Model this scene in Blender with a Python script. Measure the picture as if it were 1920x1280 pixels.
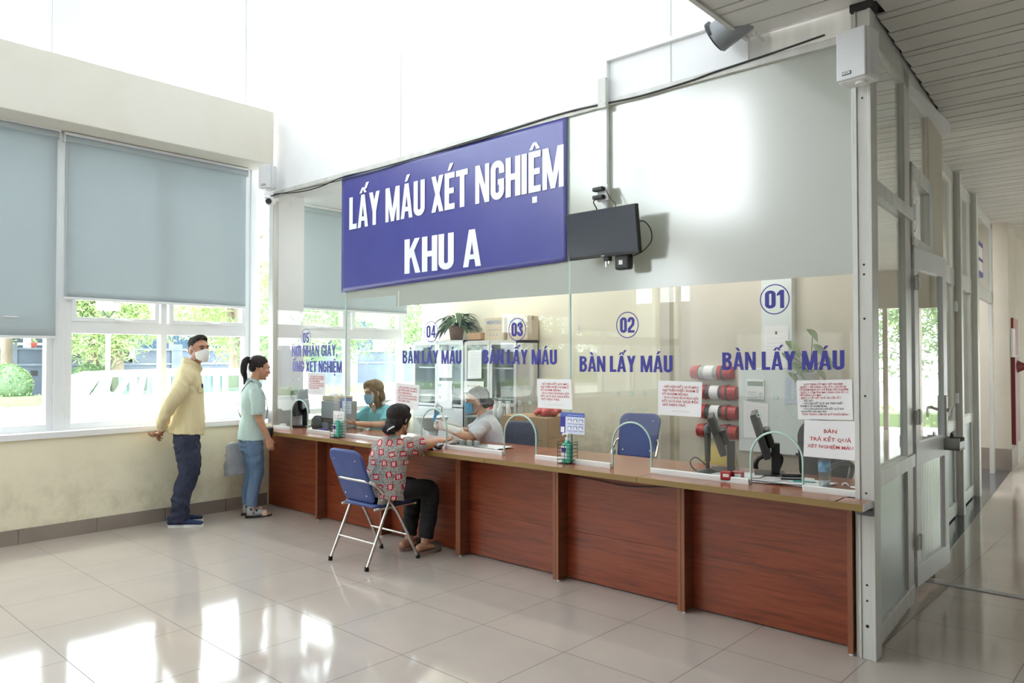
import bpy, bmesh, math, random
from mathutils import Vector, Matrix, Euler, noise
PI = math.pi
SC = bpy.context.scene
COL = SC.collection
for o in list(bpy.data.objects):
    bpy.data.objects.remove(o)
# ------------------------------------------------------------------ camera
CAM = Vector((5.921, -2.442, 1.55)); YAW = 0.7297; PITCH = 0.0211; FPX = 1406.1
cd = bpy.data.cameras.new('camera'); cam = bpy.data.objects.new('camera', cd); COL.objects.link(cam)
cd.sensor_width = 36; cd.lens = FPX * 36 / 1920; cd.clip_end = 300; cd.clip_start = 0.05
cam.location = CAM; cam.rotation_euler = (PI / 2 + PITCH, 0, YAW)
SC.camera = cam
# ------------------------------------------------------------------ world, sun, exposure
w = bpy.data.worlds.new('sky'); SC.world = w; w.use_nodes = True
bg = w.node_tree.nodes['Background']
bg.inputs[0].default_value = (0.90, 0.95, 1.0, 1); bg.inputs[1].default_value = 8.0
sun = bpy.data.lights.new('sun', 'SUN'); sun.energy = 12.0; sun.angle = math.radians(4); sun.color = (1, .96, .9)
so = bpy.data.objects.new('sun', sun); COL.objects.link(so); so.rotation_euler = Vector((-.03, .05, -1)).to_track_quat('-Z', 'Y').to_euler()
SC.view_settings.view_transform = 'Standard'; SC.view_settings.look = 'None'
SC.view_settings.gamma = 1; SC.view_settings.use_curve_mapping = False
SC.view_settings.exposure = 0.1
SC.cycles.max_bounces = 10; SC.cycles.diffuse_bounces = 5; SC.cycles.glossy_bounces = 4
SC.cycles.transparent_max_bounces = 16; SC.cycles.transmission_bounces = 6
SC.cycles.use_denoising = True; SC.cycles.sample_clamp_indirect = 8
SC.cycles.caustics_reflective = False; SC.cycles.caustics_refractive = False
def portal(loc, rot, sx, sy):
    l = bpy.data.lights.new('window_portal', 'AREA'); l.shape = 'RECTANGLE'; l.size = sx; l.size_y = sy
    l.cycles.is_portal = True
    o = bpy.data.objects.new('window_portal', l); COL.objects.link(o); o.location = loc; o.rotation_euler = rot
portal((-1.6, -1.9, 5.7), (0, -PI / 2, 0), 3.2, 12)
portal((-1.6, -1.9, 2.1), (0, -PI / 2, 0), 2.5, 12)
portal((1.4, -8.1, 1.8), (PI / 2, 0, 0), 4, 2)
portal((6.7, 15.3, 1.3), (-PI / 2, 0, 0), 2.4, 2.4)
# ------------------------------------------------------------------ geometry helpers
Fv = Vector((-math.sin(YAW) * math.cos(PITCH), math.cos(YAW) * math.cos(PITCH), math.sin(PITCH)))
Rv = Vector((math.cos(YAW), math.sin(YAW), 0)); Uv = Rv.cross(Fv)
def at(u, v, ax, c):
    """point of the photo pixel (u, v) on the world plane ax = c"""
    d = Fv + Rv * ((u - 960) / FPX) - Uv * ((v - 640) / FPX)
    k = 'xyz'.index(ax); return CAM + d * ((c - CAM[k]) / d[k])
class MB:
    def __init__(s): s.v = []; s.f = []; s.mi = []; s.sm = []
    def add(s, vs, fs, mi=0, M=None, smooth=False):
        b = len(s.v)
        s.v += [tuple(M @ Vector(p)) if M else tuple(p) for p in vs]
        for f in fs: s.f.append([b + i for i in f]); s.mi.append(mi); s.sm.append(smooth)
        return s
    def box(s, a, b, bev=0, mi=0, M=None):
        a, b = [min(p, q) for p, q in zip(a, b)], [max(p, q) for p, q in zip(a, b)]
        if bev <= 0 or min(q - p for p, q in zip(a, b)) < 2.2 * bev:
            vs = [(x, y, z) for x in (a[0], b[0]) for y in (a[1], b[1]) for z in (a[2], b[2])]
            return s.add(vs, [(0, 1, 3, 2), (4, 6, 7, 5), (0, 4, 5, 1), (2, 3, 7, 6), (0, 2, 6, 4), (1, 5, 7, 3)], mi, M)
        bm = bmesh.new(); bmesh.ops.create_cube(bm, size=1)
        for v in bm.verts: v.co = Vector([(a[i] + b[i]) / 2 + v.co[i] * (b[i] - a[i]) for i in range(3)])
        bmesh.ops.bevel(bm, geom=list(bm.edges), offset=bev, segments=2, profile=.5, affect='EDGES')
        return s.bm(bm, mi, M)
    def bm(s, bm, mi=0, M=None, smooth=False):
        bm.verts.index_update()
        s.add([v.co[:] for v in bm.verts], [[v.index for v in f.verts] for f in bm.faces], mi, M, smooth); bm.free(); return s
    def cyl(s, p, q, r, r2=None, n=16, mi=0, cap=True, smooth=True):
        p, q = Vector(p), Vector(q); r2 = r if r2 is None else r2; d = (q - p).normalized()
        x = d.orthogonal().normalized(); y = d.cross(x)
        vs = [p + (x * math.cos(t) + y * math.sin(t)) * r for t in [2 * PI * i / n for i in range(n)]] + \
             [q + (x * math.cos(t) + y * math.sin(t)) * r2 for t in [2 * PI * i / n for i in range(n)]]
        s.add(vs, [(i, (i + 1) % n, n + (i + 1) % n, n + i) for i in range(n)], mi, None, smooth)
        if cap:
            s.add(vs[:n], [list(range(n))[::-1]], mi); s.add(vs[n:], [list(range(n))], mi)
        return s
    def lathe(s, prof, c=(0, 0, 0), n=24, mi=0, M=None, smooth=True):
        vs = []; k = len(prof)
        for i in range(n):
            t = 2 * PI * i / n
            vs += [(c[0] + r * math.cos(t), c[1] + r * math.sin(t), c[2] + z) for r, z in prof]
        fs = [(i * k + j, ((i + 1) % n) * k + j, ((i + 1) % n) * k + j + 1, i * k + j + 1) for i in range(n) for j in range(k - 1)]
        return s.add(vs, fs, mi, M, smooth)
    def tube(s, pts, r, n=10, mi=0, sub=6, side=None, round_ends=True, smooth=True):
        """swept tube through pts (Catmull-Rom); r: float, list of floats or list of (a, b) with a along side"""
        P = [Vector(p) for p in pts]; m = len(P)
        rr = [r] * m if isinstance(r, (int, float)) else list(r)
        rr = [(q, q) if isinstance(q, (int, float)) else q for q in rr]
        Q, RR = [], []
        for i in range(m - 1):
            p0, p1, p2, p3 = P[max(i - 1, 0)], P[i], P[i + 1], P[min(i + 2, m - 1)]
            g0, g1, g2, g3 = rr[max(i - 1, 0)], rr[i], rr[i + 1], rr[min(i + 2, m - 1)]
            for k in range(sub):
                t = k / sub
                cr = lambda a, b, c, d: .5 * ((2 * b) + (c - a) * t + (2 * a - 5 * b + 4 * c - d) * t * t + (3 * b - a - 3 * c + d) * t ** 3)
                Q.append(Vector([cr(p0[j], p1[j], p2[j], p3[j]) for j in range(3)]))
                RR.append(tuple(cr(g0[j], g1[j], g2[j], g3[j]) for j in (0, 1)))
        Q.append(P[-1]); RR.append(rr[-1])
        T = [(Q[min(i + 1, len(Q) - 1)] - Q[max(i - 1, 0)]).normalized() for i in range(len(Q))]
        if round_ends:
            h = 4
            def cap(q, t, r0):
                o = []
                for k in range(1, h + 1):
                    a = PI / 2 * k / h
                    o.append((q + t * (min(r0) * math.sin(a)), (max(r0[0] * math.cos(a), 1e-4), max(r0[1] * math.cos(a), 1e-4)), t))
                return o
            c0 = cap(Q[0], -T[0], RR[0])[::-1]; c1 = cap(Q[-1], T[-1], RR[-1])
            Q = [c[0] for c in c0] + Q + [c[0] for c in c1]; RR = [c[1] for c in c0] + RR + [c[1] for c in c1]
            T = [-c[2] for c in c0] + T + [c[2] for c in c1]
        X = None; vs = []
        for i, q in enumerate(Q):
            t = T[i]
            if side is not None: ref = Vector(side)
            else: ref = X if X is not None else t.orthogonal()
            x = ref - t * ref.dot(t)
            x = x.normalized() if x.length > 1e-6 else t.orthogonal().normalized()
            X = x; y = t.cross(x)
            for k in range(n):
                a = 2 * PI * k / n
                vs.append(q + x * (RR[i][0] * math.cos(a)) + y * (RR[i][1] * math.sin(a)))
        L = len(Q)
        fs = [(i * n + k, i * n + (k + 1) % n, (i + 1) * n + (k + 1) % n, (i + 1) * n + k) for i in range(L - 1) for k in range(n)]
        fs += [list(range(n))[::-1], [(L - 1) * n + k for k in range(n)]]
        return s.add(vs, fs, mi, None, smooth)
    def ell(s, c, r, M=None, nu=16, nv=10, mi=0):
        vs = []; fs = []
        for j in range(nv + 1):
            b = -PI / 2 + PI * j / nv
            for i in range(nu):
                a = 2 * PI * i / nu
                p = Vector((r[0] * math.cos(b) * math.cos(a), r[1] * math.cos(b) * math.sin(a), r[2] * math.sin(b)))
                if j in (0, nv): p += Vector((1e-5 * math.cos(a), 1e-5 * math.sin(a), 0))
                vs.append(Vector(c) + (M @ p if M else p))
        for j in range(nv):
            for i in range(nu): fs.append((j * nu + i, j * nu + (i + 1) % nu, (j + 1) * nu + (i + 1) % nu, (j + 1) * nu + i))
        fs += [list(range(nu))[::-1], [nv * nu + i for i in range(nu)]]
        return s.add(vs, fs, mi, None, True)
    def prism(s, poly, z0, z1, mi=0, M=None, smooth=False):
        """extrude a 2-D polygon (x, y) from z0 to z1"""
        n = len(poly)
        a = sum(poly[i][0] * poly[(i + 1) % n][1] - poly[(i + 1) % n][0] * poly[i][1] for i in range(n))
        if a < 0: poly = poly[::-1]
        vs = [(x, y, z0) for x, y in poly] + [(x, y, z1) for x, y in poly]
        s.add(vs, [(i, (i + 1) % n, n + (i + 1) % n, n + i) for i in range(n)], mi, M, smooth)
        return s.add(vs, [list(range(n))[::-1], [n + i for i in range(n)]], mi, M)
XZ = Matrix(((1, 0, 0, 0), (0, 0, -1, 0), (0, 1, 0, 0), (0, 0, 0, 1)))      # (x, y, z) -> (x, -z, y): a prism standing in the xz plane, facing -y
def obj(name, mb, mats, parent=None, loc=None, rot=None, label=None):
    me = bpy.data.meshes.new(name); me.from_pydata(mb.v, [], mb.f)
    mats = mats if isinstance(mats, (list, tuple)) else [mats]
    for m in mats: me.materials.append(m)
    me.polygons.foreach_set('material_index', mb.mi); me.polygons.foreach_set('use_smooth', mb.sm); me.update()
    o = bpy.data.objects.new(name, me); COL.objects.link(o)
    if loc: o.location = loc
    if rot: o.rotation_euler = rot
    if parent is not None: put(o, parent)
    if label: o['label'] = label
    return o
def put(o, parent):
    """parent o (built in world coordinates) keeping it where it stands"""
    o.parent = parent
    bpy.context.view_layer.update() if False else None
    o.matrix_parent_inverse = Matrix.LocRotScale(parent.location, parent.rotation_euler, parent.scale).inverted()
def tag(o, label, cat, group=None, kind=None):
    o['label'] = label; o['category'] = cat
    if group: o['group'] = group
    if kind: o['kind'] = kind
    return o
def thing(name, label, cat, loc=(0, 0, 0), rz=0, group=None):
    o = bpy.data.objects.new(name, None); COL.objects.link(o); o.location = loc; o.rotation_euler = (0, 0, rz)
    o.empty_display_size = .1
    return tag(o, label, cat, group)
def local(name, mb, mats, parent, label=None):
    """a part built in its thing's own coordinates"""
    o = obj(name, mb, mats, None, label=label); o.parent = parent; return o
def struct(name, mb, mats, label, cat, parent=None):
    o = obj(name, mb, mats, parent)
    if parent is None: tag(o, label, cat, None, 'structure')
    return o
def copy_tree(o, parent=None):
    c = o.copy(); COL.objects.link(c)
    if parent is not None: c.parent = parent
    for ch in list(o.children): copy_tree(ch, c)
    return c
# ------------------------------------------------------------------ materials
def mat(name, col, rough=.5, metal=0, spec=.5, **kw):
    m = bpy.data.materials.new(name); m.use_nodes = True
    b = m.node_tree.nodes['Principled BSDF']
    b.inputs['Base Color'].default_value = (*col, 1); b.inputs['Roughness'].default_value = rough
    b.inputs['Metallic'].default_value = metal; b.inputs['Specular IOR Level'].default_value = spec
    for k, v in kw.items(): b.inputs[k.replace('_', ' ')].default_value = v
    return m
def srgb(r, g, b):
    f = lambda c: (c / 255) / 12.92 if c <= 10 else ((c / 255 + .055) / 1.055) ** 2.4
    return (f(r), f(g), f(b))
class NT:
    """small helper to write node trees"""
    def __init__(s, m): s.m = m; s.t = m.node_tree; s.b = s.t.nodes.get('Principled BSDF')
    def n(s, typ, **kw):
        nd = s.t.nodes.new(typ)
        for k, v in kw.items(): setattr(nd, k, v)
        return nd
    def link(s, a, b): s.t.links.new(a, b)
    def val(s, sock, x):
        if hasattr(x, 'is_linked') or isinstance(x, bpy.types.NodeSocket): s.link(x, sock)
        else: sock.default_value = x
    def math(s, op, a, b=0.0, c=None):
        nd = s.n('ShaderNodeMath', operation=op); s.val(nd.inputs[0], a); s.val(nd.inputs[1], b)
        if c is not None: s.val(nd.inputs[2], c)
        return nd.outputs[0]
    def mix(s, f, a, b):
        nd = s.n('ShaderNodeMix', data_type='RGBA'); s.val(nd.inputs[0], f)
        for i, x in ((6, a), (7, b)):
            if isinstance(x, tuple): nd.inputs[i].default_value = (*x, 1)
            else: s.link(x, nd.inputs[i])
        return nd.outputs[2]
    def noise(s, scale, detail=3, coord='Object', vec=None, rough=.5, stretch=None):
        nd = s.n('ShaderNodeTexNoise'); nd.inputs['Scale'].default_value = scale; nd.inputs['Detail'].default_value = detail
        nd.inputs['Roughness'].default_value = rough
        if vec is None: vec = s.n('ShaderNodeTexCoord').outputs[coord]
        if stretch:
            mp = s.n('ShaderNodeMapping'); mp.inputs['Scale'].default_value = stretch; s.link(vec, mp.inputs[0]); vec = mp.outputs[0]
        s.link(vec, nd.inputs['Vector']); return nd.outputs[0]
    def ramp(s, f, stops):
        nd = s.n('ShaderNodeValToRGB'); s.link(f, nd.inputs[0]); e = nd.color_ramp.elements
        while len(e) < len(stops): e.new(.5)
        for k, (p, c) in enumerate(stops): e[k].position = p; e[k].color = (*c, 1)
        return nd.outputs[0]
    def bump(s, h, strength=.2, dist=.01):
        nd = s.n('ShaderNodeBump'); nd.inputs['Strength'].default_value = strength; nd.inputs['Distance'].default_value = dist
        s.link(h, nd.inputs['Height']); s.link(nd.outputs[0], s.b.inputs['Normal'])
    def color(s, c): s.link(c, s.b.inputs['Base Color'])
def noisy(name, c1, c2, scale, rough=.6, stretch=None, bump=0, spec=.5, metal=0, lo=.35, hi=.65, detail=3):
    m = mat(name, c1, rough, metal, spec); t = NT(m)
    f = t.noise(scale, detail, stretch=stretch); t.color(t.ramp(f, [(lo, c1), (hi, c2)]))
    if bump: t.bump(f, bump)
    return m
def thin_glass(name, tint=(.96, .985, .975), k=1.0, rough=0.0):
    m = bpy.data.materials.new(name); m.use_nodes = True; t = NT(m); m.node_tree.nodes.remove(t.b)
    out = m.node_tree.nodes['Material Output']
    lw = t.n('ShaderNodeLayerWeight'); lw.inputs[0].default_value = .5       # Schlick reflectance, the same from both faces
    f = t.math('ADD', .04 * k, t.math('MULTIPLY', t.math('POWER', lw.outputs['Facing'], 5.0), 1 - .04 * k))
    tr = t.n('ShaderNodeBsdfTransparent'); tr.inputs[0].default_value = (*tint, 1)
    gl = t.n('ShaderNodeBsdfGlossy'); gl.inputs['Roughness'].default_value = rough
    mx = t.n('ShaderNodeMixShader'); t.link(f, mx.inputs[0]); t.link(tr.outputs[0], mx.inputs[1]); t.link(gl.outputs[0], mx.inputs[2])
    t.link(mx.outputs[0], out.inputs[0]); return m

M_cream = noisy('cream_paint', srgb(236, 230, 204), srgb(226, 218, 190), 1.6, .75, lo=.4, hi=.75)
def dirty(name, base, dirt, z0, z1):
    m = mat(name, base, .75); t = NT(m)
    g = t.n('ShaderNodeNewGeometry'); sx = t.n('ShaderNodeSeparateXYZ'); t.link(g.outputs['Position'], sx.inputs[0])
    mr = t.n('ShaderNodeMapRange'); t.link(sx.outputs[2], mr.inputs[0]); mr.inputs[1].default_value = z0; mr.inputs[2].default_value = z1
    mr.inputs[3].default_value = 1; mr.inputs[4].default_value = 0
    n = t.noise(4.5, 6, rough=.7); r = t.ramp(n, [(.45, (0, 0, 0)), (.72, (1, 1, 1))])
    f = t.math('MULTIPLY', t.math('MULTIPLY', mr.outputs[0], r), .5)
    t.color(t.mix(f, base, dirt)); return m
M_creamlow = dirty('cream_paint_scuffed', srgb(248, 241, 214), srgb(176, 164, 132), .15, .8)
M_creamback = dirty('cream_paint_mildewed', srgb(242, 236, 216), srgb(126, 118, 98), .72, 1.15)
M_white = noisy('white_paint', srgb(244, 244, 246), srgb(238, 238, 240), 2, .7)
M_frame = mat('white_powder_coated_metal', srgb(240, 242, 243), .35)
M_alu = noisy('pale_aluminium', srgb(216, 215, 210), srgb(200, 199, 194), 9, .38, stretch=(1, 1, .1))
M_glass = thin_glass('window_glass')
M_screen = thin_glass('screen_glass', (.965, .985, .978), 1.15)
M_edge = mat('green_glass_edge', srgb(190, 220, 212), .2)
M_black = mat('black_plastic', (.012, .012, .013), .42)
M_dark = mat('dark_grey_plastic', (.03, .03, .033), .5)
M_rubber = mat('black_rubber', (.01, .01, .01), .8)
M_plastic = mat('white_plastic', srgb(235, 235, 236), .4)
M_chrome = mat('chrome', (.75, .74, .72), .18, 1.0)
M_paper = mat('paper', srgb(244, 242, 244), .8)
M_navy = mat('navy_vinyl', srgb(52, 50, 150), .45)
M_red = mat('red_ink', srgb(196, 60, 66), .7)
M_ink = mat('dark_ink', srgb(70, 68, 72), .7)
# ------------------------------------------------------------------ lettering: condensed bold capitals drawn as shapes
def _rect(x0, y0, x1, y1): return [(x0, y0), (x1, y0), (x1, y1), (x0, y1)]
def _stroke(path, wd, closed=False):
    out = []; n = len(path); h = wd / 2; L = []; Rr = []
    for i in range(n):
        a = Vector(path[i - 1] if (i > 0 or closed) else path[0]); b = Vector(path[i]); c = Vector(path[(i + 1) % n] if (i < n - 1 or closed) else path[-1])
        d1 = (b - a); d2 = (c - b); d1 = d1.normalized() if d1.length > 1e-9 else d2.normalized(); d2 = d2.normalized() if d2.length > 1e-9 else d1
        nn = Vector((-(d1.y + d2.y), d1.x + d2.x)).normalized(); k = h / max(.35, nn.dot(Vector((-d1.y, d1.x))))
        L.append(tuple(b + nn * k)); Rr.append(tuple(b - nn * k))
    for i in range(n if closed else n - 1): j = (i + 1) % n; out.append([Rr[i], Rr[j], L[j], L[i]])
    return out
def _arc(cx, cy, rx, ry, a0, a1, n=8): return [(cx + rx * math.cos(math.radians(a0 + (a1 - a0) * i / n)), cy + ry * math.sin(math.radians(a0 + (a1 - a0) * i / n))) for i in range(n + 1)]
_s = .172; _h = _s / 2
def _base(c):
    if c in 'ILTEHF':
        return {'I': ([_rect(0, 0, _s, 1)], _s), 'L': ([_rect(0, 0, _s, 1), _rect(0, 0, .37, .16)], .37),
                'T': ([_rect(.14, 0, .14 + _s, 1), _rect(0, .84, .435, 1)], .435),
                'E': ([_rect(0, 0, _s, 1), _rect(0, 0, .38, .155), _rect(0, .845, .38, 1), _rect(0, .43, .35, .58)], .38),
                'F': ([_rect(0, 0, _s, 1), _rect(0, .845, .38, 1), _rect(0, .43, .35, .58)], .38),
                'H': ([_rect(0, 0, _s, 1), _rect(.31, 0, .31 + _s, 1), _rect(0, .42, .46, .58)], .465)}[c]
    if c == 'A': return [[(0, 0), (.15, 0), (.3, 1), (.165, 1)], [(.5, 0), (.35, 0), (.2, 1), (.335, 1)], _rect(.11, .2, .39, .33)], .5
    if c == 'Y': return [[(0, 1), (.165, 1), (.325, .5), (.165, .4)], [(.49, 1), (.325, 1), (.165, .5), (.325, .4)], _rect(.165, 0, .325, .47)], .49
    if c == 'M': return [_rect(0, 0, .14, 1), _rect(.49, 0, .63, 1), [(.0, 1), (.18, 1), (.39, 0), (.25, 0)], [(.63, 1), (.45, 1), (.24, 0), (.38, 0)]], .63
    if c == 'N': return [_rect(0, 0, .145, 1), _rect(.345, 0, .49, 1), [(.0, 1), (.155, 1), (.49, 0), (.335, 0)]], .49
    if c == 'X': return [[(0, 0), (.165, 0), (.47, 1), (.305, 1)], [(.47, 0), (.305, 0), (0, 1), (.165, 1)]], .47
    if c == 'K': return [_rect(0, 0, _s, 1), [(.13, .36), (.24, .5), (.5, 1), (.335, 1), (.13, .62)][0:5], [(.2, .56), (.31, .66), (.52, 0), (.355, 0)]], .52
    if c == 'U': return _stroke([(_h, 1)] + _arc(.23, .22, .23 - _h, .22 - _h, 180, 360, 12) + [(.46 - _h, 1)], _s), .46
    if c == 'O': return _stroke(_arc(.235, .76, .235 - _h, .24 - _h, 0, 180, 12) + _arc(.235, .24, .235 - _h, .24 - _h, 180, 360, 12), _s, True), .47
    if c == '0': return _stroke(_arc(.22, .77, .22 - _h, .23 - _h, 0, 180, 12) + _arc(.22, .23, .22 - _h, .23 - _h, 180, 360, 12), _s, True), .44
    if c == 'G': return _stroke([(.46 - _h, .66), (.46 - _h, .76)] + _arc(.23, .77, .23 - _h, .23 - _h, 0, 180, 12) + _arc(.23, .23, .23 - _h, .23 - _h, 180, 360, 12) + [(.46 - _h, .5)], _s) + [_rect(.25, .38, .46, .52)], .46
    if c == 'B': return [_rect(0, 0, _s, 1)] + _stroke([(.06, 1 - _h), (.25, 1 - _h)] + _arc(.25, .76, .2 - _h, .24 - _h, 90, -90, 10) + [(.06, .52)], .15) + _stroke([(.06, .52), (.25, .52)] + _arc(.25, .295, .22 - _h, .225, 90, -90, 10)[1:] + [(.25, _h), (.06, _h)], .15), .47
    if c == '1': return [_rect(.13, 0, .29, 1), [(0, .8), (0, .68), (.2, .76), (.2, 1), (.14, 1)]], .3
    if c == '2': return _stroke([(_h, .68), (_h, .74)] + _arc(.22, .77, .22 - _h, .23 - _h, 180, -20, 12) + [(.33, .52), (.1, .24), (.09, .1)], _s) + [_rect(.01, 0, .43, .155)], .44
    if c == '3': return _stroke([(_h, .7), (_h, .76)] + _arc(.215, .77, .215 - _h, .23 - _h, 180, -90, 12) + [(.16, .53)], _s) + _stroke([(.16, .53), (.22, .53)] + _arc(.215, .28, .225 - _h, .28 - _h, 70, -180, 12) + [(_h, .34)], _s), .44
    if c == '4': return [_rect(.24, 0, .39, 1), [(0, .22), (.13, .24), (.33, 1), (.22, 1)], _rect(0, .2, .46, .35)], .46
    if c == '5': return [_rect(.02, .84, .41, 1), _rect(.02, .48, .16, 1)] + _stroke([(.05, .5)] + _arc(.215, .3, .225 - _h, .3 - _h, 120, -180, 14) + [(_h, .32)], _s), .44
    if c == ',': return [_rect(.0, 0, .15, .15), [(.06, .02), (.15, .02), (.06, -.16), (0, -.16)]], .15
    return [], .2
_DEC = {'Ấ': 'A^/', 'Á': 'A/', 'À': 'A\\', 'É': 'E/', 'Ệ': 'E^.', 'Ố': 'O^/', 'Ơ': "O'", 'Ậ': 'A^.'}
def glyph(ch):
    d = _DEC.get(ch, ch); P, wd = _base(d[0]); P = list(P); cx = wd / 2
    for m in d[1:]:
        if m == '^': P += [[(cx - .17, 1.05), (cx - .06, 1.05), (cx + .03, 1.22), (cx - .05, 1.22)], [(cx + .17, 1.05), (cx + .06, 1.05), (cx - .03, 1.22), (cx + .05, 1.22)]]
        if m == '/':
            ox, oy = (.12, .1) if '^' in d else (-.02, 0)
            P.append([(cx + ox - .06, 1.06 + oy), (cx + ox + .04, 1.06 + oy), (cx + ox + .17, 1.25 + oy), (cx + ox + .03, 1.25 + oy)])
        if m == '\\': P.append([(cx + .08, 1.06), (cx - .02, 1.06), (cx - .15, 1.25), (cx - .01, 1.25)])
        if m == '.': P.append(_rect(cx - .075, -.26, cx + .075, -.11))
        if m == "'": P.append([(wd - .06, .84), (wd - .02, .76), (wd + .1, .92), (wd + .07, 1.04), (wd - .04, 1.04), (wd - .04, .93)])
    return P, wd
def letters(mb, text, x0, x1, z0, hgt, y, dz=0.0, thick=.002, mi=0):
    """capitals fitted between x0 and x1 on the plane y (facing -y), cap height hgt, baseline from z0 to z0 + dz"""
    adv = []; t = 0
    for ch in text:
        P, wd = glyph(ch) if ch != ' ' else ([], .2)
        adv.append((P, t)); t += wd + (.05 if ch != ' ' else .02)
    t -= .05; k = (x1 - x0) / t
    nk = 0
    for P, a in adv:
        for poly in P:
            nk += 1
            q = [(x0 + (a + px) * k, z0 + dz * (a + px) / t + pz * hgt) for px, pz in poly]
            mb.prism(q, -y, -y + thick + .00004 * (nk % 41), mi, XZ)
    return mb
def sentence(mb, text, x0, x1, z0, size, y, bold=.0, mi=0, M=None):
    """small print: a text curve turned into mesh, fitted between x0 and x1 (x1 None: natural width)"""
    c = bpy.data.curves.new('print', 'FONT'); c.body = text; c.resolution_u = 1; c.offset = bold
    o = bpy.data.objects.new('print', c); COL.objects.link(o)
    dg = bpy.context.evaluated_depsgraph_get(); me = bpy.data.meshes.new_from_object(o.evaluated_get(dg))
    xs = [v.co.x for v in me.vertices] or [0, 1]; wd = max(xs) - min(xs)
    kx = size / .72 if x1 is None else (x1 - x0) / max(wd, 1e-6); kz = size / .72
    T = M or XZ
    mb.add([((v.co.x - min(xs)) * kx + x0, v.co.y * kz + z0, -y) for v in me.vertices], [list(p.vertices) for p in me.polygons], mi, T)
    bpy.data.objects.remove(o); bpy.data.curves.remove(c); bpy.data.meshes.remove(me); return mb
#SECTIONS
# ------------------------------------------------------------------ the setting
M_hall = mat('pale_grey_paint', srgb(216, 214, 212), .8); M_corr_c = noisy('greyish_cream_paint', srgb(216, 208, 194), srgb(206, 198, 184), 1.6, .75, lo=.4, hi=.75)
M_beam = noisy('off_white_paint', srgb(231, 227, 215), srgb(223, 218, 202), 1.3, .75, lo=.4, hi=.75)
G = 1.711                       # plane of the glass screen
XW = -1.45                      # plane of the window frames
def floor_mat():
    m = mat('polished_porcelain_tile', srgb(196, 184, 174), .06, 0, .5); t = NT(m)
    g = t.n('ShaderNodeNewGeometry'); mp = t.n('ShaderNodeMapping'); mp.vector_type = 'TEXTURE'
    mp.inputs['Location'].default_value = (-0.147, 0.155, 0); mp.inputs['Rotation'].default_value = (0, 0, -.014); mp.inputs['Scale'].default_value = (.602, .602, 1)
    t.link(g.outputs['Position'], mp.inputs[0]); sx = t.n('ShaderNodeSeparateXYZ'); t.link(mp.outputs[0], sx.inputs[0])
    def line(s):
        f = t.math('FRACT', t.math('ADD', s, 100.0)); d = t.math('MINIMUM', f, t.math('SUBTRACT', 1.0, f)); return t.math('LESS_THAN', d, .0035)
    L = t.math('MAXIMUM', line(sx.outputs[0]), line(sx.outputs[1]))
    n = t.noise(1.2, 4, vec=g.outputs['Position']); n2 = t.noise(260, 1, vec=g.outputs['Position'])
    base = t.ramp(n, [(.3, srgb(200, 188, 178)), (.7, srgb(188, 177, 168))])
    base = t.mix(t.math('MULTIPLY', n2, .12), base, srgb(160, 150, 142))
    t.color(t.mix(L, base, srgb(104, 96, 90)))
    t.val(t.b.inputs['Roughness'], t.math('ADD', t.math('MULTIPLY', L, .5), t.math('ADD', .05, t.math('MULTIPLY', t.noise(3, 3, vec=g.outputs['Position']), .06))))
    return m
M_floor = floor_mat()
M_granite = noisy('grey_granite', srgb(96, 96, 104), srgb(64, 64, 70), 90, .12, lo=.3, hi=.7)
M_tile = noisy('taupe_skirting_tile', srgb(158, 146, 136), srgb(148, 136, 127), 3, .25)
struct('floor', MB().box((-1.6, -8.2, -.2), (8.8, 16, 0)), M_floor, 'polished beige porcelain tile floor of the hall and corridor', 'floor')
struct('wall_left', MB().box((-1.6, -8.2, 0), (-1.3, 4.05, .86)), M_creamlow, 'scuffed cream wall below the windows', 'wall')
bb = MB(); y = -8.2
for k in range(22):
    y1 = -8.2 + .602 * (k + 1) - .14; y1 = min(y1, 1.75)
    if y1 > y: bb.box((-1.305, y + .002, 0), (-1.288, y1 - .002, .125), .002)
    y = y1
struct('baseboard_left', bb, M_tile, 'taupe tile skirting under the windows', 'baseboard')
struct('trim_1', MB().box((-1.62, -8.2, .86), (-1.272, 1.72, .912), .004), M_white, 'white window sill along the left wall', 'sill')
struct('wall_left.001', MB().box((-1.62, -8.2, 3.532), (-1.044, 1.66, 4.086), .008), M_beam, 'deep cream beam over the tall windows', 'wall')
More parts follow.
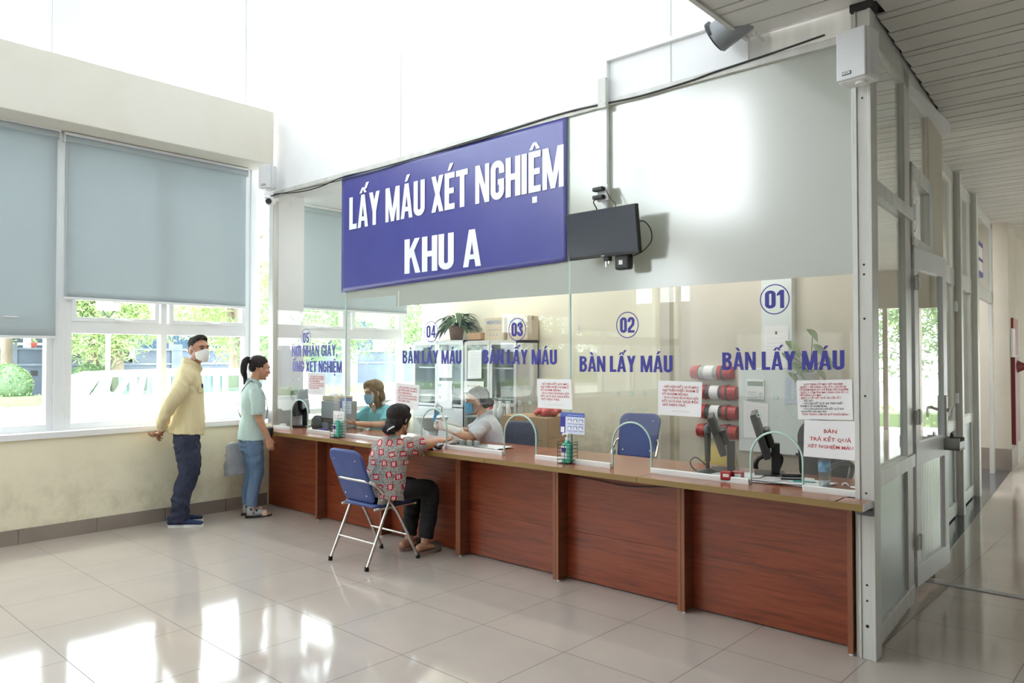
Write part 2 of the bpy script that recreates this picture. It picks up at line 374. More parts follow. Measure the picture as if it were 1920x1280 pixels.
# pillar between the narrow light and the glass screen
struct('wall_pillar', MB().box((-1.2, 1.70, .86), (-1.09, 2.05, 3.26)).box((-1.3, 1.9, 0), (-1.09, 2.05, .86)), M_white, 'white pillar at the left end of the glass screen', 'wall')
NW = [0]
def window(y0, y1, z0, z1, mids, trans, label, wd=.055, sash=True, x=XW):
    NW[0] += 1
    t = thing('window_%d' % NW[0], label, 'window', (x, (y0 + y1) / 2, z0)); t['kind'] = 'structure'
    f = MB()
    for a in (y0, y1 - wd): f.box((x - .05, a, z0), (x + .05, a + wd, z1), .004)
    f.box((x - .0488, y0, z0), (x + .0488, y1, z0 + wd * 1.1), .004); f.box((x - .0488, y0, z1 - wd), (x + .0488, y1, z1), .004)
    for m in mids: f.box((x - .048, m - wd / 2, z0), (x + .048, m + wd / 2, z1), .004)
    for q in trans: f.box((x - .046, y0, q - .055), (x + .047, y1, q + .055), .004)
    put(obj('window_frame', f, M_frame), t)
    if sash and trans:
        ys = [y0] + list(mids) + [y1]
        for a, b in zip(ys, ys[1:]):
            s = MB(); a2, b2 = a + wd * .9, b - wd * .9; q = trans[0] + .05; top = z1 - .05
            for c in ((a2, a2 + .04), (b2 - .04, b2)): s.box((x - .02, c[0], q), (x + .055, c[1], top), .003)
            s.box((x - .0195, a2 + .002, q + .001), (x + .0543, b2 - .002, q + .04), .003); s.box((x - .0195, a2 + .002, top - .04), (x + .0543, b2 - .002, top - .001), .003)
            so_ = put(obj('sash', s, M_frame), t) or None
            h = MB().box((x + .055, (a + b) / 2 - .02, q + .012), (x + .075, (a + b) / 2 + .02, q + .03), .003).tube([(x + .07, (a + b) / 2 + .01, q + .021), (x + .085, (a + b) / 2 + .06, q + .018), (x + .085, (a + b) / 2 + .13, q + .018)], .006, 8)
            put(obj('latch', h, M_plastic), t)
    put(obj('pane', MB().box((x - .004, y0 + .01, z0 + .01), (x + .004, y1 - .01, z1 - .01)), M_glass), t)
    return t
window(-1.96, -.24, .91, 3.56, [-1.07], [1.82], 'tall white window at the left edge, half covered by a blind')
window(-.15, 1.60, .91, 3.56, [.71], [1.82], 'tall white window behind the man in yellow')
window(1.66, 1.99, .91, 3.56, [], [1.84, 2.66], 'narrow window strip beside the white pillar', sash=False)
window(2.06, 3.70, .91, 3.30, [2.86], [1.82], 'white window inside the sampling room behind the clerk')
for k in range(3): window(-1.96 - 1.78 * (k + 1), -1.96 - 1.78 * k - .06, .91, 3.56, [-1.07 - 1.78 * (k + 1)], [1.82], 'tall white window farther along the left wall')
pil = MB().box((-1.55, -.24, .91), (-1.385, -.15, 3.54), .004).box((-1.55, 1.60, .91), (-1.385, 1.66, 3.54), .004)
pil.box((-1.55, -2.02, .91), (-1.385, -1.96, 3.54), .004)
struct('trim_2', pil, M_frame, 'white mullion posts between the tall windows', 'trim')
# clerestory
for (a, b, mids, lab) in ((-1.9, -.28, [-1.0], 'high window at the left edge above the cream beam'), (-.12, 1.54, [.69], 'high window above the beam, left of its middle post'),
                          (1.68, 3.50, [2.59], 'high window above the white partition wall'), (3.62, 3.90, [], 'narrow high window at the far corner of the hall')):
    window(a, b, 4.06, 7.1, mids, [5.06] if a > -.2 else [5.06], lab, .05, False)
for k in range(3): window(-1.9 - 2.0 * (k + 1), -2.05 - 2.0 * k, 4.06, 7.1, [-2.98 - 2.0 * k], [5.06], 'high window out to the left of the hall', .05, False)
cp = MB()
for a, b in ((-.28, -.12), (1.54, 1.68), (3.50, 3.62), (-2.05, -1.9), (-4.05, -3.9), (-6.05, -5.9)): cp.box((-1.58, a, 4.05), (-1.36, b, 7.2), .005)
struct('trim_3', cp, M_white, 'white posts between the high windows', 'trim')
# hall shell
struct('wall_left.002', MB().box((-1.62, -8.2, 7.05), (-1.3, 4.3, 7.4)), M_white, 'white wall above the high windows', 'wall')
struct('ceiling', MB().box((-1.62, -8.2, 7.3), (4.1, 4.3, 7.5)), M_white, 'white hall ceiling', 'ceiling')
struct('wall_back', MB().box((-1.45, 4.05, 0), (at(1484, 600, 'y', 4.05).x, 4.35, 3.3)).box((2.9, 4.27, 0), (4.42, 4.4, 3.3)), M_creamback, 'cream back wall of the sampling room with mildew near the desk', 'wall')
struct('wall_back.001', MB().box((-1.62, 4.05, 3.3), (4.3, 4.3, 7.4)), M_white, 'white upper back wall of the hall', 'wall')
struct('wall_center', MB().box((-1.1, G - .012, 3.262), (4.06, G + .1, 4.184)), M_white, 'white boarded wall above the glass screen', 'wall')
jt = MB()
for x in (.93, 3.55): jt.box((x, G - .0145, 3.27), (x + .008, G - .012, 4.18))
struct('trim_4', jt, mat('board_joint', srgb(205, 205, 208), .8), 'vertical joints in the white boarded wall', 'trim')
struct('ceiling.001', MB().box((-1.45, G + .03, 3.262), (4.62, 4.06, 3.34)), M_white, 'low white ceiling inside the sampling room', 'ceiling')
struct('wall_right', MB().box((4.06, G - .008, 3.262), (4.66, G + .06, 3.41)), M_alu, 'grey strip between the glass screen and the slatted ceiling', 'wall')
struct('trim_5', MB().box((-1.1, G - .028, 3.225), (4.66, G + .03, 3.268), .003), M_alu, 'aluminium head rail of the glass screen', 'trim')
# slatted corridor ceiling
sl = MB(); y = -8.0; k = 0
while y < 15.5:
    wdt = [.205, .085, .205, .15][k % 4]; x0 = 4.075 if y < 1.69 else 3.2
    x1 = 8.7
    ye = y + wdt - .017
    if y < 1.69 < ye: sl.box((4.76, 1.69, 3.4), (x1, ye, 3.412)); ye = 1.69
    sl.box((x0 if ye <= 1.69 else (4.72 - .066 * (y - 1.711) if y < 3.9 else 3.3), y, 3.4), (x1, ye, 3.412)); y += wdt; k += 1
M_slat = noisy('off_white_metal_slats', srgb(222, 220, 216), srgb(212, 210, 206), 1.5, .45)
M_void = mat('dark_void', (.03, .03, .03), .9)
struct('ceiling.002', sl, M_slat, 'off-white metal slat ceiling over the corridor', 'ceiling')
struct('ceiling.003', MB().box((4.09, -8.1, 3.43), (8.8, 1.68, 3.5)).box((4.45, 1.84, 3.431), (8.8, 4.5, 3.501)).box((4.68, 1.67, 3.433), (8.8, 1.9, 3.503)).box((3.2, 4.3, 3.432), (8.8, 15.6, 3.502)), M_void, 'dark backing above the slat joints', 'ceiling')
struct('trim_6', MB().box((4.05, -8.1, 3.385), (4.078, 1.69, 3.47), .002), M_alu, 'aluminium edge strip of the slatted ceiling', 'trim')
struct('wall_upper', MB().box((4.08, -8.1, 3.5), (4.2, 4.3, 7.4)), M_white, 'white wall above the corridor ceiling', 'wall')
# far sides of the hall and corridor, out of the picture: big openings that let the daylight in
fr = MB().box((-1.62, -8.25, 0), (-.6, -8.05, 4.3)).box((3.4, -8.25, 0), (8.8, -8.05, 7.4)).box((-.6, -8.25, 2.8), (3.4, -8.05, 4.3)).box((-.3, -8.25, 4.3), (3.4, -8.05, 7.4)).box((-1.62, -8.25, 6.9), (-.3, -8.05, 7.4)).box((-.6, -8.25, 0), (3.4, -8.05, .8)).box((.35, -8.2, .8), (.45, -8.1, 2.8)).box((1.35, -8.2, .8), (1.5, -8.1, 2.8)).box((2.4, -8.2, .8), (2.5, -8.1, 2.8)).box((-.6, -8.24, 2.0), (3.4, -8.06, 2.9))
struct('wall_front', fr, M_hall, 'entrance wall behind the camera', 'wall')
fr = MB().box((8.6, -8.2, 0), (8.8, 15.6, .75)).box((8.6, -8.2, 2.5), (8.8, 15.6, 3.5))
fr.box((8.6, -8.2, 0), (8.8, 6.9, 3.4))
for y in (6.7,): fr.box((8.6, y, 0), (8.8, y + .3, 3.4))
fr.box((8.6, 9.5, 0), (8.8, 15.6, 3.4))
struct('wall_right.001', fr, M_hall, 'outer wall of the corridor', 'wall')
struct('wall_end', MB().box((3, 15.2, 0), (5.3, 15.4, 3.5)).box((8.0, 15.2, 0), (8.8, 15.4, 3.5)).box((5.3, 15.2, 2.6), (8.0, 15.4, 3.5)).box((6.4, 15.25, 0), (6.5, 15.35, 2.7)), M_corr_c, 'cream wall at the far end of the corridor', 'wall')
# ------------------------------------------------------------------ corridor partition, built in its own frame (y runs along the corridor)
PA = .066
PM = Matrix.Translation((4.689, G, 0)) @ Matrix.Rotation(PA, 4, 'Z')
PI_ = PM.inverted()
def pt(u, v, off=0.0):
    """(distance along the partition, height) where the pixel ray meets the partition plane moved off outwards"""
    o = PI_ @ CAM; d = (PI_.to_3x3()) @ (at(u, v, 'y', 50) - CAM); q = o + d * ((off - o.x) / d.x); return q.y, q.z
def pbox(mb, x0, x1, t0, t1, z0, z1, bev=.003, M=None): return mb.box((x0, t0, z0), (x1, t1, z1), bev, 0, M or PM)
post = MB()
post.box((4.635, G - .03, 0), (4.665, G + .05, 3.4), .003).box((4.668, G - .045, 0), (4.722, G + .05, 3.4), .003).box((4.722, G - .052, 0), (4.738, G + .05, 3.37), .002).box((4.66, G - .052, 0), (4.668, G + .05, 3.37), .002)
ps = struct('pillar', post, M_alu, 'aluminium corner post at the right end of the glass screen', 'post')
ho = MB()
for z in (.17, .3, .38, .85, 1.35, 1.75, 1.98, 2.03, 2.9, 3.05): ho.cyl((4.695, G - .046, z), (4.695, G - .044, z), .006 if z > .2 else .009, n=10)
put(obj('screw_hole', ho, M_black), ps)
struct('trim_7', MB().box((4.64, G - .06, 3.36), (4.75, G + .05, 3.405)), M_void, 'dark bracket on top of the corner post', 'trim')
M_frost = mat('frosted_panel', srgb(196, 206, 206), .3); M_tint = mat('white_panel', srgb(232, 234, 238), .08)
fp = thing('window_%d' % (NW[0] + 1), 'fixed aluminium light between the corner post and the door', 'window', PM @ Vector((0, .5, 0)), PA); fp['kind'] = 'structure'
f = MB(); T1 = 1.10
pbox(f, -.03, .02, .03, .12, 0, 3.37); pbox(f, -.03, .02, .93, T1, 0, 3.37)
pbox(f, -.03, .025, .03, T1, .02, .12); pbox(f, -.03, .035, .03, T1, .86, .94); pbox(f, -.03, .035, .03, T1, 2.42, 2.50); pbox(f, -.03, .02, .03, T1, 3.26, 3.37)
pbox(f, -.03, .01, .03, T1, 0, .02)
put(obj('frame', f, M_alu), fp)
put(obj('frosted_panel', pbox(MB(), -.006, 0, .1, .95, .1, .88, 0), M_frost), fp)
put(obj('pane', pbox(pbox(MB(), -.006, 0, .1, .95, .92, 2.44, 0), -.006, 0, .1, .95, 2.48, 3.28, 0), M_glass), fp)
# transom light above the door
TC = 1.86
tr = thing('window_%d' % (NW[0] + 2), 'number light above the aluminium door', 'window', PM @ Vector((0, 1.5, 2.3)), PA); tr['kind'] = 'structure'
f = MB(); pbox(f, -.03, .03, T1, TC, 2.27, 2.33); pbox(f, -.03, .03, T1, TC, 2.70, 2.80); pbox(f, -.03, .03, T1, T1 + .06, 2.27, 2.8); pbox(f, -.03, .03, TC - .12, TC, 2.27, 2.8); pbox(f, -.03, .02, T1, TC, 3.33, 3.37)
put(obj('frame', f, M_alu), tr)
put(obj('pane', pbox(pbox(MB(), -.006, 0, T1, TC, 2.3, 2.75, 0), -.006, 0, T1, TC, 2.75, 3.35, 0), M_glass), tr)
PX = PM @ Matrix(((0, 0, 1, 0), (1, 0, 0, 0), (0, 1, 0, 0), (0, 0, 0, 1)))   # text (x, y, z) -> along, up, outwards
nb = MB(); sentence(nb, '103', 1.24, 1.39, 2.46, .12, -.003, .02, 0, PX)
for k in range(32):
    a, b = 2 * PI * k / 32, 2 * PI * (k + 1) / 32
    q = [(1.315 + r * math.cos(t) * .115, 2.52 + r * math.sin(t) * .14) for r, t in ((1, a), (1, b), (.94, b), (.94, a))]
    nb.add([(p[0], p[1], .003) for p in q], [(0, 1, 2, 3)], 0, PX)
put(obj('number', nb, M_navy), tr)
struct('wall_jamb', pbox(MB(), -.03, .0, T1 - .02, 1.16, 0, 2.3), M_alu, 'door jamb', 'jamb')
# the door stands a little ajar
DH = PM @ Matrix.Translation((.012, 1.14, 0)) @ Matrix.Rotation(-.085, 4, 'Z'); DW = .80
dr = thing('door_1', 'white aluminium door standing slightly ajar, with glass above and ribbed panel below', 'door', DH.translation, PA - .085); dr['kind'] = 'structure'
f = MB()
for a in ((0, .085), (DW - .1, DW)): f.box((-.02, a[0], .09), (.02, a[1], 2.26), .003, 0, DH)
for z in ((.09, .22), (.86, 1.0), (2.12, 2.26)): f.box((-.02, 0, z[0]), (.022, DW, z[1]), .003, 0, DH)
put(obj('door_frame', f, M_frame), dr)
put(obj('pane', MB().box((-.004, .07, .98), (.002, DW - .08, 2.14), 0, 0, DH), M_glass), dr)
rp = MB(); 
for k in range(16): rp.box((-.006, .08 + k * .0395, .2), (.004, .08 + k * .0395 + .037, .88), .002, 0, DH)
put(obj('ribbed_panel', rp, M_tint), dr)
for z in (.33, 1.12, 1.98):
    put(obj('hinge', MB().box((.02, -.03, z), (.035, .02, z + .09), .002, 0, DH).box((.02, .025, z + .01), (.04, .07, z + .085), .002, 0, DH).cyl(DH @ Vector((.035, .022, z)), DH @ Vector((.035, .022, z + .1)), .009, n=10), M_alu), dr)
hd = MB().tube([DH @ Vector(p) for p in ((.02, DW - .05, 1.17), (.07, DW - .06, 1.19), (.075, DW - .14, 1.19), (.07, DW - .17, 1.14))], .011, 8)
hd.box((.018, DW - .085, .92), (.03, DW - .035, 1.28), .004, 0, DH)
put(obj('door_handle', hd, M_alu), dr)
# small metal lock box hanging on the door
lb = thing('lock_box', 'small open steel lock box on the edge of the ajar aluminium door', 'lock box', DH @ Vector((.05, DW - .05, .95)))
put(obj('box', MB().box((.02, DW - .13, .9), (.12, DW + .02, .915), 0, 0, DH).box((.02, DW - .13, .9), (.12, DW - .122, .985), 0, 0, DH).box((.112, DW - .13, .9), (.12, DW + .02, .96), 0, 0, DH).box((.02, DW + .012, .9), (.12, DW + .02, .985), 0, 0, DH), mat('worn_steel', (.35, .34, .33), .4, .9)), lb)
put(obj('padlock', MB().box((.04, DW - .1, .915), (.075, DW - .02, .975), .004, 0, DH).tube([DH @ Vector(p) for p in ((.057, DW - .08, .97), (.057, DW - .08, 1.01), (.057, DW - .04, 1.01), (.057, DW - .04, .97))], .006, 8), M_black), lb)
# pillar, recessed frames, doorway, second pillar
CA, CB = pt(1741, 300, .02)[0], pt(1766.5, 300, .02)[0]
struct('pillar.001', pbox(MB(), -.35, .02, CA, CB, 0, 3.42, .006), M_corr_c, 'cream pillar in the corridor beside the ajar door', 'pillar')
struct('baseboard_corridor', pbox(MB(), -.35, .032, CA - .012, CB + .012, 0, .13, .003), M_tile, 'tile skirting around the corridor pillar', 'baseboard')
RO = -.18
t_p1, t_p2, t_d2, t_c2 = pt(1786, 640, RO)[0], pt(1818, 640, RO)[0], pt(1860, 640, RO)[0], pt(1893, 640, .0)[0]
def leaf(n, t0, t1, lab, door):
    th = thing(n, lab, 'door' if door else 'window', PM @ Vector((RO, t0, 0)), PA); th['kind'] = 'structure'
    f = MB()
    for a in ((t0, t0 + .09), (t1 - .09, t1)): pbox(f, RO - .03, RO + .02, a[0], a[1], .0, 3.37)
    for z in ((.02, .14), (.84, .93), (2.26, 2.42), (3.27, 3.37)): pbox(f, RO - .03, RO + .025, t0, t1, z[0], z[1])
    put(obj('frame', f, M_alu), th)
    put(obj('lower_panel', pbox(MB(), RO - .006, RO, t0 + .05, t1 - .05, .1, .9, 0), M_frost), th)
    put(obj('pane', pbox(pbox(MB(), RO - .006, RO, t0 + .05, t1 - .05, .9, 2.3, 0), RO - .006, RO, t0 + .05, t1 - .05, 2.4, 3.3, 0), M_glass), th)
    return th
a = leaf('door_2', CB - .02, t_p1, 'first recessed glazed door beyond the corridor pillar', True)
for z in (1.1, 2.0): put(obj('hinge', pbox(MB(), RO + .02, RO + .05, t_p1 - .06, t_p1 + .05, z, z + .1), M_frame), a)
leaf('door_3', t_p1 + .12, t_p2, 'second recessed glazed door, nearer the dark doorway', True)
mp = MB(); pbox(mp, RO - .03, RO + .08, t_p1, t_p1 + .12, 0, 3.38); pbox(mp, RO - .03, RO + .08, t_p2, t_p2 + .16, 0, 3.38)
struct('trim_8', mp, M_alu, 'slim aluminium posts between the recessed doors', 'trim')
dw = thing('window_%d' % (NW[0] + 3), 'tall light above the dark doorway', 'window', PM @ Vector((RO, t_p2, 2.3)), PA); dw['kind'] = 'structure'
f = MB(); pbox(f, RO - .03, RO + .02, t_p2 + .16, t_d2, 2.27, 2.42); pbox(f, RO - .03, RO + .02, t_p2 + .16, t_d2, 3.27, 3.37); pbox(f, RO - .03, RO + .02, t_d2 - .16, t_d2, 0, 3.37)
put(obj('frame', f, M_alu), dw); put(obj('pane', pbox(MB(), RO - .006, RO, t_p2 + .1, t_d2 - .1, 2.4, 3.3, 0), M_glass), dw)
sg = thing('door_sign', 'small navy sign on the glass above the dark doorway', 'sign', PM @ Vector((RO + .01, pt(1837, 480, RO)[0], 2.55)), PA)
ta, za = pt(1833, 495, RO + .02); tb, zb = pt(1843, 476, RO + .02)
put(obj('board', pbox(MB(), RO + .005, RO + .02, ta, tb, za - .12, zb + .12), M_navy), sg)
put(obj('lettering', pbox(pbox(MB(), RO + .02, RO + .022, ta + .05, tb - .05, za + .1, zb + .06, 0), RO + .02, RO + .022, ta + .05, tb - .05, za - .06, zb - .12, 0), M_paper), sg)
struct('pillar.002', pbox(MB(), -.6, .0, t_c2, t_c2 + .9, 0, 3.42, .006), M_corr_c, 'cream pillar beyond the dark doorway', 'pillar')
struct('baseboard_corridor.001', pbox(MB(), -.6, .012, t_c2 - .012, t_c2 + .91, 0, .3, .003), M_tile, 'tile skirting around the far pillar', 'baseboard')
struct('wall_corridor', pbox(pbox(MB(), -.1, 0, t_c2 + .9, 14, 0, 3.42, 0), -2.2, -.25, 2.4, 2.5, 0, 3.4, 0), M_corr_c, 'cream corridor wall past the far pillar', 'wall')
struct('wall_store', pbox(pbox(MB(), -2.4, -2.3, 2.4, t_c2 + 1, 0, 3.4, 0), -2.4, -.6, t_c2 + .3, t_c2 + .4, 0, 3.4, 0), M_corr_c, 'walls of the dim room behind the doorway', 'wall')
struct('floor.001', pbox(MB(), -2.3, -.005, 2.55, t_c2 + .3, 0, .004, 0), M_granite, 'grey granite threshold strip in front of the recessed doors', 'floor')
th_ = MB(); a0, a1 = at(1727, 1087, 'z', 0), at(1990, 1133, 'z', 0); d = (a1 - a0).normalized(); nrm = Vector((-d.y, d.x, 0)) * .035
th_.add([a0 - nrm, a1 - nrm, a1 + nrm, a0 + nrm, a0 - nrm + Vector((0, 0, .006)), a1 - nrm + Vector((0, 0, .006)), a1 + nrm + Vector((0, 0, .006)), a0 + nrm + Vector((0, 0, .006))], [(4, 5, 6, 7), (0, 1, 5, 4), (2, 3, 7, 6), (1, 2, 6, 5), (3, 0, 4, 7)])
struct('trim_14', pbox(MB(), -.12, .018, .0, 2.6, 3.368, 3.52, 0), M_alu, 'closing strip between the partition and the slatted ceiling', 'trim')
struct('trim_9', th_, mat('aluminium_strip', (.4, .4, .4), .35, .6), 'metal joint strip across the corridor floor', 'trim')
# ------------------------------------------------------------------ counter
def wood(name, c1, c2, c3, rough=.3):
    m = mat(name, c1, rough); t = NT(m)
    n = t.noise(5.0, 6, stretch=(.55, 1, 9), rough=.65); n2 = t.noise(2.2, 3, stretch=(.5, 1, 4))
    t.color(t.ramp(t.math('ADD', t.math('MULTIPLY', n, .7), t.math('MULTIPLY', n2, .3)), [(.32, c3), (.47, c1), (.62, c2), (.75, c1)])); return m
M_wood = wood('red_brown_laminate', srgb(128, 58, 34), srgb(146, 72, 44), srgb(92, 38, 24))
M_wood2 = wood('dark_laminate_boards', srgb(112, 66, 46), srgb(126, 76, 54), srgb(98, 54, 36))
M_board = mat('board_edge_banding', srgb(142, 86, 58), .4)
M_top = wood('countertop_laminate', srgb(150, 92, 66), srgb(164, 106, 80), srgb(136, 80, 58), .2)
M_olive = mat('olive_edge_banding', srgb(140, 112, 62), .4)
LX = [-0.228 + .971 * i for i in range(6)]; FY = 1.655; PY = 1.765; CT = .819
def fin(mb, x, wd): mb.box((x - wd, FY + .002, .012), (x, PY + .01, .7845))
units = [(-1.28, LX[1], [0, 1], 'left end unit of the wooden counter, below the clerk window'), (LX[1], LX[3], [2, 3], 'middle unit of the wooden counter, behind the blue folding chair and beyond'), (LX[3], LX[5], [4, 5], 'right end unit of the wooden counter, next to the corner post')]
for (x0, x1, fins, lab) in units:
    u = thing('counter_unit', lab, 'counter', ((x0 + x1) / 2, PY, 0), 0, 'wooden counter units')
    xs = [x0] + [LX[i] for i in fins]
    for a, b in zip(xs, xs[1:]):
        put(obj('front_panel', MB().box((a - .0, PY, .012), (b - .02, PY + .018, .34), .001).box((a - .0, PY, .342), (b - .02, PY + .018, .7845), .001), M_wood), u)
    for i in fins:
        wd = .026 if i in (0, 1, 5) else .048
        q = obj('fin_board', MB().box((LX[i] - wd, FY + .003, .012), (LX[i], PY + .02, .7845), .001), M_wood2); put(q, u)
        e = MB().box((LX[i] - wd, FY, .012), (LX[i] - (wd - .022 if wd > .03 else 0), FY + .004, .7845))
        if wd > .03: e.box((LX[i] - .023, FY, .012), (LX[i], FY + .004, .7845))
        put(obj('edge_banding', e, M_board), q)
        ft = MB().cyl((LX[i] - .013, FY + .02, 0), (LX[i] - .013, FY + .02, .02), .012, n=12)
        put(obj('foot', ft, M_plastic), q)
ct = thing('countertop', 'long brown laminate worktop with olive front edge running under the glass screen', 'worktop', (1.8, G, CT))
put(obj('top', MB().box((-1.1, 1.4985, CT - .034), (4.60, 2.3, CT), .001).box((4.59, 1.4985, CT - .034), (4.73, G - .06, CT), .001), M_top), ct)
put(obj('front_edge', MB().box((-1.1, 1.4955, CT - .0345), (4.73, 1.4987, CT + .0003)), M_olive), ct)
put(obj('end_edge', MB().box((4.73, 1.4955, CT - .0345), (4.732, G - .06, CT + .0003)), mat('grey_edge_banding', srgb(205, 205, 208), .4)), ct)
for x in (2.13, 3.42): put(obj('seam', MB().box((x, 1.4948, CT - .034), (x + .003, 1.4956, CT)).box((x, 1.4956, CT), (x + .002, 1.69, CT + .0004)), mat('dark_seam', (.05, .035, .02), .7)), ct)
br = MB().box((4.69, 1.51, .768), (4.715, G - .05, .7845)).box((4.66, G - .075, .74), (4.735, G - .05, .775), .002)
put(obj('bracket', br, mat('steel_bracket', (.12, .12, .12), .5, .7)), ct)
# ------------------------------------------------------------------ glass screen with arched openings
ARCH = [(-.77, -.47), (1.20, 1.50), (2.13, 2.44), (3.10, 3.395), (4.055, 4.355)]; AZ = 1.128
def sheet(x0, x1, arches, lab):
    z0, z1 = CT + .004, 3.23; poly = [(x0, z0)]
    rim = []
    for a, b in arches:
        c, r = (a + b) / 2, (b - a) / 2
        pts = [(a, z0 + .007)] + [(c - r * math.cos(PI * k / 18), AZ - r * 1.02 + r * 1.02 * math.sin(PI * k / 18)) for k in range(19)] + [(b, z0 + .007)]
        poly += [(a, z0)] + pts[1:-1] + [(b, z0)]; rim.append(pts)
    poly += [(x1, z0), (x1, z1), (x0, z1)]
    t = thing('glass_sheet', lab, 'glass screen', ((x0 + x1) / 2, G, z0), 0, 'glass sheets of the screen')
    put(obj('glass', MB().prism(poly, -G - .004, -G + .004, 0, XZ), M_screen), t)
    xs = [x0] + [q for ab in arches for q in ab] + [x1]
    for a, b in zip(xs[::2], xs[1::2]):
        if b - a > .05: put(obj('base_rail', MB().box((a + .004, G - .022, CT), (b - .004, G - .005, CT + .033), .005).box((a + .004, G + .005, CT), (b - .004, G + .02, CT + .03), .004).box((a + .004, G - .022, CT), (b - .004, G + .02, CT + .006)), M_alu2), t)
    for pts in rim: put(obj('arch_edge', MB().tube([(p[0], G, p[1]) for p in pts], .0065, 8, sub=1), M_edge), t)
    for x in (x0, x1): put(obj('glass_edge', MB().box((x - .003, G - .005, z0), (x + .003, G + .005, z1)), M_edge), t)
    return t
M_alu2 = mat('white_aluminium_rail', srgb(232, 232, 230), .3)
S1 = sheet(-1.09, .138, ARCH[:1], 'clear glass sheet with the opening for window 05')
S2 = sheet(.144, 2.746, ARCH[1:3], 'wide glass sheet carrying the navy banner and windows 04 and 03')
S3 = sheet(2.752, 4.64, ARCH[3:], 'wide glass sheet at the right behind the television, windows 02 and 01')
struct('trim_10', MB().box((-1.095, G - .03, CT), (-1.075, G + .03, 3.23), .003), M_alu, 'slim upright at the left end of the glass screen', 'trim')
def film_mat():
    m = bpy.data.materials.new('frosted_film'); m.use_nodes = True; t = NT(m); b = t.b
    b.inputs['Base Color'].default_value = (*srgb(196, 200, 194), 1); b.inputs['Roughness'].default_value = .22; b.inputs['Specular IOR Level'].default_value = 1.0; b.inputs['Coat Weight'].default_value = 1; b.inputs['Coat Roughness'].default_value = .13; b.inputs['Coat IOR'].default_value = 1.7
    tl = t.n('ShaderNodeBsdfTranslucent'); tl.inputs[0].default_value = (*srgb(225, 225, 210), 1)
    mx = t.n('ShaderNodeMixShader'); mx.inputs[0].default_value = .35
    out = m.node_tree.nodes['Material Output']; t.link(b.outputs[0], mx.inputs[1]); t.link(tl.outputs[0], mx.inputs[2])
    gl = t.n('ShaderNodeBsdfGlossy'); gl.inputs['Roughness'].default_value = .15; m3 = t.n('ShaderNodeMixShader'); m3.inputs[0].default_value = .09; t.link(mx.outputs[0], m3.inputs[1]); t.link(gl.outputs[0], m3.inputs[2]); t.link(m3.outputs[0], out.inputs[0])
    n = t.noise(1.5, 5, stretch=(1, 1, .25)); t.val(b.inputs['Roughness'], t.math('ADD', .16, t.math('MULTIPLY', n, .16)))
    return m
M_film = film_mat()
for s, a, b in ((S2, .87, 2.742), (S3, 2.756, 4.632)): put(obj('frosted_film', MB().box((a, G - .0062, 1.99), (b, G - .0045, 3.228)), M_film), s)
put(obj('frosted_film', MB().box((.148, G - .0062, 2.085), (.87, G - .0045, 3.228)), M_film), S2)
put(obj('tape_strip', MB().box((.90, G - .008, 1.98), (.912, G - .0062, 2.12)), mat('clear_tape', srgb(220, 222, 210), .3)), S2)
def station(s, num, cu, cv, lines, name):
    """navy vinyl: number in a ring and the caption below; lines: (text, left px, baseline px left, right px, baseline px right, cap px)"""
    c = at(cu, cv, 'y', G); r = .086; mb = MB()
    for k in range(40):
        a, b = 2 * PI * k / 40, 2 * PI * (k + 1) / 40
        q = [(c.x + rr * math.cos(t), c.z + rr * math.sin(t)) for rr, t in ((r, a), (r, b), (r - .006, b), (r - .006, a))]
        mb.prism(q, -G + .0045, -G + .0055, 0, XZ)
    letters(mb, num, c.x - .056, c.x + .056, c.z - .051, .102, G - .0045, 0, .001)
    put(obj('number_ring', mb, M_navy), s)
    mb = MB()
    for tx, u0, v0, u1, v1, cap in lines:
        a, b = at(u0, v0, 'y', G), at(u1, v1, 'y', G); h = at(u0, v0 - cap, 'y', G).z - a.z
        letters(mb, tx, a.x, b.x, a.z, h, G - .0045, b.z - a.z, .001)
    put(obj('caption', mb, M_navy), s)
station(S1, '05', 574.5, 633, [('NƠI NHẬN GIẤY,', 548, 668.5, 633.5, 667, 20), ('ỐNG XÉT NGHIỆM', 549.5, 696.5, 642, 698.5, 20)], 'a')
station(S2, '04', 809, 621.5, [('BÀN LẤY MÁU', 755.5, 681, 866, 682, 24)], 'b')
station(S2, '03', 970.5, 617.5, [('BÀN LẤY MÁU', 906, 681.5, 1045, 683.5, 26)], 'c')
station(S3, '02', 1177, 609, [('BÀN LẤY MÁU', 1087.5, 696.5, 1262, 698, 29)], 'd')
station(S3, '01', 1453, 561, [('BÀN LẤY MÁU', 1355, 693.5, 1584, 693, 33)], 'e')
for s, pts in ((S1, [(550 + 11 * i, 712 + 18 * j) for i in range(3) for j in range(2)]), (S2, [(794 + 15.5 * i, 722 + 22 * j) for i in range(3) for j in range(2)]),
               (S2, [(956 + 19.5 * i, 729 + 26 * j) for i in range(3) for j in range(2)]), (S3, [(1161 + 24.5 * i, 737 + 29 * j) for i in range(3) for j in range(2)]), (S3, [(1423 + 32 * i, 745 + 33 * j) for i in range(3) for j in range(2)])):
    for u, v in pts:
        mb = MB(); c = at(u, v, 'y', G); ring = [(c.x + .011 * math.cos(2 * PI * k / 12), G - .0045, c.z + .011 * math.sin(2 * PI * k / 12)) for k in range(13)]
        mb.tube(ring, .0028, 6, sub=1)
        put(obj('speech_hole', mb, M_edge), s)
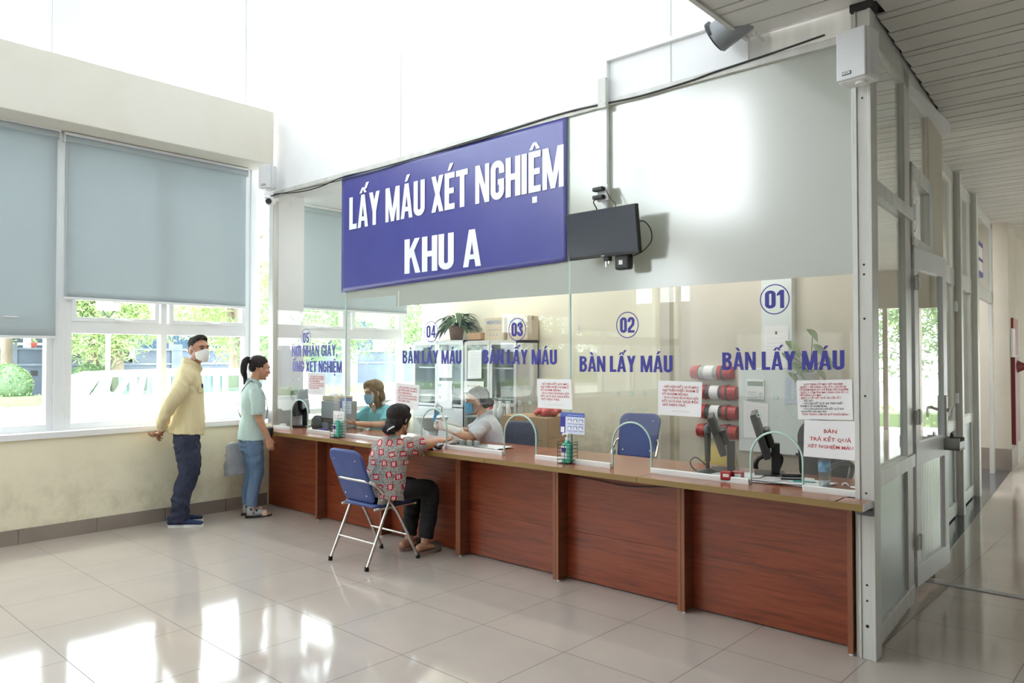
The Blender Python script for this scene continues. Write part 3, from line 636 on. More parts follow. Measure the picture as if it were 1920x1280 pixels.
# ------------------------------------------------------------------ banner
bn = thing('banner', 'large navy banner with white capitals hanging across the glass screen', 'banner', (1.42, G - .03, 2.2))
def banner_cloth():
    mb = MB(); nx, nz = 60, 24; x0, x1 = .10, 2.74
    for i in range(nx + 1):
        for j in range(nz + 1):
            x = x0 + (x1 - x0) * i / nx; zt = 3.235; zb = 2.150 + .066 * i / nx; z = zb + (zt - zb) * j / nz
            mb.v.append((x, G - .022 - .0015 * math.sin(x * 7 + z * 3) * (1 - j / nz) - .002 * math.sin(i / nx * PI) * (1 - j / nz), z))
    for i in range(nx):
        for j in range(nz): mb.f.append([i * (nz + 1) + j, (i + 1) * (nz + 1) + j, (i + 1) * (nz + 1) + j + 1, i * (nz + 1) + j + 1]); mb.mi.append(0); mb.sm.append(True)
    return mb
M_banner = noisy('navy_banner_vinyl', srgb(66, 66, 146), srgb(72, 72, 152), 3, .3, spec=.8)
bc = obj('cloth', banner_cloth(), M_banner); put(bc, bn); sd = bc.modifiers.new('thickness', 'SOLIDIFY'); sd.thickness = .002; sd.offset = 0
lt = MB(); q = lambda u, v: at(u, v, 'y', G - .0268)
for tx, u0, v0, u1, v1, cap in (('LẤY MÁU XÉT NGHIỆM', 655, 431, 1057, 349, 60), ('KHU A', 758.5, 513.5, 902, 498, 64)):
    a, b = q(u0, v0), q(u1, v1); h = q(u0, v0 - cap).z - a.z
    letters(lt, tx, a.x, b.x, a.z, h, G - .0268, b.z - a.z, .0012)
put(obj('lettering', lt, mat('white_vinyl', srgb(244, 245, 252), .5)), bn)
# ------------------------------------------------------------------ outside, seen through the windows
GZ = -.75                                            # street level
M_asph = noisy('pale_concrete_road', srgb(190, 190, 186), srgb(176, 176, 172), .5, .9)
struct('ground', MB().box((-80, -90, GZ - .3), (-2.2, 60, GZ)).box((-2.2, -90, GZ - .3), (60, -9.5, GZ)).box((9.6, -9.5, GZ - .3), (60, 60, GZ)).box((-2.2, 16.2, GZ - .3), (9.6, 60, GZ)), M_asph, 'sunlit pale road and yard outside the windows', 'ground')
XF = -36.0
M_fence = noisy('weathered_blue_grey_render', srgb(108, 118, 136), srgb(94, 104, 122), .6, .9)
M_cope = noisy('grey_coping', srgb(136, 146, 164), srgb(112, 120, 136), 1, .9)
def zf(v, x=XF): return at(120, v, 'x', x).z
fz1 = zf(652); fz0 = zf(737)
fw = MB().box((XF - .2, -70, GZ), (XF, 50, fz1 - .1))
struct('wall_boundary', fw, M_fence, 'blue grey boundary wall across the road', 'wall')
cp = MB().box((XF - .3, -70, fz1 - .1), (XF + .1, 50, fz1)).box((XF - .25, -70, (fz1 + fz0) / 2 + .25), (XF + .06, 50, (fz1 + fz0) / 2 + .36))
for k in range(30): cp.box((XF - .3, -68 + 4 * k, GZ), (XF + .08, -67.4 + 4 * k, fz1 + .25))
struct('trim_11', cp, M_cope, 'coping and piers of the boundary wall', 'trim')
hl = MB()
for k in range(100):
    if k % 5 == 0: continue
    hl.box((XF - .01, -66 + .8 * k, (fz1 + fz0) / 2 - .25), (XF + .012, -65.7 + .8 * k, (fz1 + fz0) / 2 + .02))
struct('wall_boundary.001', hl, mat('dark_wall_openings', (.05, .055, .06), .9), 'small square openings in the boundary wall', 'wall')
# kerb bed with clipped hedge
XH = -31.5
struct('trim_12', MB().box((XH - 1.2, -70, GZ), (XH + 1.0, 50, GZ + .18)), mat('pale_kerb', srgb(205, 205, 205), .9), 'pale kerb of the planted strip', 'kerb')
def leafy(mb, centre, rad, n, size, rng, shell=.55, slim=.35, droop=.3):
    for _ in range(n):
        d = Vector((rng.gauss(0, 1), rng.gauss(0, 1), rng.gauss(0, 1))).normalized(); rr = shell + (1 - shell) * rng.random()
        c = Vector(centre) + Vector((d.x * rad[0], d.y * rad[1], d.z * rad[2])) * rr
        a = Vector((rng.gauss(0, 1), rng.gauss(0, 1), rng.gauss(0, .6) - droop)).normalized(); b = a.orthogonal().normalized(); b = Matrix.Rotation(rng.random() * 6.3, 3, a) @ b
        s = size * (.7 + .6 * rng.random()); w_ = s * slim
        mb.add([c - a * s * .5, c + b * w_ * .5, c + a * s * .5, c - b * w_ * .5], [(0, 1, 2, 3)], rng.randrange(2))
    return mb
def leafmat(n, c): 
    m = mat(n, c, .55); t = NT(m); tl = t.n('ShaderNodeBsdfTranslucent'); tl.inputs[0].default_value = (c[0] * 1.2, c[1] * 1.3, c[2] * .8, 1)
    mx = t.n('ShaderNodeMixShader'); mx.inputs[0].default_value = .35; out = m.node_tree.nodes['Material Output']
    t.link(t.b.outputs[0], mx.inputs[1]); t.link(tl.outputs[0], mx.inputs[2]); t.link(mx.outputs[0], out.inputs[0]); return m
L1, L2, L3 = leafmat('green_leaf', srgb(150, 172, 130)), leafmat('yellow_green_leaf', srgb(184, 198, 150)), leafmat('deep_green_leaf', srgb(118, 144, 112))
M_bark = noisy('grey_bark', srgb(150, 138, 122), srgb(110, 100, 88), 3, .9, stretch=(1, 1, .3))
rng = random.Random(4)
hm = MB()
for k in range(240): leafy(hm, (0, -60 + .45 * k, .3), (.4, .35, .32), 46, .11, rng, .75, .55)
hm.box((-.3, -60, .0), (.3, 48, .45), 0, 1)
hg = obj('clipped_hedge', hm, [L2, L1], None, (XH, 0, GZ + .16)); tag(hg, 'long low clipped hedge along the planted strip across the road', 'hedge')
def bush(y, r, lab, x=XH - .9):
    b = MB(); b.ell((0, 0, r * .9), (r * .93, r * .93, r * .93), mi=1, nu=24, nv=14); leafy(b, (0, 0, r * .9), (r, r, r), 1500, .13, rng, .92, .5)
    o = obj('round_shrub', b, [L1, L3], None, (x, y, GZ + .15)); tag(o, lab, 'shrub', 'clipped round shrubs across the road')
for u, lab in ((13, 'clipped round shrub at the left edge of the view through the window'), (169, 'clipped round shrub left of the parked van\'s windscreen')):
    bush(at(u, 720, 'x', XH - .9).y, 1.0, lab)
for k, y in enumerate((-22, -34, -46)): bush(y, .95, 'clipped round shrub across the road, out to the left')
def tree(x, y, h, tr, cr, n, seed, lab, mats, size=.42, cz=None, lean=0):
    r = random.Random(seed); t = thing('tree', lab, 'tree', (x, y, GZ), 0, 'trees across the road')
    tk = MB().tube([(0, 0, 0), (lean * .3, lean * .4, h * .3), (lean * .2, lean, h * .6), (lean * .5, lean * 1.2, h * .9)], [tr * 1.15, tr, tr * .85, tr * .4], 10)
    for k in range(5):
        a = r.random() * 6.3; tk.tube([(lean * .3, lean * .8, h * (.5 + .07 * k)), (cr * .35 * math.cos(a), lean + cr * .35 * math.sin(a), h * (.68 + .06 * k)), (cr * .7 * math.cos(a), lean + cr * .7 * math.sin(a), h * (.78 + .05 * k))], [tr * .4, tr * .25, .04], 6)
    local('trunk', tk, M_bark, t)
    c = MB(); cz = cz or h * .8
    for k in range(9):
        d = Vector((r.gauss(0, 1), r.gauss(0, 1), r.gauss(0, .8))).normalized() * cr * .62
        leafy(c, (d.x, d.y + lean, cz + d.z * .75), (cr * .5, cr * .5, cr * .42), n // 5, size * .62, r, .3, .22, .7)
    local('crown', c, mats, t); return t
def ty(u, x): return at(u, 700, 'x', x).y
tree(-34, ty(12, -34), 6.5, .24, 3.2, 3600, 1, 'leafy tree with thick trunk at the left edge of the window view', [L1, L2])
tree(-34.2, ty(83, -34.2), 5.5, .11, 1.8, 1500, 2, 'slender curved tree beside the white building', [L2, L1], lean=.25)
tree(-32.6, ty(176, -32.6), 6.8, .27, 3.4, 4200, 3, 'long leaved tree behind the left half of the middle window', [L1, L2], .5, 4.6)
tree(-31.8, ty(220, -31.8), 6.6, .28, 3.2, 4200, 5, 'long leaved tree above the parked van\'s bonnet', [L1, L2], .5, 4.6)
tree(-22, ty(443, -22), 7.2, .3, 3.4, 4200, 6, 'dark trunked tree behind the man in yellow', [L2, L1], .5, 4.9)
tree(-26, ty(505, -26), 7.0, .25, 3.3, 3400, 7, 'leafy tree seen through the narrow window strip', [L2, L1], .5, 4.2)
tree(-20, 14, 6.5, .22, 3.0, 3400, 8, 'dense green tree behind the window of the sampling room', [L1, L3], .45, 3.6)
tree(-18, 20, 6.2, .22, 3.0, 3400, 9, 'dense green tree farther along behind the sampling room window', [L1, L3], .45, 3.4)
for k, (x, y) in enumerate(((-30, -20), (-31, -29), (-29, -38), (-30, -47), (16, 6), (17, 12), (16, 20), (17.5, 0), (5, 26), (9, 27), (12, 24))): tree(x, y, 6.5, .22, 3.3, 2400, 20 + k, 'leafy tree outside the hall, seen only in reflections', [L1, L3], .5, 4.0)
hb = MB()
for k in range(60): leafy(hb, (0, -8 + .5 * k, .5), (.6, .45, .6), 60, .14, rng, .7, .5)
hb.box((-.45, -8, 0), (.45, 22, .8), 0, 1)
tag(obj('corridor_hedge', hb, [L2, L1], None, (12.5, 0, GZ)), 'hedge outside the corridor, mirrored in the partition glass', 'hedge')
hb2 = obj('corridor_hedge', hb, [L2, L1], None, (24, 20, GZ), (0, 0, PI / 2)); tag(hb2, 'hedge beyond the far end of the corridor, mirrored in the door glass', 'hedge')
# buildings beyond the wall
def house(y0, y1, x, z1, m, lab, name='building'):
    t = thing(name, lab, 'building', (x, (y0 + y1) / 2, GZ)); put(obj('wall', MB().box((x - 6, y0, GZ), (x, y1, z1)), m), t); return t
h1 = house(ty(-60, -41), ty(104, -41), -41, 9, mat('white_house_paint', srgb(214, 220, 230), .9), 'white building with a barred window behind the slender tree')
yw = ty(52, -41); wn = MB()
for k in range(2):
    for j in range(4): wn.box((-41, yw - 1.1 * (1 - k) - .0 + k * .15, 1.15 + .6 * j - .6), (-40.97, yw - 1.1 * (1 - k) + .85 + k * .15, 1.62 + .6 * j - .6))
put(obj('window', wn, mat('dark_window', (.04, .05, .07), .2)), h1)
M_corr = mat('blue_green_corrugated_sheet', srgb(58, 86, 108), .6); tt_ = NT(M_corr); wv = tt_.n('ShaderNodeTexWave'); wv.bands_direction = 'Y'; wv.inputs['Scale'].default_value = 1.3
tc = tt_.n('ShaderNodeNewGeometry'); tt_.link(tc.outputs['Position'], wv.inputs[0]); tt_.bump(wv.outputs[0], .6, .1)
house(ty(200, -40), ty(700, -40), -40, zf(618, -40) + 1.2, M_corr, 'blue green corrugated shed behind the boundary wall', 'shed')
def ac(u, v, lab):
    p = at(u, v, 'x', XF + .3); t = thing('air_conditioner', lab, 'air conditioner', p, 0, 'air conditioner units on the far wall')
    local('case', MB().box((-.3, -.42, -.3), (.05, .42, .3), .02), M_plastic, t)
    f = MB()
    for r in (.24, .17, .1): f.tube([(.06, -.1 + r * math.cos(a * PI / 10), r * math.sin(a * PI / 10)) for a in range(21)], .012, 5, sub=1)
    f.cyl((.05, -.1, 0), (.06, -.1, 0), .25, n=24); local('fan_grille', f, M_dark, t)
    local('bracket', MB().box((-.3, -.35, -.5), (0, -.3, -.3)).box((-.3, .3, -.5), (0, .35, -.3)), M_dark, t)
ac(237, 661, 'outdoor air conditioner unit above the wall, right of the lamp post'); ac(141, 651, 'outdoor air conditioner unit among the leaves left of the lamp post')
pt_ = thing('plant_pot', 'small red flower pot on top of the boundary wall', 'plant pot', Vector((XF - .1, ty(64, XF), fz1)))
pt_.scale = (.45, .45, .5)
local('pot', MB().lathe([(.0, 0), (.25, 0), (.33, .42), (.36, .42), (.36, .5), (.3, .5), (.27, .1), (0, .1)]), mat('red_pot', srgb(214, 110, 96), .6), pt_)
c_ = MB(); leafy(c_, (0, 0, .6), (.3, .3, .3), 60, .2, rng); local('plant', c_, [L1, L2], pt_)
struct('wall_added_opposite', MB().box((-8, -14.2, GZ), (14, -14, 3.2)), mat('added_grey_facade', srgb(150, 150, 146), .9), 'unseen grey facade added behind the camera to dim reflections in the glass', 'wall')  # added out of view so the screen glass mirrors less bright sky
# lamp post
lp = thing('lamp_post', 'white lamp post with a floodlight in front of the trees', 'lamp post', Vector((-20, ty(202, -20), GZ)))
local('pole', MB().cyl((0, 0, 0), (0, 0, 3.2), .07, n=16).cyl((0, 0, 3.0), (0, 0, 3.25), .09, n=16), M_frame, lp)
zz = at(200, 575, 'x', -20).z - GZ
local('floodlight', MB().box((-.1, -.36, zz - .12), (.1, .34, zz + .14), .02), M_plastic, lp)
local('bracket', MB().tube([(0, -.2, zz - .1), (0, 0, zz - .35), (0, .2, zz - .1)], .025, 6, sub=1).cyl((0, 0, 3.2), (0, 0, zz - .3), .03), M_dark, lp)
# parked van
XV = -8.8; vq = lambda u, v: (at(u, v, 'x', XV).y, at(u, v, 'x', XV).z)
vn = thing('van', 'white van parked outside, seen from the side through the window', 'van', Vector((XV - .9, vq(320, 700)[0], GZ)))
YZ = Matrix(((0, 0, 1, 0), (1, 0, 0, 0), (0, 1, 0, 0), (0, 0, 0, 1)))
yb, zb = vq(240, 741); zr = vq(330, 695)[1]; yf0 = vq(167, 743)[0]; yrear = yf0 + 4.6
belt = zb
low = [(yf0 - .5, GZ + .35), (yf0 - .55, GZ + .7), (yf0 - .45, belt - .42), (yf0 - .15, belt - .2), (yf0 - .02, belt), (yrear, belt), (yrear + .05, GZ + .4), (yrear - .3, GZ + .28), (yf0 - .4, GZ + .28)]
M_car = mat('white_car_paint', srgb(240, 242, 244), .25, 0, .5, Coat_Weight=.6)
put(obj('lower_body', MB().prism(low, XV - 1.75, XV, 0, YZ), M_car), vn)
yr0 = vq(219, 698)[0]
roof = [vq(193, 706), (yr0, vq(219, 698)[1]), ((yr0 + yrear) / 2, zr + .03), (yrear - .1, zr), (yrear, zr - .12), (yr0 + .1, zr - .1)]
put(obj('roof', MB().prism(roof, XV - 1.68, XV - .05, 0, YZ), M_car), vn)
pil = MB()
def bar(a, b, wd):
    for x0, x1 in ((XV - .09, XV - .03), (XV - 1.72, XV - 1.66)): pil.prism([(a[0], a[1]), (a[0] + wd, a[1]), (b[0] + wd, b[1]), (b[0], b[1])], x0, x1, 0, YZ)
bar((vq(172, 743)[0], belt), (vq(196, 706)[0], zr - .1), .07); bar((vq(213, 743)[0], belt), (vq(238, 712)[0], zr - .08), .12)
for u0, u1, wd in ((248, 248, .1), (258, 266, .1), (289, 289, .14), (310, 310, .12), (345, 345, .16), (403, 403, .12), (420, 420, .1), (452, 452, .16)): bar((vq(u0, 743)[0], belt), (vq(u1, 712)[0], zr - .08), wd)
bar((yrear - .2, belt), (yrear - .15, zr - .05), .2)
put(obj('pillar', pil, M_car), vn)
M_carglass = thin_glass('car_glass', (.8, .9, .86))
put(obj('window', MB().box((XV - .062, vq(215, 743)[0], belt), (XV - .058, yrear - .1, zr - .06)).box((XV - 1.70, vq(215, 743)[0], belt), (XV - 1.695, yrear - .1, zr - .06)), M_carglass), vn)
w0, w1 = vq(167, 743), vq(194, 706)
put(obj('windscreen', MB().add([(XV - .08, *w0), (XV - 1.67, *w0), (XV - 1.67, *w1), (XV - .08, *w1)], [(0, 1, 2, 3)]), M_carglass), vn)
put(obj('steering_wheel', MB().tube([(XV - .5 + .18 * math.cos(a * PI / 8), vq(196, 743)[0] + .05 * math.sin(a * PI / 8), belt + .1 + .16 * math.sin(a * PI / 8)) for a in range(17)], .016, 6, sub=1), M_dark), vn)
for y in (yf0 + .1, yrear - .9):
    for x in (XV - .02, XV - 1.73): put(obj('wheel', MB().cyl((x - .1, y, GZ + .33), (x + .08, y, GZ + .33), .33, n=24).cyl((x + .08, y, GZ + .33), (x + .1, y, GZ + .33), .2, n=20), M_rubber), vn)
# ------------------------------------------------------------------ blinds
def cloth_mat(name, c, rough=.85, tl=.0, tlc=None, sc=0):
    m = mat(name, c, rough, 0, .25); t = NT(m)
    n = t.noise(2.5, 4); t.color(t.mix(t.math('MULTIPLY', n, .22), c, tuple(x * .72 for x in c)))
    if tl:
        q = t.n('ShaderNodeBsdfTranslucent'); q.inputs[0].default_value = (*(tlc or c), 1); mx = t.n('ShaderNodeMixShader'); mx.inputs[0].default_value = tl
        out = m.node_tree.nodes['Material Output']; t.link(t.b.outputs[0], mx.inputs[1]); t.link(q.outputs[0], mx.inputs[2]); t.link(mx.outputs[0], out.inputs[0])
    return m
M_blind = cloth_mat('grey_blue_blind_fabric', srgb(198, 210, 214), .85, .15)
def blind(y0, y1, zb, zt, lab, x=-1.365):
    t = thing('roller_blind', lab, 'blind', (x, (y0 + y1) / 2, zt), 0, 'roller blinds on the left windows')
    mb = MB(); n = 24
    for i in range(n + 1):
        for j in range(n + 1):
            y = y0 + (y1 - y0) * i / n; z = zb + (zt - zb) * j / n
            mb.v.append((x + .004 * math.sin(i * .9) * (1 - j / n) + .003 * math.sin(i * .33 + j * .2), y, z))
    for i in range(n):
        for j in range(n): a = i * (n + 1) + j; mb.f.append([a, a + n + 1, a + n + 2, a + 1]); mb.mi.append(0); mb.sm.append(True)
    c = obj('fabric', mb, M_blind); put(c, t); s = c.modifiers.new('thickness', 'SOLIDIFY'); s.thickness = .002
    put(obj('roller', MB().cyl((x - .015, y0 - .015, zt + .01), (x - .015, y1 + .015, zt + .01), .032, n=20), M_blind), t)
    put(obj('head_rail', MB().box((x - .05, y0 - .02, zt + .035), (x + .025, y1 + .02, zt + .06), .004), M_frame), t)
    for y in (y0 - .022, y1 + .012): put(obj('end_bracket', MB().box((x - .05, y, zt - .03), (x + .025, y + .01, zt + .06), .003), M_plastic), t)
    put(obj('bottom_bar', MB().box((x - .012, y0 - .004, zb - .022), (x + .012, y1 + .004, zb), .004), M_frame), t)
    return t
b = lambda u, v: at(u, v, 'x', -1.365)
blind(-1.9, b(105, 500).y, b(60, 629).z, b(60, 245).z, 'grey blue blind at the left edge, pulled lower than its neighbour')
blind(b(123, 400).y, b(461, 400).y, b(290, 565).z, b(290, 293).z, 'wide grey blue blind above the man in yellow, its bottom level with the upper sashes')
blind(b(549, 500).y, 3.72, b(600, 578).z, 3.2, 'grey blue blind behind the glass screen, left of the navy banner')
for k in range(2): blind(-3.7 - 1.78 * k, -2.06 - 1.78 * k, 2.2 - .2 * k, 3.42, 'grey blue blind farther out to the left of the hall')
bp = MB().tube([(-1.36, -.185, 3.45), (-1.355, -.183, 2.4), (-1.36, -.18, 1.16), (-1.36, -.165, 1.15), (-1.36, -.16, 1.2), (-1.36, -.165, 3.45)], .002, 5)
tag(obj('blind_chain', bp, M_plastic), 'thin white pull chain hanging beside the middle window post', 'chain')
# ------------------------------------------------------------------ television, pole, cables on the screen
tv = thing('television', 'black flat television hung in front of the glass beside the navy banner', 'television', at(1130, 435, 'y', G - .2))
tl, trr, brr, bll = at(1061, 403, 'y', 1.50), at(1194, 380, 'y', 1.50), at(1198, 475, 'y', 1.54), at(1067, 489, 'y', 1.54)
ex = ((trr - tl) + (brr - bll)).normalized(); ez = ((tl - bll) + (trr - brr)); ez = (ez - ex * ez.dot(ex)).normalized(); ey = ez.cross(ex)
cen = (tl + trr + brr + bll) / 4; TM = Matrix((ex, ey, ez)).transposed().to_4x4(); TM.translation = cen
hw = ((trr - tl).length + (brr - bll).length) / 4; hh = ((tl - bll).length + (trr - brr).length) / 4
put(obj('bezel', MB().box((-hw, -.004, -hh), (hw, .03, hh), .004, 0, TM), M_black), tv)
put(obj('screen', MB().box((-hw + .007, -.006, -hh + .02), (hw - .007, -.0035, hh - .007), 0, 0, TM), mat('dark_screen', srgb(50, 54, 66), .22)), tv)
put(obj('rear_case', MB().box((-hw * .6, .028, -hh * .7), (hw * .6, .06, hh * .5), .01, 0, TM), M_dark), tv)
put(obj('badge', MB().box((-.012, -.0075, -hh + .006), (.012, -.0035, -hh + .012), 0, 0, TM), M_alu), tv)
pl = thing('support_pole', 'white box-section pole holding the television, bent along the wall above', 'pole', at(1133, 250, 'y', G - .05))
pz = at(1133, 112, 'y', G - .04).z; px_ = at(1133, 250, 'y', G - .04).x; pe = at(1420, 19, 'y', G - .04).x
put(obj('trunking', MB().box((px_ - .022, G - .043, 2.45), (px_ + .022, G - .0125, pz + .015), .003).box((px_ - .022, G - .0432, pz - .015), (4.06, G - .0125, pz + .0148), .003), M_frame), pl)
put(obj('sleeve', MB().box((px_ - .032, G - .07, pz - .33), (px_ + .032, G - .028, pz - .13), .003).cyl((px_ - .012, G - .073, pz - .28), (px_ - .012, G - .068, pz - .28), .008, n=10).cyl((px_ + .015, G - .073, pz - .3), (px_ + .015, G - .068, pz - .3), .008, n=10), M_alu), pl)
put(obj('mount_arm', MB().box((px_ - .03, 1.55, 2.36), (px_ + .03, G - .03, 2.42)).box((px_ - .03, G - .06, 2.3), (px_ + .03, G - .03, 2.5)), M_dark), pl)
sb = thing('socket_box', 'white double power socket on the television pole with black plugs', 'power socket', at(1130, 362, 'y', G - .08))
s0, s1 = at(1121, 379, 'y', G - .075), at(1141, 345, 'y', G - .075)
put(obj('plate', MB().box((s0.x, G - .085, s0.z), (s1.x, G - .06, s1.z), .004), M_plastic), sb)
for u, v in ((1124, 355), (1124, 370)):
    c = at(u, v, 'y', G - .1); put(obj('plug', MB().box((c.x - .045, G - .125, c.z - .014), (c.x + .04, G - .085, c.z + .014), .008), M_black), sb)
def cable(pts, r, lab, ends='cable', m=None): return tag(obj(ends, MB().tube(pts, r, 6), m or M_black), lab, 'cable')
c0 = at(1117, 371, 'y', G - .12); c1 = at(1119, 392, 'y', G - .12)
cable([c0, at(1113, 380, 'y', G - .14), c1, at(1125, 420, 'y', G - .1)], .004, 'black cable from the lower plug down behind the television')
cable([at(1137, 357, 'y', G - .1), at(1144, 372, 'y', G - .1), at(1154, 384, 'y', G - .1), at(1156, 420, 'y', G - .1)], .003, 'black cable from the upper plug to the top of the television')
cable([at(u, v, 'y', 1.60) for u, v in ((1188, 418), (1206, 414), (1219, 428), (1222, 448), (1214, 462), (1200, 474), (1180, 482))], .004, 'black cable looping out at the right side of the television')
ad = thing('power_adapter', 'small black box with a pale sticker hanging under the television', 'adapter', at(1165, 493, 'y', 1.58))
a0, a1 = at(1152, 506, 'y', 1.56), at(1178, 478, 'y', 1.56)
put(obj('case', MB().box((a0.x, 1.56, a0.z), (a1.x, 1.62, a1.z + .02), .012), M_black), ad)
k0, k1 = at(1160, 496, 'y', 1.559), at(1167, 487, 'y', 1.559)
put(obj('sticker', MB().box((k0.x, 1.5585, k0.z), (k1.x, 1.5605, k1.z)), M_plastic), ad)
g0 = at(1139, 486, 'y', 1.57)
kc = thing('cable_clip', 'small dark clip with keys hanging under the middle of the television', 'clip', g0)
put(obj('clip', MB().box((g0.x - .02, 1.55, g0.z - .012), (g0.x + .025, 1.59, g0.z + .03), .006), M_dark), kc)
put(obj('key', MB().box((g0.x - .012, 1.562, g0.z - .05), (g0.x - .002, 1.566, g0.z - .01)).box((g0.x + .008, 1.562, g0.z - .03), (g0.x + .02, 1.566, g0.z)), M_chrome), kc)
# long cable under the head rail
pc = [at(u, v, 'y', G - .034) for u, v in ((497, 371), (512, 366), (520, 363), (560, 360), (600, 350), (645, 331), (700, 318), (800, 290), (900, 262), (980, 236), (1060, 211), (1130, 195), (1200, 180), (1290, 153), (1340, 135), (1450, 99), (1545, 66))]
cable(pc, .006, 'long black cable running along the head rail of the glass screen')
cable([at(u, v, 'y', G - .034) for u, v in ((504, 372), (520, 364.5), (600, 347), (700, 322), (820, 283), (930, 250), (1040, 216), (1080, 207))], .004, 'thin black cable drooping beside the longer one above the banner')
# duct
dc = at(1352, 66, 'y', 1.555)
du = thing('duct_pipe', 'thick grey pipe above the slatted ceiling, its end against the white wall', 'pipe', dc)
M_pvc = noisy('grey_pvc', srgb(150, 154, 160), srgb(136, 140, 146), 6, .35)
put(obj('pipe', MB().cyl((dc.x - .03, dc.y, dc.z - .01), (dc.x + .75, dc.y, dc.z + .34), .088, n=32), M_pvc), du)
put(obj('rim', MB().cyl((dc.x - .045, dc.y, dc.z), (dc.x - .025, dc.y, dc.z + .009), .092, n=32), M_dark), du)
put(obj('hanger', MB().box((dc.x + .2, dc.y - .02, dc.z - .06), (dc.x + .21, dc.y + .11, dc.z - .045)), M_alu), du)
# ------------------------------------------------------------------ loudspeakers and camera
def loudspeaker(M, wd, dp, ht, lab):
    t = thing('loudspeaker', lab, 'loudspeaker', M.translation)
    put(obj('cabinet', MB().box((-wd / 2, -dp + .02, -ht / 2), (wd / 2, 0, ht / 2), .02, 0, M), M_plastic), t)
    put(obj('grille', MB().box((-wd / 2 + .008, -dp + .004, -ht / 2 + .008), (wd / 2 - .008, -dp + .024, ht / 2 - .008), .006, 0, M), noisy('speaker_grille', srgb(226, 227, 230), srgb(218, 219, 222), 300, .6)), t)
    b_ = put(obj('badge', MB().box((-wd / 2 + .04, -dp + .001, -ht / 2 + .03), (-wd / 2 + .085, -dp + .005, -ht / 2 + .048), .001, 0, M), M_dark), t)
    put(obj('badge_print', MB().box((-wd / 2 + .044, -dp - .0005, -ht / 2 + .034), (-wd / 2 + .081, -dp + .001, -ht / 2 + .044), 0, 0, M).box((-wd / 2 + .05, -dp - .001, -ht / 2 + .037), (-wd / 2 + .075, -dp, -ht / 2 + .04), 0, 1, M), [M_plastic, M_dark]), t)
    put(obj('mount', MB().cyl(M @ Vector((.02, -dp / 2, -ht / 2 - .012)), M @ Vector((.02, -dp / 2, -ht / 2 + .01)), .03, n=20).box((-.02, -.01, -.04), (.02, .06, .04), .004, 0, M), M_plastic), t)
    return t
p = at(1605, 104, 'y', 1.52)
loudspeaker(Matrix.Translation((p.x + .01, 1.62, p.z)) @ Matrix.Rotation(-.16, 4, 'Z'), .165, .15, .265, 'white loudspeaker on top of the corner post under the slatted ceiling')
p = at(491, 332, 'y', 1.50)
loudspeaker(Matrix.Translation((p.x, 1.60, p.z)) @ Matrix.Rotation(.55, 4, 'Z'), .15, .13, .25, 'small white loudspeaker under the end of the cream beam')
p = at(500, 376, 'y', 1.58)
cm = thing('security_camera', 'small white dome camera beside the top left corner of the glass screen', 'camera', p)
put(obj('housing', MB().ell((p.x, 1.62, p.z), (.05, .055, .05)).cyl((p.x, 1.63, p.z), (p.x + .02, 1.70, p.z + .03), .02), M_plastic), cm)
dv = (CAM - p).normalized() + Vector((-.2, -.3, 0)); dv.normalize(); lc = Vector((p.x, 1.62, p.z))
put(obj('lens', MB().cyl(lc + dv * .03, lc + dv * .052, .032, .028, n=24).cyl(lc + dv * .05, lc + dv * .056, .012, n=16), M_black), cm)
# ------------------------------------------------------------------ sheets of paper on the glass
def sheet_of_paper(name, px, lines, lab, cat='notice', y=G - .0095, m=M_paper, group=None, extra=None, th=.0008):
    """px: corners TL, TR, BR, BL in the photo; lines: (text, left, right or None, baseline, height, colour slot, bold) in page units 0..1 from the top left"""
    C_ = [at(u, v, 'y', y) for u, v in px]
    def mp(a, c, dy=0.0):
        p = C_[0] * (1 - a) * (1 - c) + C_[1] * a * (1 - c) + C_[2] * a * c + C_[3] * (1 - a) * c
        return Vector((p.x, y - dy - (.0 if cat == 'poster' else .004) * (abs(2 * a - 1) ** 3) * c, p.z))
    t = thing(name, lab, cat, (C_[0] + C_[2]) / 2, 0, group)
    mb = MB(); n = 8
    for s in (0, 1):
        for i in range(n + 1):
            for j in range(n + 1): p = mp(i / n, j / n); mb.v.append((p.x, p.y + s * th, p.z))
    for i in range(n):
        for j in range(n):
            a = i * (n + 1) + j; mb.f.append([a, a + 1, a + n + 2, a + n + 1]); mb.mi.append(0); mb.sm.append(True)
            b_ = a + (n + 1) ** 2; mb.f.append([b_, b_ + n + 1, b_ + n + 2, b_ + 1]); mb.mi.append(0); mb.sm.append(True)
    put(obj('page', mb, m), t)
    tx = MB()
    for (s, x0, x1, zb, hgt, mi, bold) in lines:
        tmp = MB(); sentence(tmp, s, x0, x1, 0, hgt, 0, bold, mi, Matrix.Identity(4))
        tmp.v = [tuple(mp(v[0], zb - v[1], .0012)) for v in tmp.v]
        tx.add(tmp.v, tmp.f, 0); tx.mi[-len(tmp.f):] = [mi] * len(tmp.f)
    if extra:
        for k, (x0, z0, x1, z1, mi) in enumerate(extra): e = .0006 + .0001 * k; tx.add([mp(x0, z0, e), mp(x1, z0, e), mp(x1, z1, e), mp(x0, z1, e)], [(0, 1, 2, 3)], mi)
    if tx.v: put(obj('print', tx, [M_red, M_ink, M_navy, M_paper, mat('poster_blue', srgb(90, 110, 190), .6), mat('poster_pale', srgb(220, 226, 244), .7)]), t)
    return t
HEN = ['- GIỜ HẸN KẾT QUẢ MÁU', 'GHI TRÊN PHIẾU KHÁM Ở', 'SỔ KHÁM BỆNH.', '- VUI LÒNG KHÔNG HỎI', 'KẾT QUẢ KHI CHƯA ĐẾN', 'GIỜ HẸN TRẢ.']
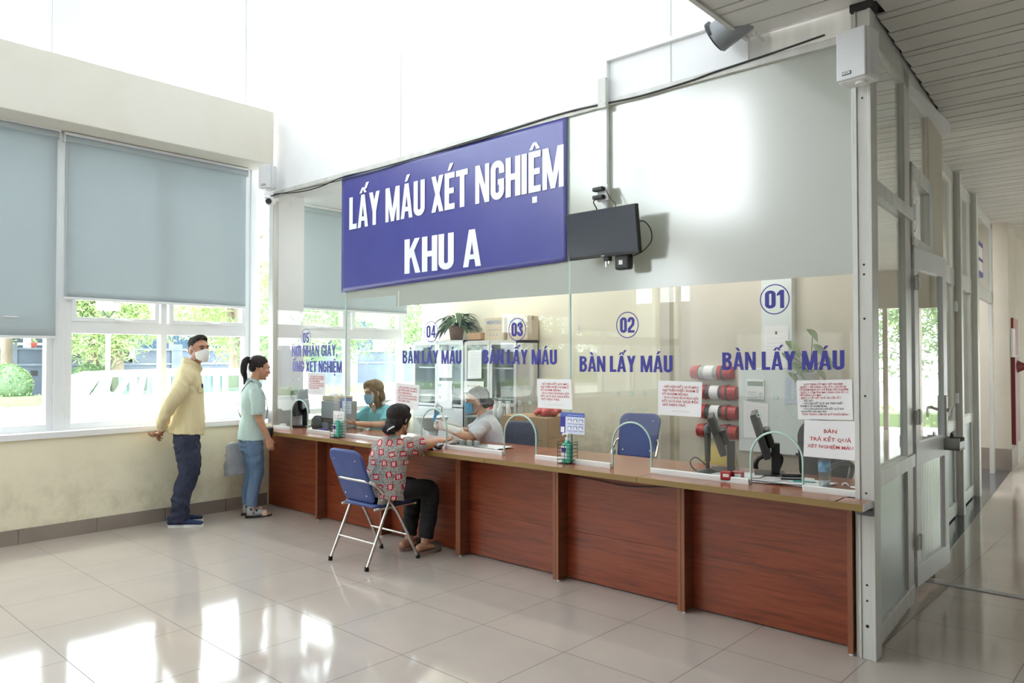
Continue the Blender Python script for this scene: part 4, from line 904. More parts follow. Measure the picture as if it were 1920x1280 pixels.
def hen(x0=.1, x1=.92, z=.2, dz=.105, h=.07): return [(s, x0, x1 if len(s) > 17 else x0 + .046 * len(s), z + dz * k, h, 0, .012) for k, s in enumerate(HEN)] + [('—— ——— ————', .32, .75, .88, .035, 1, .01)]
sheet_of_paper('notice', [(577, 698), (610, 700), (610.5, 741), (578, 739)], hen(), 'small white notice taped to the glass under window 05')
sheet_of_paper('notice', [(742, 717), (786.5, 722), (784.5, 770), (742, 764)], hen(), 'white notice in red print just above the seated patient\'s head')
sheet_of_paper('notice', [(1007, 710), (1071, 711), (1074, 768), (1009, 764)], hen(), 'white notice in red print at the joint left of window 02')
sheet_of_paper('notice', [(1234, 713), (1317, 716), (1315, 782), (1234, 777)], hen(), 'white notice in red print beside the red-capped canisters')
ST = [('QUY TRÌNH LẤY MÁU XÉT NGHIỆM', .14, .84, 0), ('- BƯỚC 1: XẾP HÀNG CỬA SỐ 4 ( CHUẨN BỊ', .05, .9, 0), ('SỔ KHÁM BỆNH VÀ CHỈ ĐỊNH XÉT NGHIỆM)', .05, .94, 0), ('- BƯỚC 2: CẦM ỐNG MÁU SANG CỬA SỐ 2, 3,', .05, .94, 0), ('XẾP HÀNG LẤY MÁU', .05, .46, 0),
      ('- BƯỚC 3: LẤY KẾT QUẢ TẠI CỬA SỐ 1', .05, .8, 0), ('GHI CHÚ:', .12, .3, 1), ('- GIỜ HẸN KẾT QUẢ GHI TRÊN PHIẾU', .1, .84, 1), ('KHÁM Ở SỔ KHÁM BỆNH.', .06, .55, 1), ('- VUI LÒNG KHÔNG HỎI KẾT QUẢ KHI', .1, .84, 1), ('CHƯA ĐẾN GIỜ HẸN TRẢ', .06, .53, 1), ('TRÂN TRỌNG CẢM ƠN QUÝ NGƯỜI BỆNH !', .08, .94, 0)]
sheet_of_paper('notice', [(1493, 713), (1597, 711), (1599.5, 787), (1497, 786)], [(s, a, c, .13 + .069 * k, .048, mi, .012) for k, (s, a, c, mi) in enumerate(ST)], 'densely printed white notice listing the steps, above the larger red titled sheet',
               extra=[(.07, .208, .2, .212, 0), (.07, .345, .2, .349, 0), (.07, .483, .2, .487, 0)])
sheet_of_paper('notice', [(1508, 787), (1612, 790), (1610.5, 864), (1507, 855)], [('BÀN', .37, .60, .33, .10, 0, .012), ('TRẢ KẾT QUẢ', .11, .86, .55, .10, 0, .012), ('XÉT NGHIỆM MÁU', .07, .9, .74, .09, 0, .012)], 'white sheet with three large red lines at the right end of the glass', y=G - .012)
def poster(px, lab, y):
    ex_ = [(0, 0, 1, 1, 5), (0, 0, 1, .2, 4), (0, .2, .22, 1, 2), (.03, .68, .18, .94, 3)]
    for j in range(2):
        for i in range(3): ex_ += [(.32 + .23 * i, .3 + .33 * j, .47 + .23 * i, .42 + .33 * j, 4), (.34 + .23 * i, .33 + .33 * j, .44 + .23 * i, .45 + .33 * j, 3), (.3 + .23 * i, .52 + .33 * j, .5 + .23 * i, .54 + .33 * j, 2)]
    return sheet_of_paper('poster', px, [('——— ————— ———', .3, .95, .15, .09, 3, .02)], lab, 'poster', y, M_paper, None, ex_)
poster([(1051, 772), (1096.5, 775), (1096, 815), (1050, 812)], 'small blue and white hand washing poster above the nearer sanitizer bottle', G - .011)
poster([(637, 746), (659, 746), (658.5, 776), (638, 774)], 'small blue and white poster beside the clerk in teal', G + .02)
# tiny etched mark at the foot of the glass
c = at(1596, 911, 'y', G - .006); mk = MB()
for r, n in ((.016, 9),): mk.tube([(c.x - .03 + r * math.cos(a * PI / 8), G - .0055, c.z + r * .8 * math.sin(a * PI / 8)) for a in range(n)], .003, 6, sub=1)
mk.box((c.x - .005, G - .0062, c.z - .008), (c.x + .05, G - .0055, c.z + .0))
put(obj('etched_mark', mk, M_paper), S3)
# ------------------------------------------------------------------ sanitizer bottles in wire racks
M_gel = mat('green_gel', srgb(96, 214, 186), .15, 0, .5, Transmission_Weight=.15); M_wire = mat('black_wire', (.03, .03, .03), .4, .6)
def sanitizer(p, lab, lab2, rz=.1):
    t = thing('sanitizer_bottle', lab, 'bottle', p + Vector((0, 0, .006)), rz, 'hand sanitizer bottles')
    local('bottle', MB().box((-.036, -.024, 0), (.036, .024, .135), .012), M_gel, t)
    local('shoulder', MB().lathe([(0, .133), (.03, .133), (.014, .15), (.014, .158), (0, .158)]), M_gel, t)
    local('label', MB().box((-.037, -.0248, .03), (.008, -.0235, .115)).box((-.0372, -.02, .03), (-.0358, .02, .115)).box((-.034, -.0252, .075), (.004, -.0246, .105), 0, 1), [M_paper, M_navy], t)
    local('pump', MB().cyl((0, 0, .155), (0, 0, .175), .015, n=16).cyl((0, 0, .175), (0, 0, .195), .006, n=10).box((-.038, -.008, .192), (.014, .008, .204), .003).box((-.04, -.005, .183), (-.032, .005, .196), .002), M_plastic, t)
    r = thing('wire_rack', lab2, 'rack', p, rz, 'wire racks on the counter'); W, D = .056, .038
    m = MB()
    for z in (.004, .03, .055, .08, .105, .13): m.tube([(-W, -D, z), (W, -D, z), (W, D, z), (-W, D, z), (-W, -D, z)], .0017, 6, sub=1)
    local('hoop', m, M_wire, r)
    m = MB()
    for x in (-W, 0, W):
        for y in (-D, D): m.cyl((x, y, 0), (x, y, .15 if x else .13), .0019, n=6)
    for x in (-W, W): m.tube([(x, -D, .15), (x, D, .15)], .0018, 6, sub=1)
    for y in (-.02, 0, .02): m.cyl((-W, y, .004), (W, y, .004), .0016, n=6)
    local('upright', m, M_wire, r); return t
sanitizer(at(1064, 869, 'z', CT), 'green hand sanitizer bottle with white pump on the counter below the small blue poster', 'black wire rack around the sanitizer on the counter near the middle', .12)
sq_ = Vector((at(633, 800, 'y', 1.60).x, 1.60, CT))
sanitizer(sq_, 'green hand sanitizer bottle standing on the counter near the clerk in teal', 'black wire rack around the sanitizer near the clerk in teal', .12)
# card standing behind the farther sanitizer
q = Vector((at(634, 800, 'y', 1.65).x, 1.60, CT)); cdn = thing('display_card', 'white standing card with handwriting behind the farther sanitizer', 'card', q)
put(obj('card', MB().box((q.x - .085, q.y + .055, CT + .002), (q.x + .085, q.y + .062, CT + .235)), M_paper), cdn)
tx = MB(); sentence(tx, '——— —— ———', q.x - .07, q.x + .07, CT + .195, .02, q.y + .0545, .0)
for k in range(5): tx.box((q.x - .06, q.y + .054, CT + .165 - .03 * k), (q.x + .055 - .02 * (k % 2), q.y + .0552, CT + .17 - .03 * k), 0, 1)
put(obj('handwriting', tx, [M_ink, mat('green_ink', srgb(90, 150, 130), .7)]), cdn)
# ------------------------------------------------------------------ folding chairs
M_pad = noisy('blue_vinyl_pad', srgb(62, 80, 140), srgb(56, 72, 130), 4, .42); M_steel = noisy('worn_chrome_tube', (.72, .70, .66), (.5, .47, .42), 40, .28, metal=1.0, lo=.45, hi=.75)
def rounded_pad(w0, w1, h, r, th, M):
    """pad outline in its own xy plane (y from 0 to h), thickness th, domed"""
    pts = []
    for k in range(9): a = PI * .5 * k / 8; pts.append((w1 / 2 - r + r * math.cos(a), h - r + r * math.sin(a)))
    for k in range(9): a = PI * .5 + PI * .5 * k / 8; pts.append((-w1 / 2 + r + r * math.cos(a), h - r + r * math.sin(a)))
    for k in range(7): a = PI + PI * .5 * k / 6; pts.append((-w0 / 2 + r * .6 + r * .6 * math.cos(a), r * .6 + r * .6 * math.sin(a)))
    for k in range(7): a = 1.5 * PI + PI * .5 * k / 6; pts.append((w0 / 2 - r * .6 + r * .6 * math.cos(a), r * .6 + r * .6 * math.sin(a)))
    mb = MB(); n = len(pts); cx, cy = 0, h / 2; L = []
    for f, z in ((.0, 0), (.9, 0), (.97, th * .12), (1, th * .35), (1, th * .65), (.97, th * .88), (.9, th), (.0, th * 1.12)):
        L.append([(cx + (x - cx) * max(f, .001), cy + (y - cy) * max(f, .001), z) for x, y in pts])
    vs = [v for l in L for v in l]
    fs = [(j * n + i, j * n + (i + 1) % n, (j + 1) * n + (i + 1) % n, (j + 1) * n + i) for j in range(len(L) - 1) for i in range(n)]
    return mb.add(vs, fs, 0, M, True)
def make_chair(loc, rz, lab, group='blue folding chairs'):
    t = thing('folding_chair', lab, 'chair', loc, rz, group)
    bk = Matrix.Translation((0, -.115, .47)) @ Matrix.Rotation(math.radians(90 + 22), 4, 'X')
    b_ = local('backrest', rounded_pad(.37, .40, .435, .08, .028, bk), M_pad, t)
    s = MB()
    for x in (-.13, .13):
        for z in (.07, .36): q = bk @ Vector((x, z, .0)); q2 = bk @ Vector((x, z, -.006)); s.cyl(q, q2, .006, n=10); q = bk @ Vector((x, z, .028)); q2 = bk @ Vector((x, z, .036)); s.cyl(q, q2, .006, n=10)
    o = obj('stud', s, M_chrome); o.parent = b_
    local('seat', rounded_pad(.39, .41, .385, .06, .035, Matrix.Translation((0, -.15, .425))), M_pad, t)
    fr_ = [(.225, .245, .01), (.216, .06, .36), (.214, -.05, .50), (.212, -.12, .575), (.195, -.185, .625), (.11, -.222, .64), (0, -.228, .642), (-.11, -.222, .64), (-.195, -.185, .625), (-.212, -.12, .575), (-.214, -.05, .50), (-.216, .06, .36), (-.225, .245, .01)]
    local('front_frame', MB().tube(fr_, .0115, 10), M_steel, t)
    for sx in (-1, 1):
        local('rear_leg', MB().tube([(.225 * sx, -.245, .01), (.222 * sx, -.13, .26), (.219 * sx, -.035, .47), (.217 * sx, -.02, .50)], .0115, 10), M_steel, t)
        local('hinge_plate', MB().prism([(-.12, .46), (-.02, .44), (.03, .39), (.05, .42), (.0, .52), (-.11, .54)], .19 * sx, .194 * sx, 0, Matrix(((0, 0, 1, 0), (1, 0, 0, 0), (0, 1, 0, 0), (0, 0, 0, 1)))).cyl((.185 * sx, -.09, .49), (.215 * sx, -.09, .49), .008, n=10), M_alu, t)
        for y in (-.245, .245): local('rubber_foot', MB().cyl((.225 * sx, y, 0), (.2245 * sx, y * .985, .03), .0165, .0155, n=14), M_rubber, t)
    local('seat_frame', MB().tube([(.2, -.15, .425), (.2, .2, .425), (.17, .235, .425), (-.17, .235, .425), (-.2, .2, .425), (-.2, -.15, .425)], .0105, 8), M_steel, t)
    local('rear_stretcher', MB().cyl((-.222, -.165, .18), (.222, -.165, .18), .008), M_steel, t)
    local('front_stretcher', MB().cyl((-.22, .14, .2), (.22, .14, .2), .008), M_steel, t)
    return t
ch = [at(622, 1052, 'z', 0), at(695, 1072, 'z', 0), at(780, 1044, 'z', 0), at(708, 1026, 'z', 0)]
cc = (ch[0] + ch[1] + ch[2] + ch[3]) / 4
CHAIR = make_chair((cc.x, cc.y, 0), 0, 'blue folding chair with chrome legs that the patient sits on')
# ------------------------------------------------------------------ the sampling room behind the glass
RF = .15                                             # its floor is one step up
struct('floor.002', MB().box((-1.29, 1.9, 0), (4.5, 4.04, RF)), M_tile, 'raised floor of the sampling room', 'floor')
M_emit = mat('lit_tube', (1, 1, 1), .5, 0, .5, Emission_Color=(1, .97, .92, 1), Emission_Strength=90)  # tubes of the added battens, hidden above the film, brightening the room
for k, (x, lab) in enumerate(((.3, 'unseen fluorescent batten added to brighten the sampling room, window end'), (2.9, 'unseen fluorescent batten added to brighten the sampling room, corridor end'))):
    t = thing('added_ceiling_light', lab, 'ceiling light', (x, 3.0, 3.25), 0, 'added lights brightening the sampling room')
    local('batten', MB().box((-.62, -.05, -.03), (.62, .05, .01), .004), M_frame, t); local('tube', MB().cyl((-.6, -.03, -.045), (.6, -.03, -.045), .014).cyl((-.6, .03, -.045), (.6, .03, -.045), .014), M_emit, t)
M_cab = mat('white_enamelled_metal', srgb(226, 230, 232), .3); M_steel2 = noisy('brushed_steel', (.55, .55, .56), (.45, .45, .46), 30, .3, metal=.9)
def cabinet(x0, x1, y0, y1, z1, frame, lab, split, glassy):
    t = thing('cabinet', lab, 'cabinet', ((x0 + x1) / 2, (y0 + y1) / 2, RF))
    w_ = .02
    c = MB().box((x0, y0 + .02, RF), (x0 + w_, y1, z1)).box((x1 - w_, y0 + .02, RF), (x1, y1, z1)).box((x0, y1 - w_, RF), (x1, y1, z1)).box((x0, y0 + .02, z1 - .03), (x1, y1, z1)).box((x0, y0 + .02, RF), (x1, y1, RF + .08))
    put(obj('body', c, frame), t)
    for z in (.72, 1.08, 1.42): put(obj('shelf', MB().box((x0 + w_, y0 + .04, z), (x1 - w_, y1 - w_, z + .015)), frame), t)
    xm = (x0 + x1) / 2
    for a, b_ in ((x0 + .004, xm - .003), (xm + .003, x1 - .004)):
        f = MB().box((a, y0, RF + .09), (b_, y0 + .018, split - .03)) if not glassy else MB().box((a, y0, RF + .09), (b_, y0 + .018, RF + .14))
        for q in (a, b_ - .035): f.box((q, y0 + .0005, RF + .1), (q + .035, y0 + .0175, z1 - .01))
        f.box((a, y0, split - .04), (b_, y0 + .018, split)).box((a, y0, z1 - .05), (b_, y0 + .018, z1 - .01))
        d = obj('door', f, frame); put(d, t)
        put(obj('pane', MB().box((a + .03, y0 + .006, split - .01 if not glassy else RF + .13), (b_ - .03, y0 + .011, z1 - .04)), M_glass), d)
        hx = b_ - .02 if a < xm - .1 and b_ < xm else a + .02
        put(obj('handle', MB().box((hx - .008, y0 - .02, split - .2), (hx + .008, y0, split - .06), .003), M_chrome), d)
    return t
cabinet(-1.17, -.285, 3.65, 4.03, 1.75, M_cab, 'white metal cabinet under the potted plant', 1.0, False)
cabinet(-.265, .535, 3.65, 4.03, 1.74, M_alu, 'glass fronted aluminium cabinet under the printed cartons', 1.05, True)
for px, lab in (([(822, 657), (848, 657), (848, 708), (822, 708)], 'upper blank sheet taped to the white metal cabinet'), ([(823, 714), (848, 714), (848, 766), (823, 766)], 'lower blank sheet taped to the white metal cabinet'),
                ([(877, 657), (903, 656), (903, 709), (877, 710)], 'tall white sheet taped to the glass fronted cabinet')):
    sheet_of_paper('paper_sheet', px, [('—— — ——', .15, .8, .2 + .1 * k, .03, 1, 0) for k in range(6)], lab, 'paper', 3.645)
sheet_of_paper('paper_sheet', [(870, 714), (907, 715), (907, 735), (870, 735)], [('▪ —— ▪', .2, .8, .5, .2, 0, .02)], 'small wide sheet with red print below the tall one on the glass fronted cabinet', 'paper', 3.642)
for k, (dx, z, c, lab) in enumerate(((-.75, 1.1, (214, 130, 100), 'orange tub inside the white metal cabinet'), (-.55, 1.1, (230, 230, 225), 'white tub inside the white metal cabinet'))):
    t = thing('tub', lab, 'tub', (dx, 3.85, z)); local('tub', MB().lathe([(0, 0), (.055, 0), (.06, .11), (.064, .11), (.064, .13), (0, .13)]), mat('tub_plastic', srgb(*c), .4), t)
# potted plant
p = at(856, 636, 'y', 3.85); ptp = thing('potted_plant', 'green broad leaved plant in a clay pot on top of the white metal cabinet', 'plant', (p.x, 3.85, 1.751))
local('pot', MB().lathe([(0, 0), (.07, 0), (.095, .15), (.105, .15), (.105, .175), (.09, .175), (.085, .15), (0, .15)]), noisy('clay_pot', srgb(150, 120, 104), srgb(120, 96, 84), 8, .8), ptp)
M_leaf = noisy('dark_green_leaf', srgb(70, 98, 62), srgb(46, 74, 46), 6, .35); lf = MB(); rg = random.Random(7)
stems = MB()
def big_leaf(mb, base, d, ln, wd, sag=.5):
    d = d.normalized(); s = d.cross(Vector((0, 0, 1))); s = s.normalized() if s.length > .05 else Vector((1, 0, 0)); n = 7; vs = []
    for i in range(n + 1):
        t = i / n; c = base + d * (ln * t) + Vector((0, 0, -sag * ln * t * t)); ww = wd * math.sin(PI * min(1, t * .94 + .06) ** .8) ** .9 * .5; up = Vector((0, 0, .25 * ww))
        vs += [c - s * ww + up, c, c + s * ww + up]
    mb.add(vs, [q for i in range(n) for q in ((3 * i, 3 * i + 1, 3 * i + 4, 3 * i + 3), (3 * i + 1, 3 * i + 2, 3 * i + 5, 3 * i + 4))], 0, None, True)
for k in range(46):
    a = rg.random() * 6.28; e = rg.uniform(.1, 1.3); d = Vector((math.cos(a) * math.cos(e), math.sin(a) * math.cos(e) * .8, math.sin(e)))
    L = rg.uniform(.08, .22); tip = Vector((0, 0, .15)) + d * L; stems.tube([(0, 0, .13), tip * .6 + Vector((0, 0, .03)), tip], .004, 5, sub=3)
    big_leaf(lf, tip, Vector((d.x, d.y, rg.uniform(-.2, .35))), rg.uniform(.16, .24), rg.uniform(.06, .085), rg.uniform(.4, .9))
local('leaves', lf, M_leaf, ptp); local('stems', stems, M_leaf, ptp)
M_card = noisy('brown_cardboard', srgb(186, 152, 116), srgb(172, 138, 104), 3, .8); M_card2 = noisy('pale_cardboard', srgb(206, 192, 168), srgb(196, 182, 158), 3, .8)
def carton(name, a, c, m, lab, prints=(), sides=(), cat='box', group=None):
    t = thing(name, lab, cat, ((a[0] + c[0]) / 2, (a[1] + c[1]) / 2, a[2]), 0, group)
    put(obj('carton', MB().box(a, c, .004), m), t)
    put(obj('tape', MB().box((a[0] - .0008, (a[1] + c[1]) / 2 - .02, c[2] - .05), (c[0] + .0008, (a[1] + c[1]) / 2 + .02, c[2] + .0008)), mat('brown_tape', srgb(176, 146, 112), .3)), t)
    W, H = c[0] - a[0], c[2] - a[2]; mb = MB()
    for (s, x0, x1, z, h, mi) in prints: sentence(mb, s, a[0] + W * x0, a[0] + W * x1, a[2] + H * z, h, a[1] - .0012, .015, mi)
    SX = Matrix(((0, 0, 1, 0), (1, 0, 0, 0), (0, 1, 0, 0), (0, 0, 0, 1))); D = c[1] - a[1]
    for (s, x0, x1, z, h, mi) in sides: sentence(mb, s, a[1] + D * x0, a[1] + D * x1, a[2] + H * z, h, -(c[0] + .0012), .015, mi, SX)
    if mb.v: put(obj('print', mb, [mat('carton_blue', srgb(120, 150, 190), .7), M_ink]), t)
    return t, mb
p0, p1 = at(908, 636, 'y', 3.8), at(942, 598, 'y', 3.8)
carton('carton', (p0.x, 3.8, 1.742), (p1.x + .02, 4.0, p1.z + .02), M_card2, 'pale carton with blue print on the glass fronted cabinet, left of the number 03', [('MEDITEX', .14, .86, .72, .04, 0), ('———', .2, .8, .42, .03, 0), ('▪ ▪ ▪', .3, .7, .2, .03, 0)], cat='carton', group='cartons on the cabinet')
p2 = at(945, 598, 'y', 3.8); carton('carton', (p2.x + .02, 3.83, 1.742), (p2.x + .32, 4.02, p1.z + .03), M_card2, 'pale carton with blue print on the glass fronted cabinet, behind the number 03', [('MEDITEX', .1, .86, .72, .04, 0), ('———', .2, .8, .42, .03, 0)], cat='carton', group='cartons on the cabinet')
q0, q1 = at(876, 636, 'y', 3.75), at(901, 623, 'y', 3.75)
carton('flat_box', (q0.x, 3.75, 1.753), (q1.x, 3.95, q1.z), M_card, 'flat brown box between the potted plant and the printed cartons')
# wash basin
b0 = at(798, 782, 'y', 3.2); bs = thing('wash_basin', 'white pedestal wash basin against the left end of the sampling room', 'basin', (b0.x, 3.3, RF)); bs.scale = (.72, .72, .88)
M_cer = mat('white_ceramic', srgb(225, 228, 230), .12)
local('bowl', MB().lathe([(.0, .66), (.12, .66), (.2, .74), (.26, .82), (.27, .83), (.25, .83), (.2, .76), (.12, .70), (0, .69)], n=28), M_cer, bs)
local('pedestal', MB().lathe([(.0, 0), (.11, 0), (.08, .1), (.075, .5), (.1, .66), (0, .66)]), M_cer, bs)
local('tap', MB().cyl((0, .2, .83), (0, .2, .95), .014).tube([(0, .2, .94), (0, .1, .98), (0, .06, .93)], .01, 8), M_chrome, bs)
# big carton with the red bag
a0, a1 = at(940, 846, 'y', 3.1), at(1026, 781, 'y', 3.1)
t, _ = carton('carton', (a0.x, 3.1, RF), (a1.x, 3.5, at(990, 781, 'y', 3.1).z), M_card, 'large brown cardboard carton on the floor behind the empty blue grey chair', [('TIÊM', .42, .95, .55, .075, 1), ('—— ———', .45, .9, .72, .03, 1), ('———— ——', .5, .9, .44, .03, 1)], [('———', .1, .5, .75, .03, 1)], 'carton')
rb = MB(); rr = random.Random(3); rc = at(1027, 776, 'y', 3.25); zt = at(990, 781, 'y', 3.1).z
rb.ell((0, 0, .045), (.15, .1, .055), nu=28, nv=16); rb.v = [(x * (1 + .14 * math.sin(9 * y * 10 + x * 31)), y * (1 + .12 * math.sin(x * 40)), max(.002, z + .016 * math.sin(x * 55 + y * 40))) for x, y, z in rb.v]
t = thing('plastic_bag', 'crumpled red bag lying on the large brown carton', 'bag', (a1.x - .14, 3.27, zt + .002)); local('bag', rb, mat('red_plastic', srgb(190, 52, 56), .35), t)
# chairs inside
def office_chair(loc, rz, lab, c, arms):
    t = thing('office_chair', lab, 'chair', loc, rz); m = noisy('chair_fabric', srgb(*c), tuple(x * .8 for x in srgb(*c)), 60, .85)
    bk = Matrix.Translation((0, -.22, .52)) @ Matrix.Rotation(math.radians(97), 4, 'X')
    local('backrest', rounded_pad(.36, .42, .44, .13, .05, bk), m, t); local('seat', rounded_pad(.44, .46, .44, .1, .07, Matrix.Translation((0, -.22, .42))), m, t)
    local('spine', MB().tube([(0, -.25, .62), (0, -.28, .45), (0, -.15, .40), (0, 0, .40)], .02, 8), M_black, t); local('column', MB().cyl((0, 0, .1), (0, 0, .42), .028), M_black, t)
    for k in range(5):
        a = 2 * PI * k / 5; lg = local('leg', MB().tube([(0, 0, .12), (.15 * math.cos(a), .15 * math.sin(a), .11), (.27 * math.cos(a), .27 * math.sin(a), .07)], .02, 8), M_black, t)
        local('caster', MB().cyl((.27 * math.cos(a) - .02, .27 * math.sin(a), .03), (.27 * math.cos(a) + .02, .27 * math.sin(a), .03), .028, n=14), M_black, t)
    if arms:
        for s in (-1, 1): local('armrest', MB().tube([(.22 * s, -.05, .42), (.27 * s, -.06, .5), (.27 * s, -.16, .66), (.27 * s, -.05, .70), (.27 * s, .12, .68), (.27 * s, .14, .6), (.24 * s, .08, .43)], .017, 8), M_black, t)
    return t
p = at(963, 800, 'y', 2.72); office_chair((p.x + .06, 2.84, RF), .45, 'blue grey office chair standing empty to the right of the nurse in white', (108, 116, 138), False).scale = (.78, .8, .87)
p = at(634, 740, 'y', 2.75); office_chair((p.x + .16, 2.9, RF), 2.6, 'black office chair seen above the grey printer, left of the clerk in teal', (40, 42, 46), False)
p = at(1510, 885, 'y', 2.75); office_chair((p.x - .02, 2.75, RF), PI - .2, 'black office chair with looped armrests behind the papers at the right', (34, 34, 38), True)
p = at(1170, 800, 'y', 3.3); make_chair((p.x, 3.42, RF), PI + .25, 'blue folding chair inside the sampling room facing the counter below number 02')
# control panel and its papers
W = 4.05
a, c = at(1385, 866, 'y', W - .12), at(1482, 690, 'y', W - .12); xr = at(1508, 860, 'y', W - .12).x
zp0, zp1 = at(1440, 850, 'y', W - .12).z, at(1440, 691, 'y', W - .12).z
cp_ = thing('control_cabinet', 'pale grey wall cabinet with a keypad at its top left', 'control cabinet', (a.x + .3, W - .06, zp0))
put(obj('case', MB().box((a.x, W - .11, zp0), (xr, W - .001, zp1), .006), mat('pale_grey_enamel', srgb(214, 220, 220), .4)), cp_)
put(obj('door', MB().box((a.x + .004, W - .12, zp0 + .004), (xr - .004, W - .109, zp1 - .004), .003), mat('pale_grey_enamel', srgb(214, 220, 220), .4)), cp_)
k0, k1 = at(1400, 748, 'y', W - .13), at(1433, 712, 'y', W - .13); kp = MB().box((k0.x, W - .135, k0.z), (k1.x, W - .12, k1.z), .004)
kpo = obj('keypad', kp, M_plastic); put(kpo, cp_)
put(obj('display', MB().box((k0.x + .01, W - .1365, k1.z - .055), (k1.x - .01, W - .135, k1.z - .015)), mat('lcd_grey_green', srgb(120, 136, 120), .3)), kpo)
kb = MB()
for i in range(4):
    for j in range(3): kb.box((k0.x + .012 + .022 * i, W - .138, k0.z + .012 + .022 * j), (k0.x + .028 + .022 * i, W - .135, k0.z + .026 + .022 * j), .002)
kb.cyl((k1.x - .03, W - .138, k0.z + .045), (k1.x - .03, W - .134, k0.z + .045), .02, n=16)
put(obj('button', kb, mat('grey_keys', srgb(200, 203, 205), .5)), kpo)
mk = at(1501, 852, 'y', W - .12); put(obj('maker_mark', MB().cyl((mk.x - .03, W - .1215, mk.z), (mk.x - .03, W - .12, mk.z), .012, n=16), M_ink), cp_)
PAR = [('—— — ——— —— —', .1, .9, .14 + .06 * k, .025, 1, 0) for k in range(12)]
sheet_of_paper('paper_sheet', [(1394, 750), (1440, 757), (1440, 821), (1395, 820)], PAR, 'printed sheet taped below the keypad on the pale grey wall cabinet', 'paper', W - .1225)
sheet_of_paper('paper_sheet', [(1471, 707), (1500, 707), (1500, 757), (1471, 757)], PAR, 'bluish sheet in a frame on the right half of the pale grey wall cabinet', 'paper', W - .1225, mat('bluish_paper', srgb(205, 212, 228), .7))
# white trunking up the wall with a numbered sheet
a, c = at(1428, 690, 'y', W - .1), at(1484, 520, 'y', W - .1)
struct('trim_13', MB().box((a.x, W - .1, zp1 + .002), (c.x, W - .001, 3.25), .004), mat('blue_white_board', srgb(226, 232, 232), .5), 'white boxed-in service duct above the grey wall cabinet', 'trim')
sheet_of_paper('paper_sheet', [(1432, 611), (1479, 610), (1478, 690), (1434, 690)], [('1', .46, .54, .2, .07, 1, .02), ('—————————', .15, .85, .3, .02, 1, .0)] + [('——— — ————', .12, .88, .42 + .08 * k, .03, 1, 0) for k in range(6)], 'printed sheet with the number 1 on the boxed-in duct', 'paper', W - .103)
# red capped canisters on the wall
M_cap = mat('red_cap', srgb(176, 44, 44), .4); M_clear = thin_glass('clear_canister', (.9, .9, .88)); M_plum = mat('plum_contents', srgb(110, 70, 90), .5); M_inkb = mat('dark_contents', srgb(60, 66, 78), .5); M_palec = mat('pale_contents', srgb(206, 216, 214), .6)
for k, (u0, u1, v, cm_, lab) in enumerate(((1299, 1375, 698, M_palec, 'topmost red-capped canister on the back wall, with pale contents'), (1312, 1382, 735, M_plum, 'second red-capped canister from the top, with plum contents'),
                                       (1312, 1383, 772, M_inkb, 'third red-capped canister from the top, with dark contents'), (1310, 1384, 808, M_plum, 'lowest red-capped canister on the back wall, behind the microphone'))):
    p, q = at(u0, v, 'y', W - .09), at(u1, v + 1, 'y', W - .09); x0, x1, z = p.x, q.x, (p.z + q.z) / 2; L = x1 - x0; r = .069
    t = thing('canister', lab, 'canister', ((x0 + x1) / 2, W - .09, z), 0, 'red-capped canisters on the back wall')
    put(obj('contents', MB().cyl((x0 + L * .2, W - .09, z), (x1 - L * .3, W - .09, z), r * .88, n=24), cm_), t)
    put(obj('cylinder', MB().cyl((x0 + L * .05, W - .09, z), (x1 - L * .2, W - .09, z), r * .93, n=24, cap=False), M_clear), t)
    put(obj('label', MB().cyl((x0 + L * .33, W - .09, z), (x0 + L * .56, W - .09, z), r * .945, n=24, cap=False), M_paper), t)
    for a_, b_, rr_ in ((0, .2, (.86, 1)), (.66, .78, (1, 1)), (.78, 1.0, (.98, .84))): put(obj('cap', MB().cyl((x0 + L * a_, W - .09, z), (x0 + L * b_, W - .09, z), r * rr_[0], r * rr_[1], n=24), M_cap), t)
    put(obj('black_band', MB().cyl((x0 + L * .755, W - .09, z), (x0 + L * .80, W - .09, z), r * 1.04, n=24), M_black), t)
    put(obj('hook', MB().box((x0 + L * .28, W - .09, z - r * .95), (x0 + L * .3, W - .005, z - r * .85)).box((x0 + L * .6, W - .09, z - r * .95), (x0 + L * .62, W - .005, z - r * .85)), M_wire), t)
# yellow bag hanging under the canisters
p = at(1350, 852, 'y', W - .08); yb = MB(); nn = 18
for i in range(nn):
    a = 2 * PI * i / nn
    for j, (z, r_) in enumerate(((.17, .03), (.13, .05), (.07, .085), (0, .12), (-.07, .14), (-.14, .13), (-.17, .08))): yb.v.append((p.x + r_ * math.cos(a) * 1.2 * (1 + .12 * math.sin(5 * a + j)), W - .075 + r_ * .45 * math.sin(a), p.z + z))
for i in range(nn):
    for j in range(6): yb.f.append([i * 7 + j, ((i + 1) % nn) * 7 + j, ((i + 1) % nn) * 7 + j + 1, i * 7 + j + 1]); yb.mi.append(0); yb.sm.append(True)
t = thing('plastic_bag', 'yellow plastic bag hanging on the wall under the lowest canister', 'bag', p); put(obj('bag', yb, mat('yellow_plastic', srgb(214, 186, 84), .4, 0, .5, Transmission_Weight=.1)), t)
put(obj('knot', MB().tube([(p.x, W - .07, p.z + .16), (p.x, W - .03, p.z + .2), (p.x, W - .005, p.z + .21)], .012, 6), mat('yellow_plastic', srgb(214, 186, 84), .4)), t)
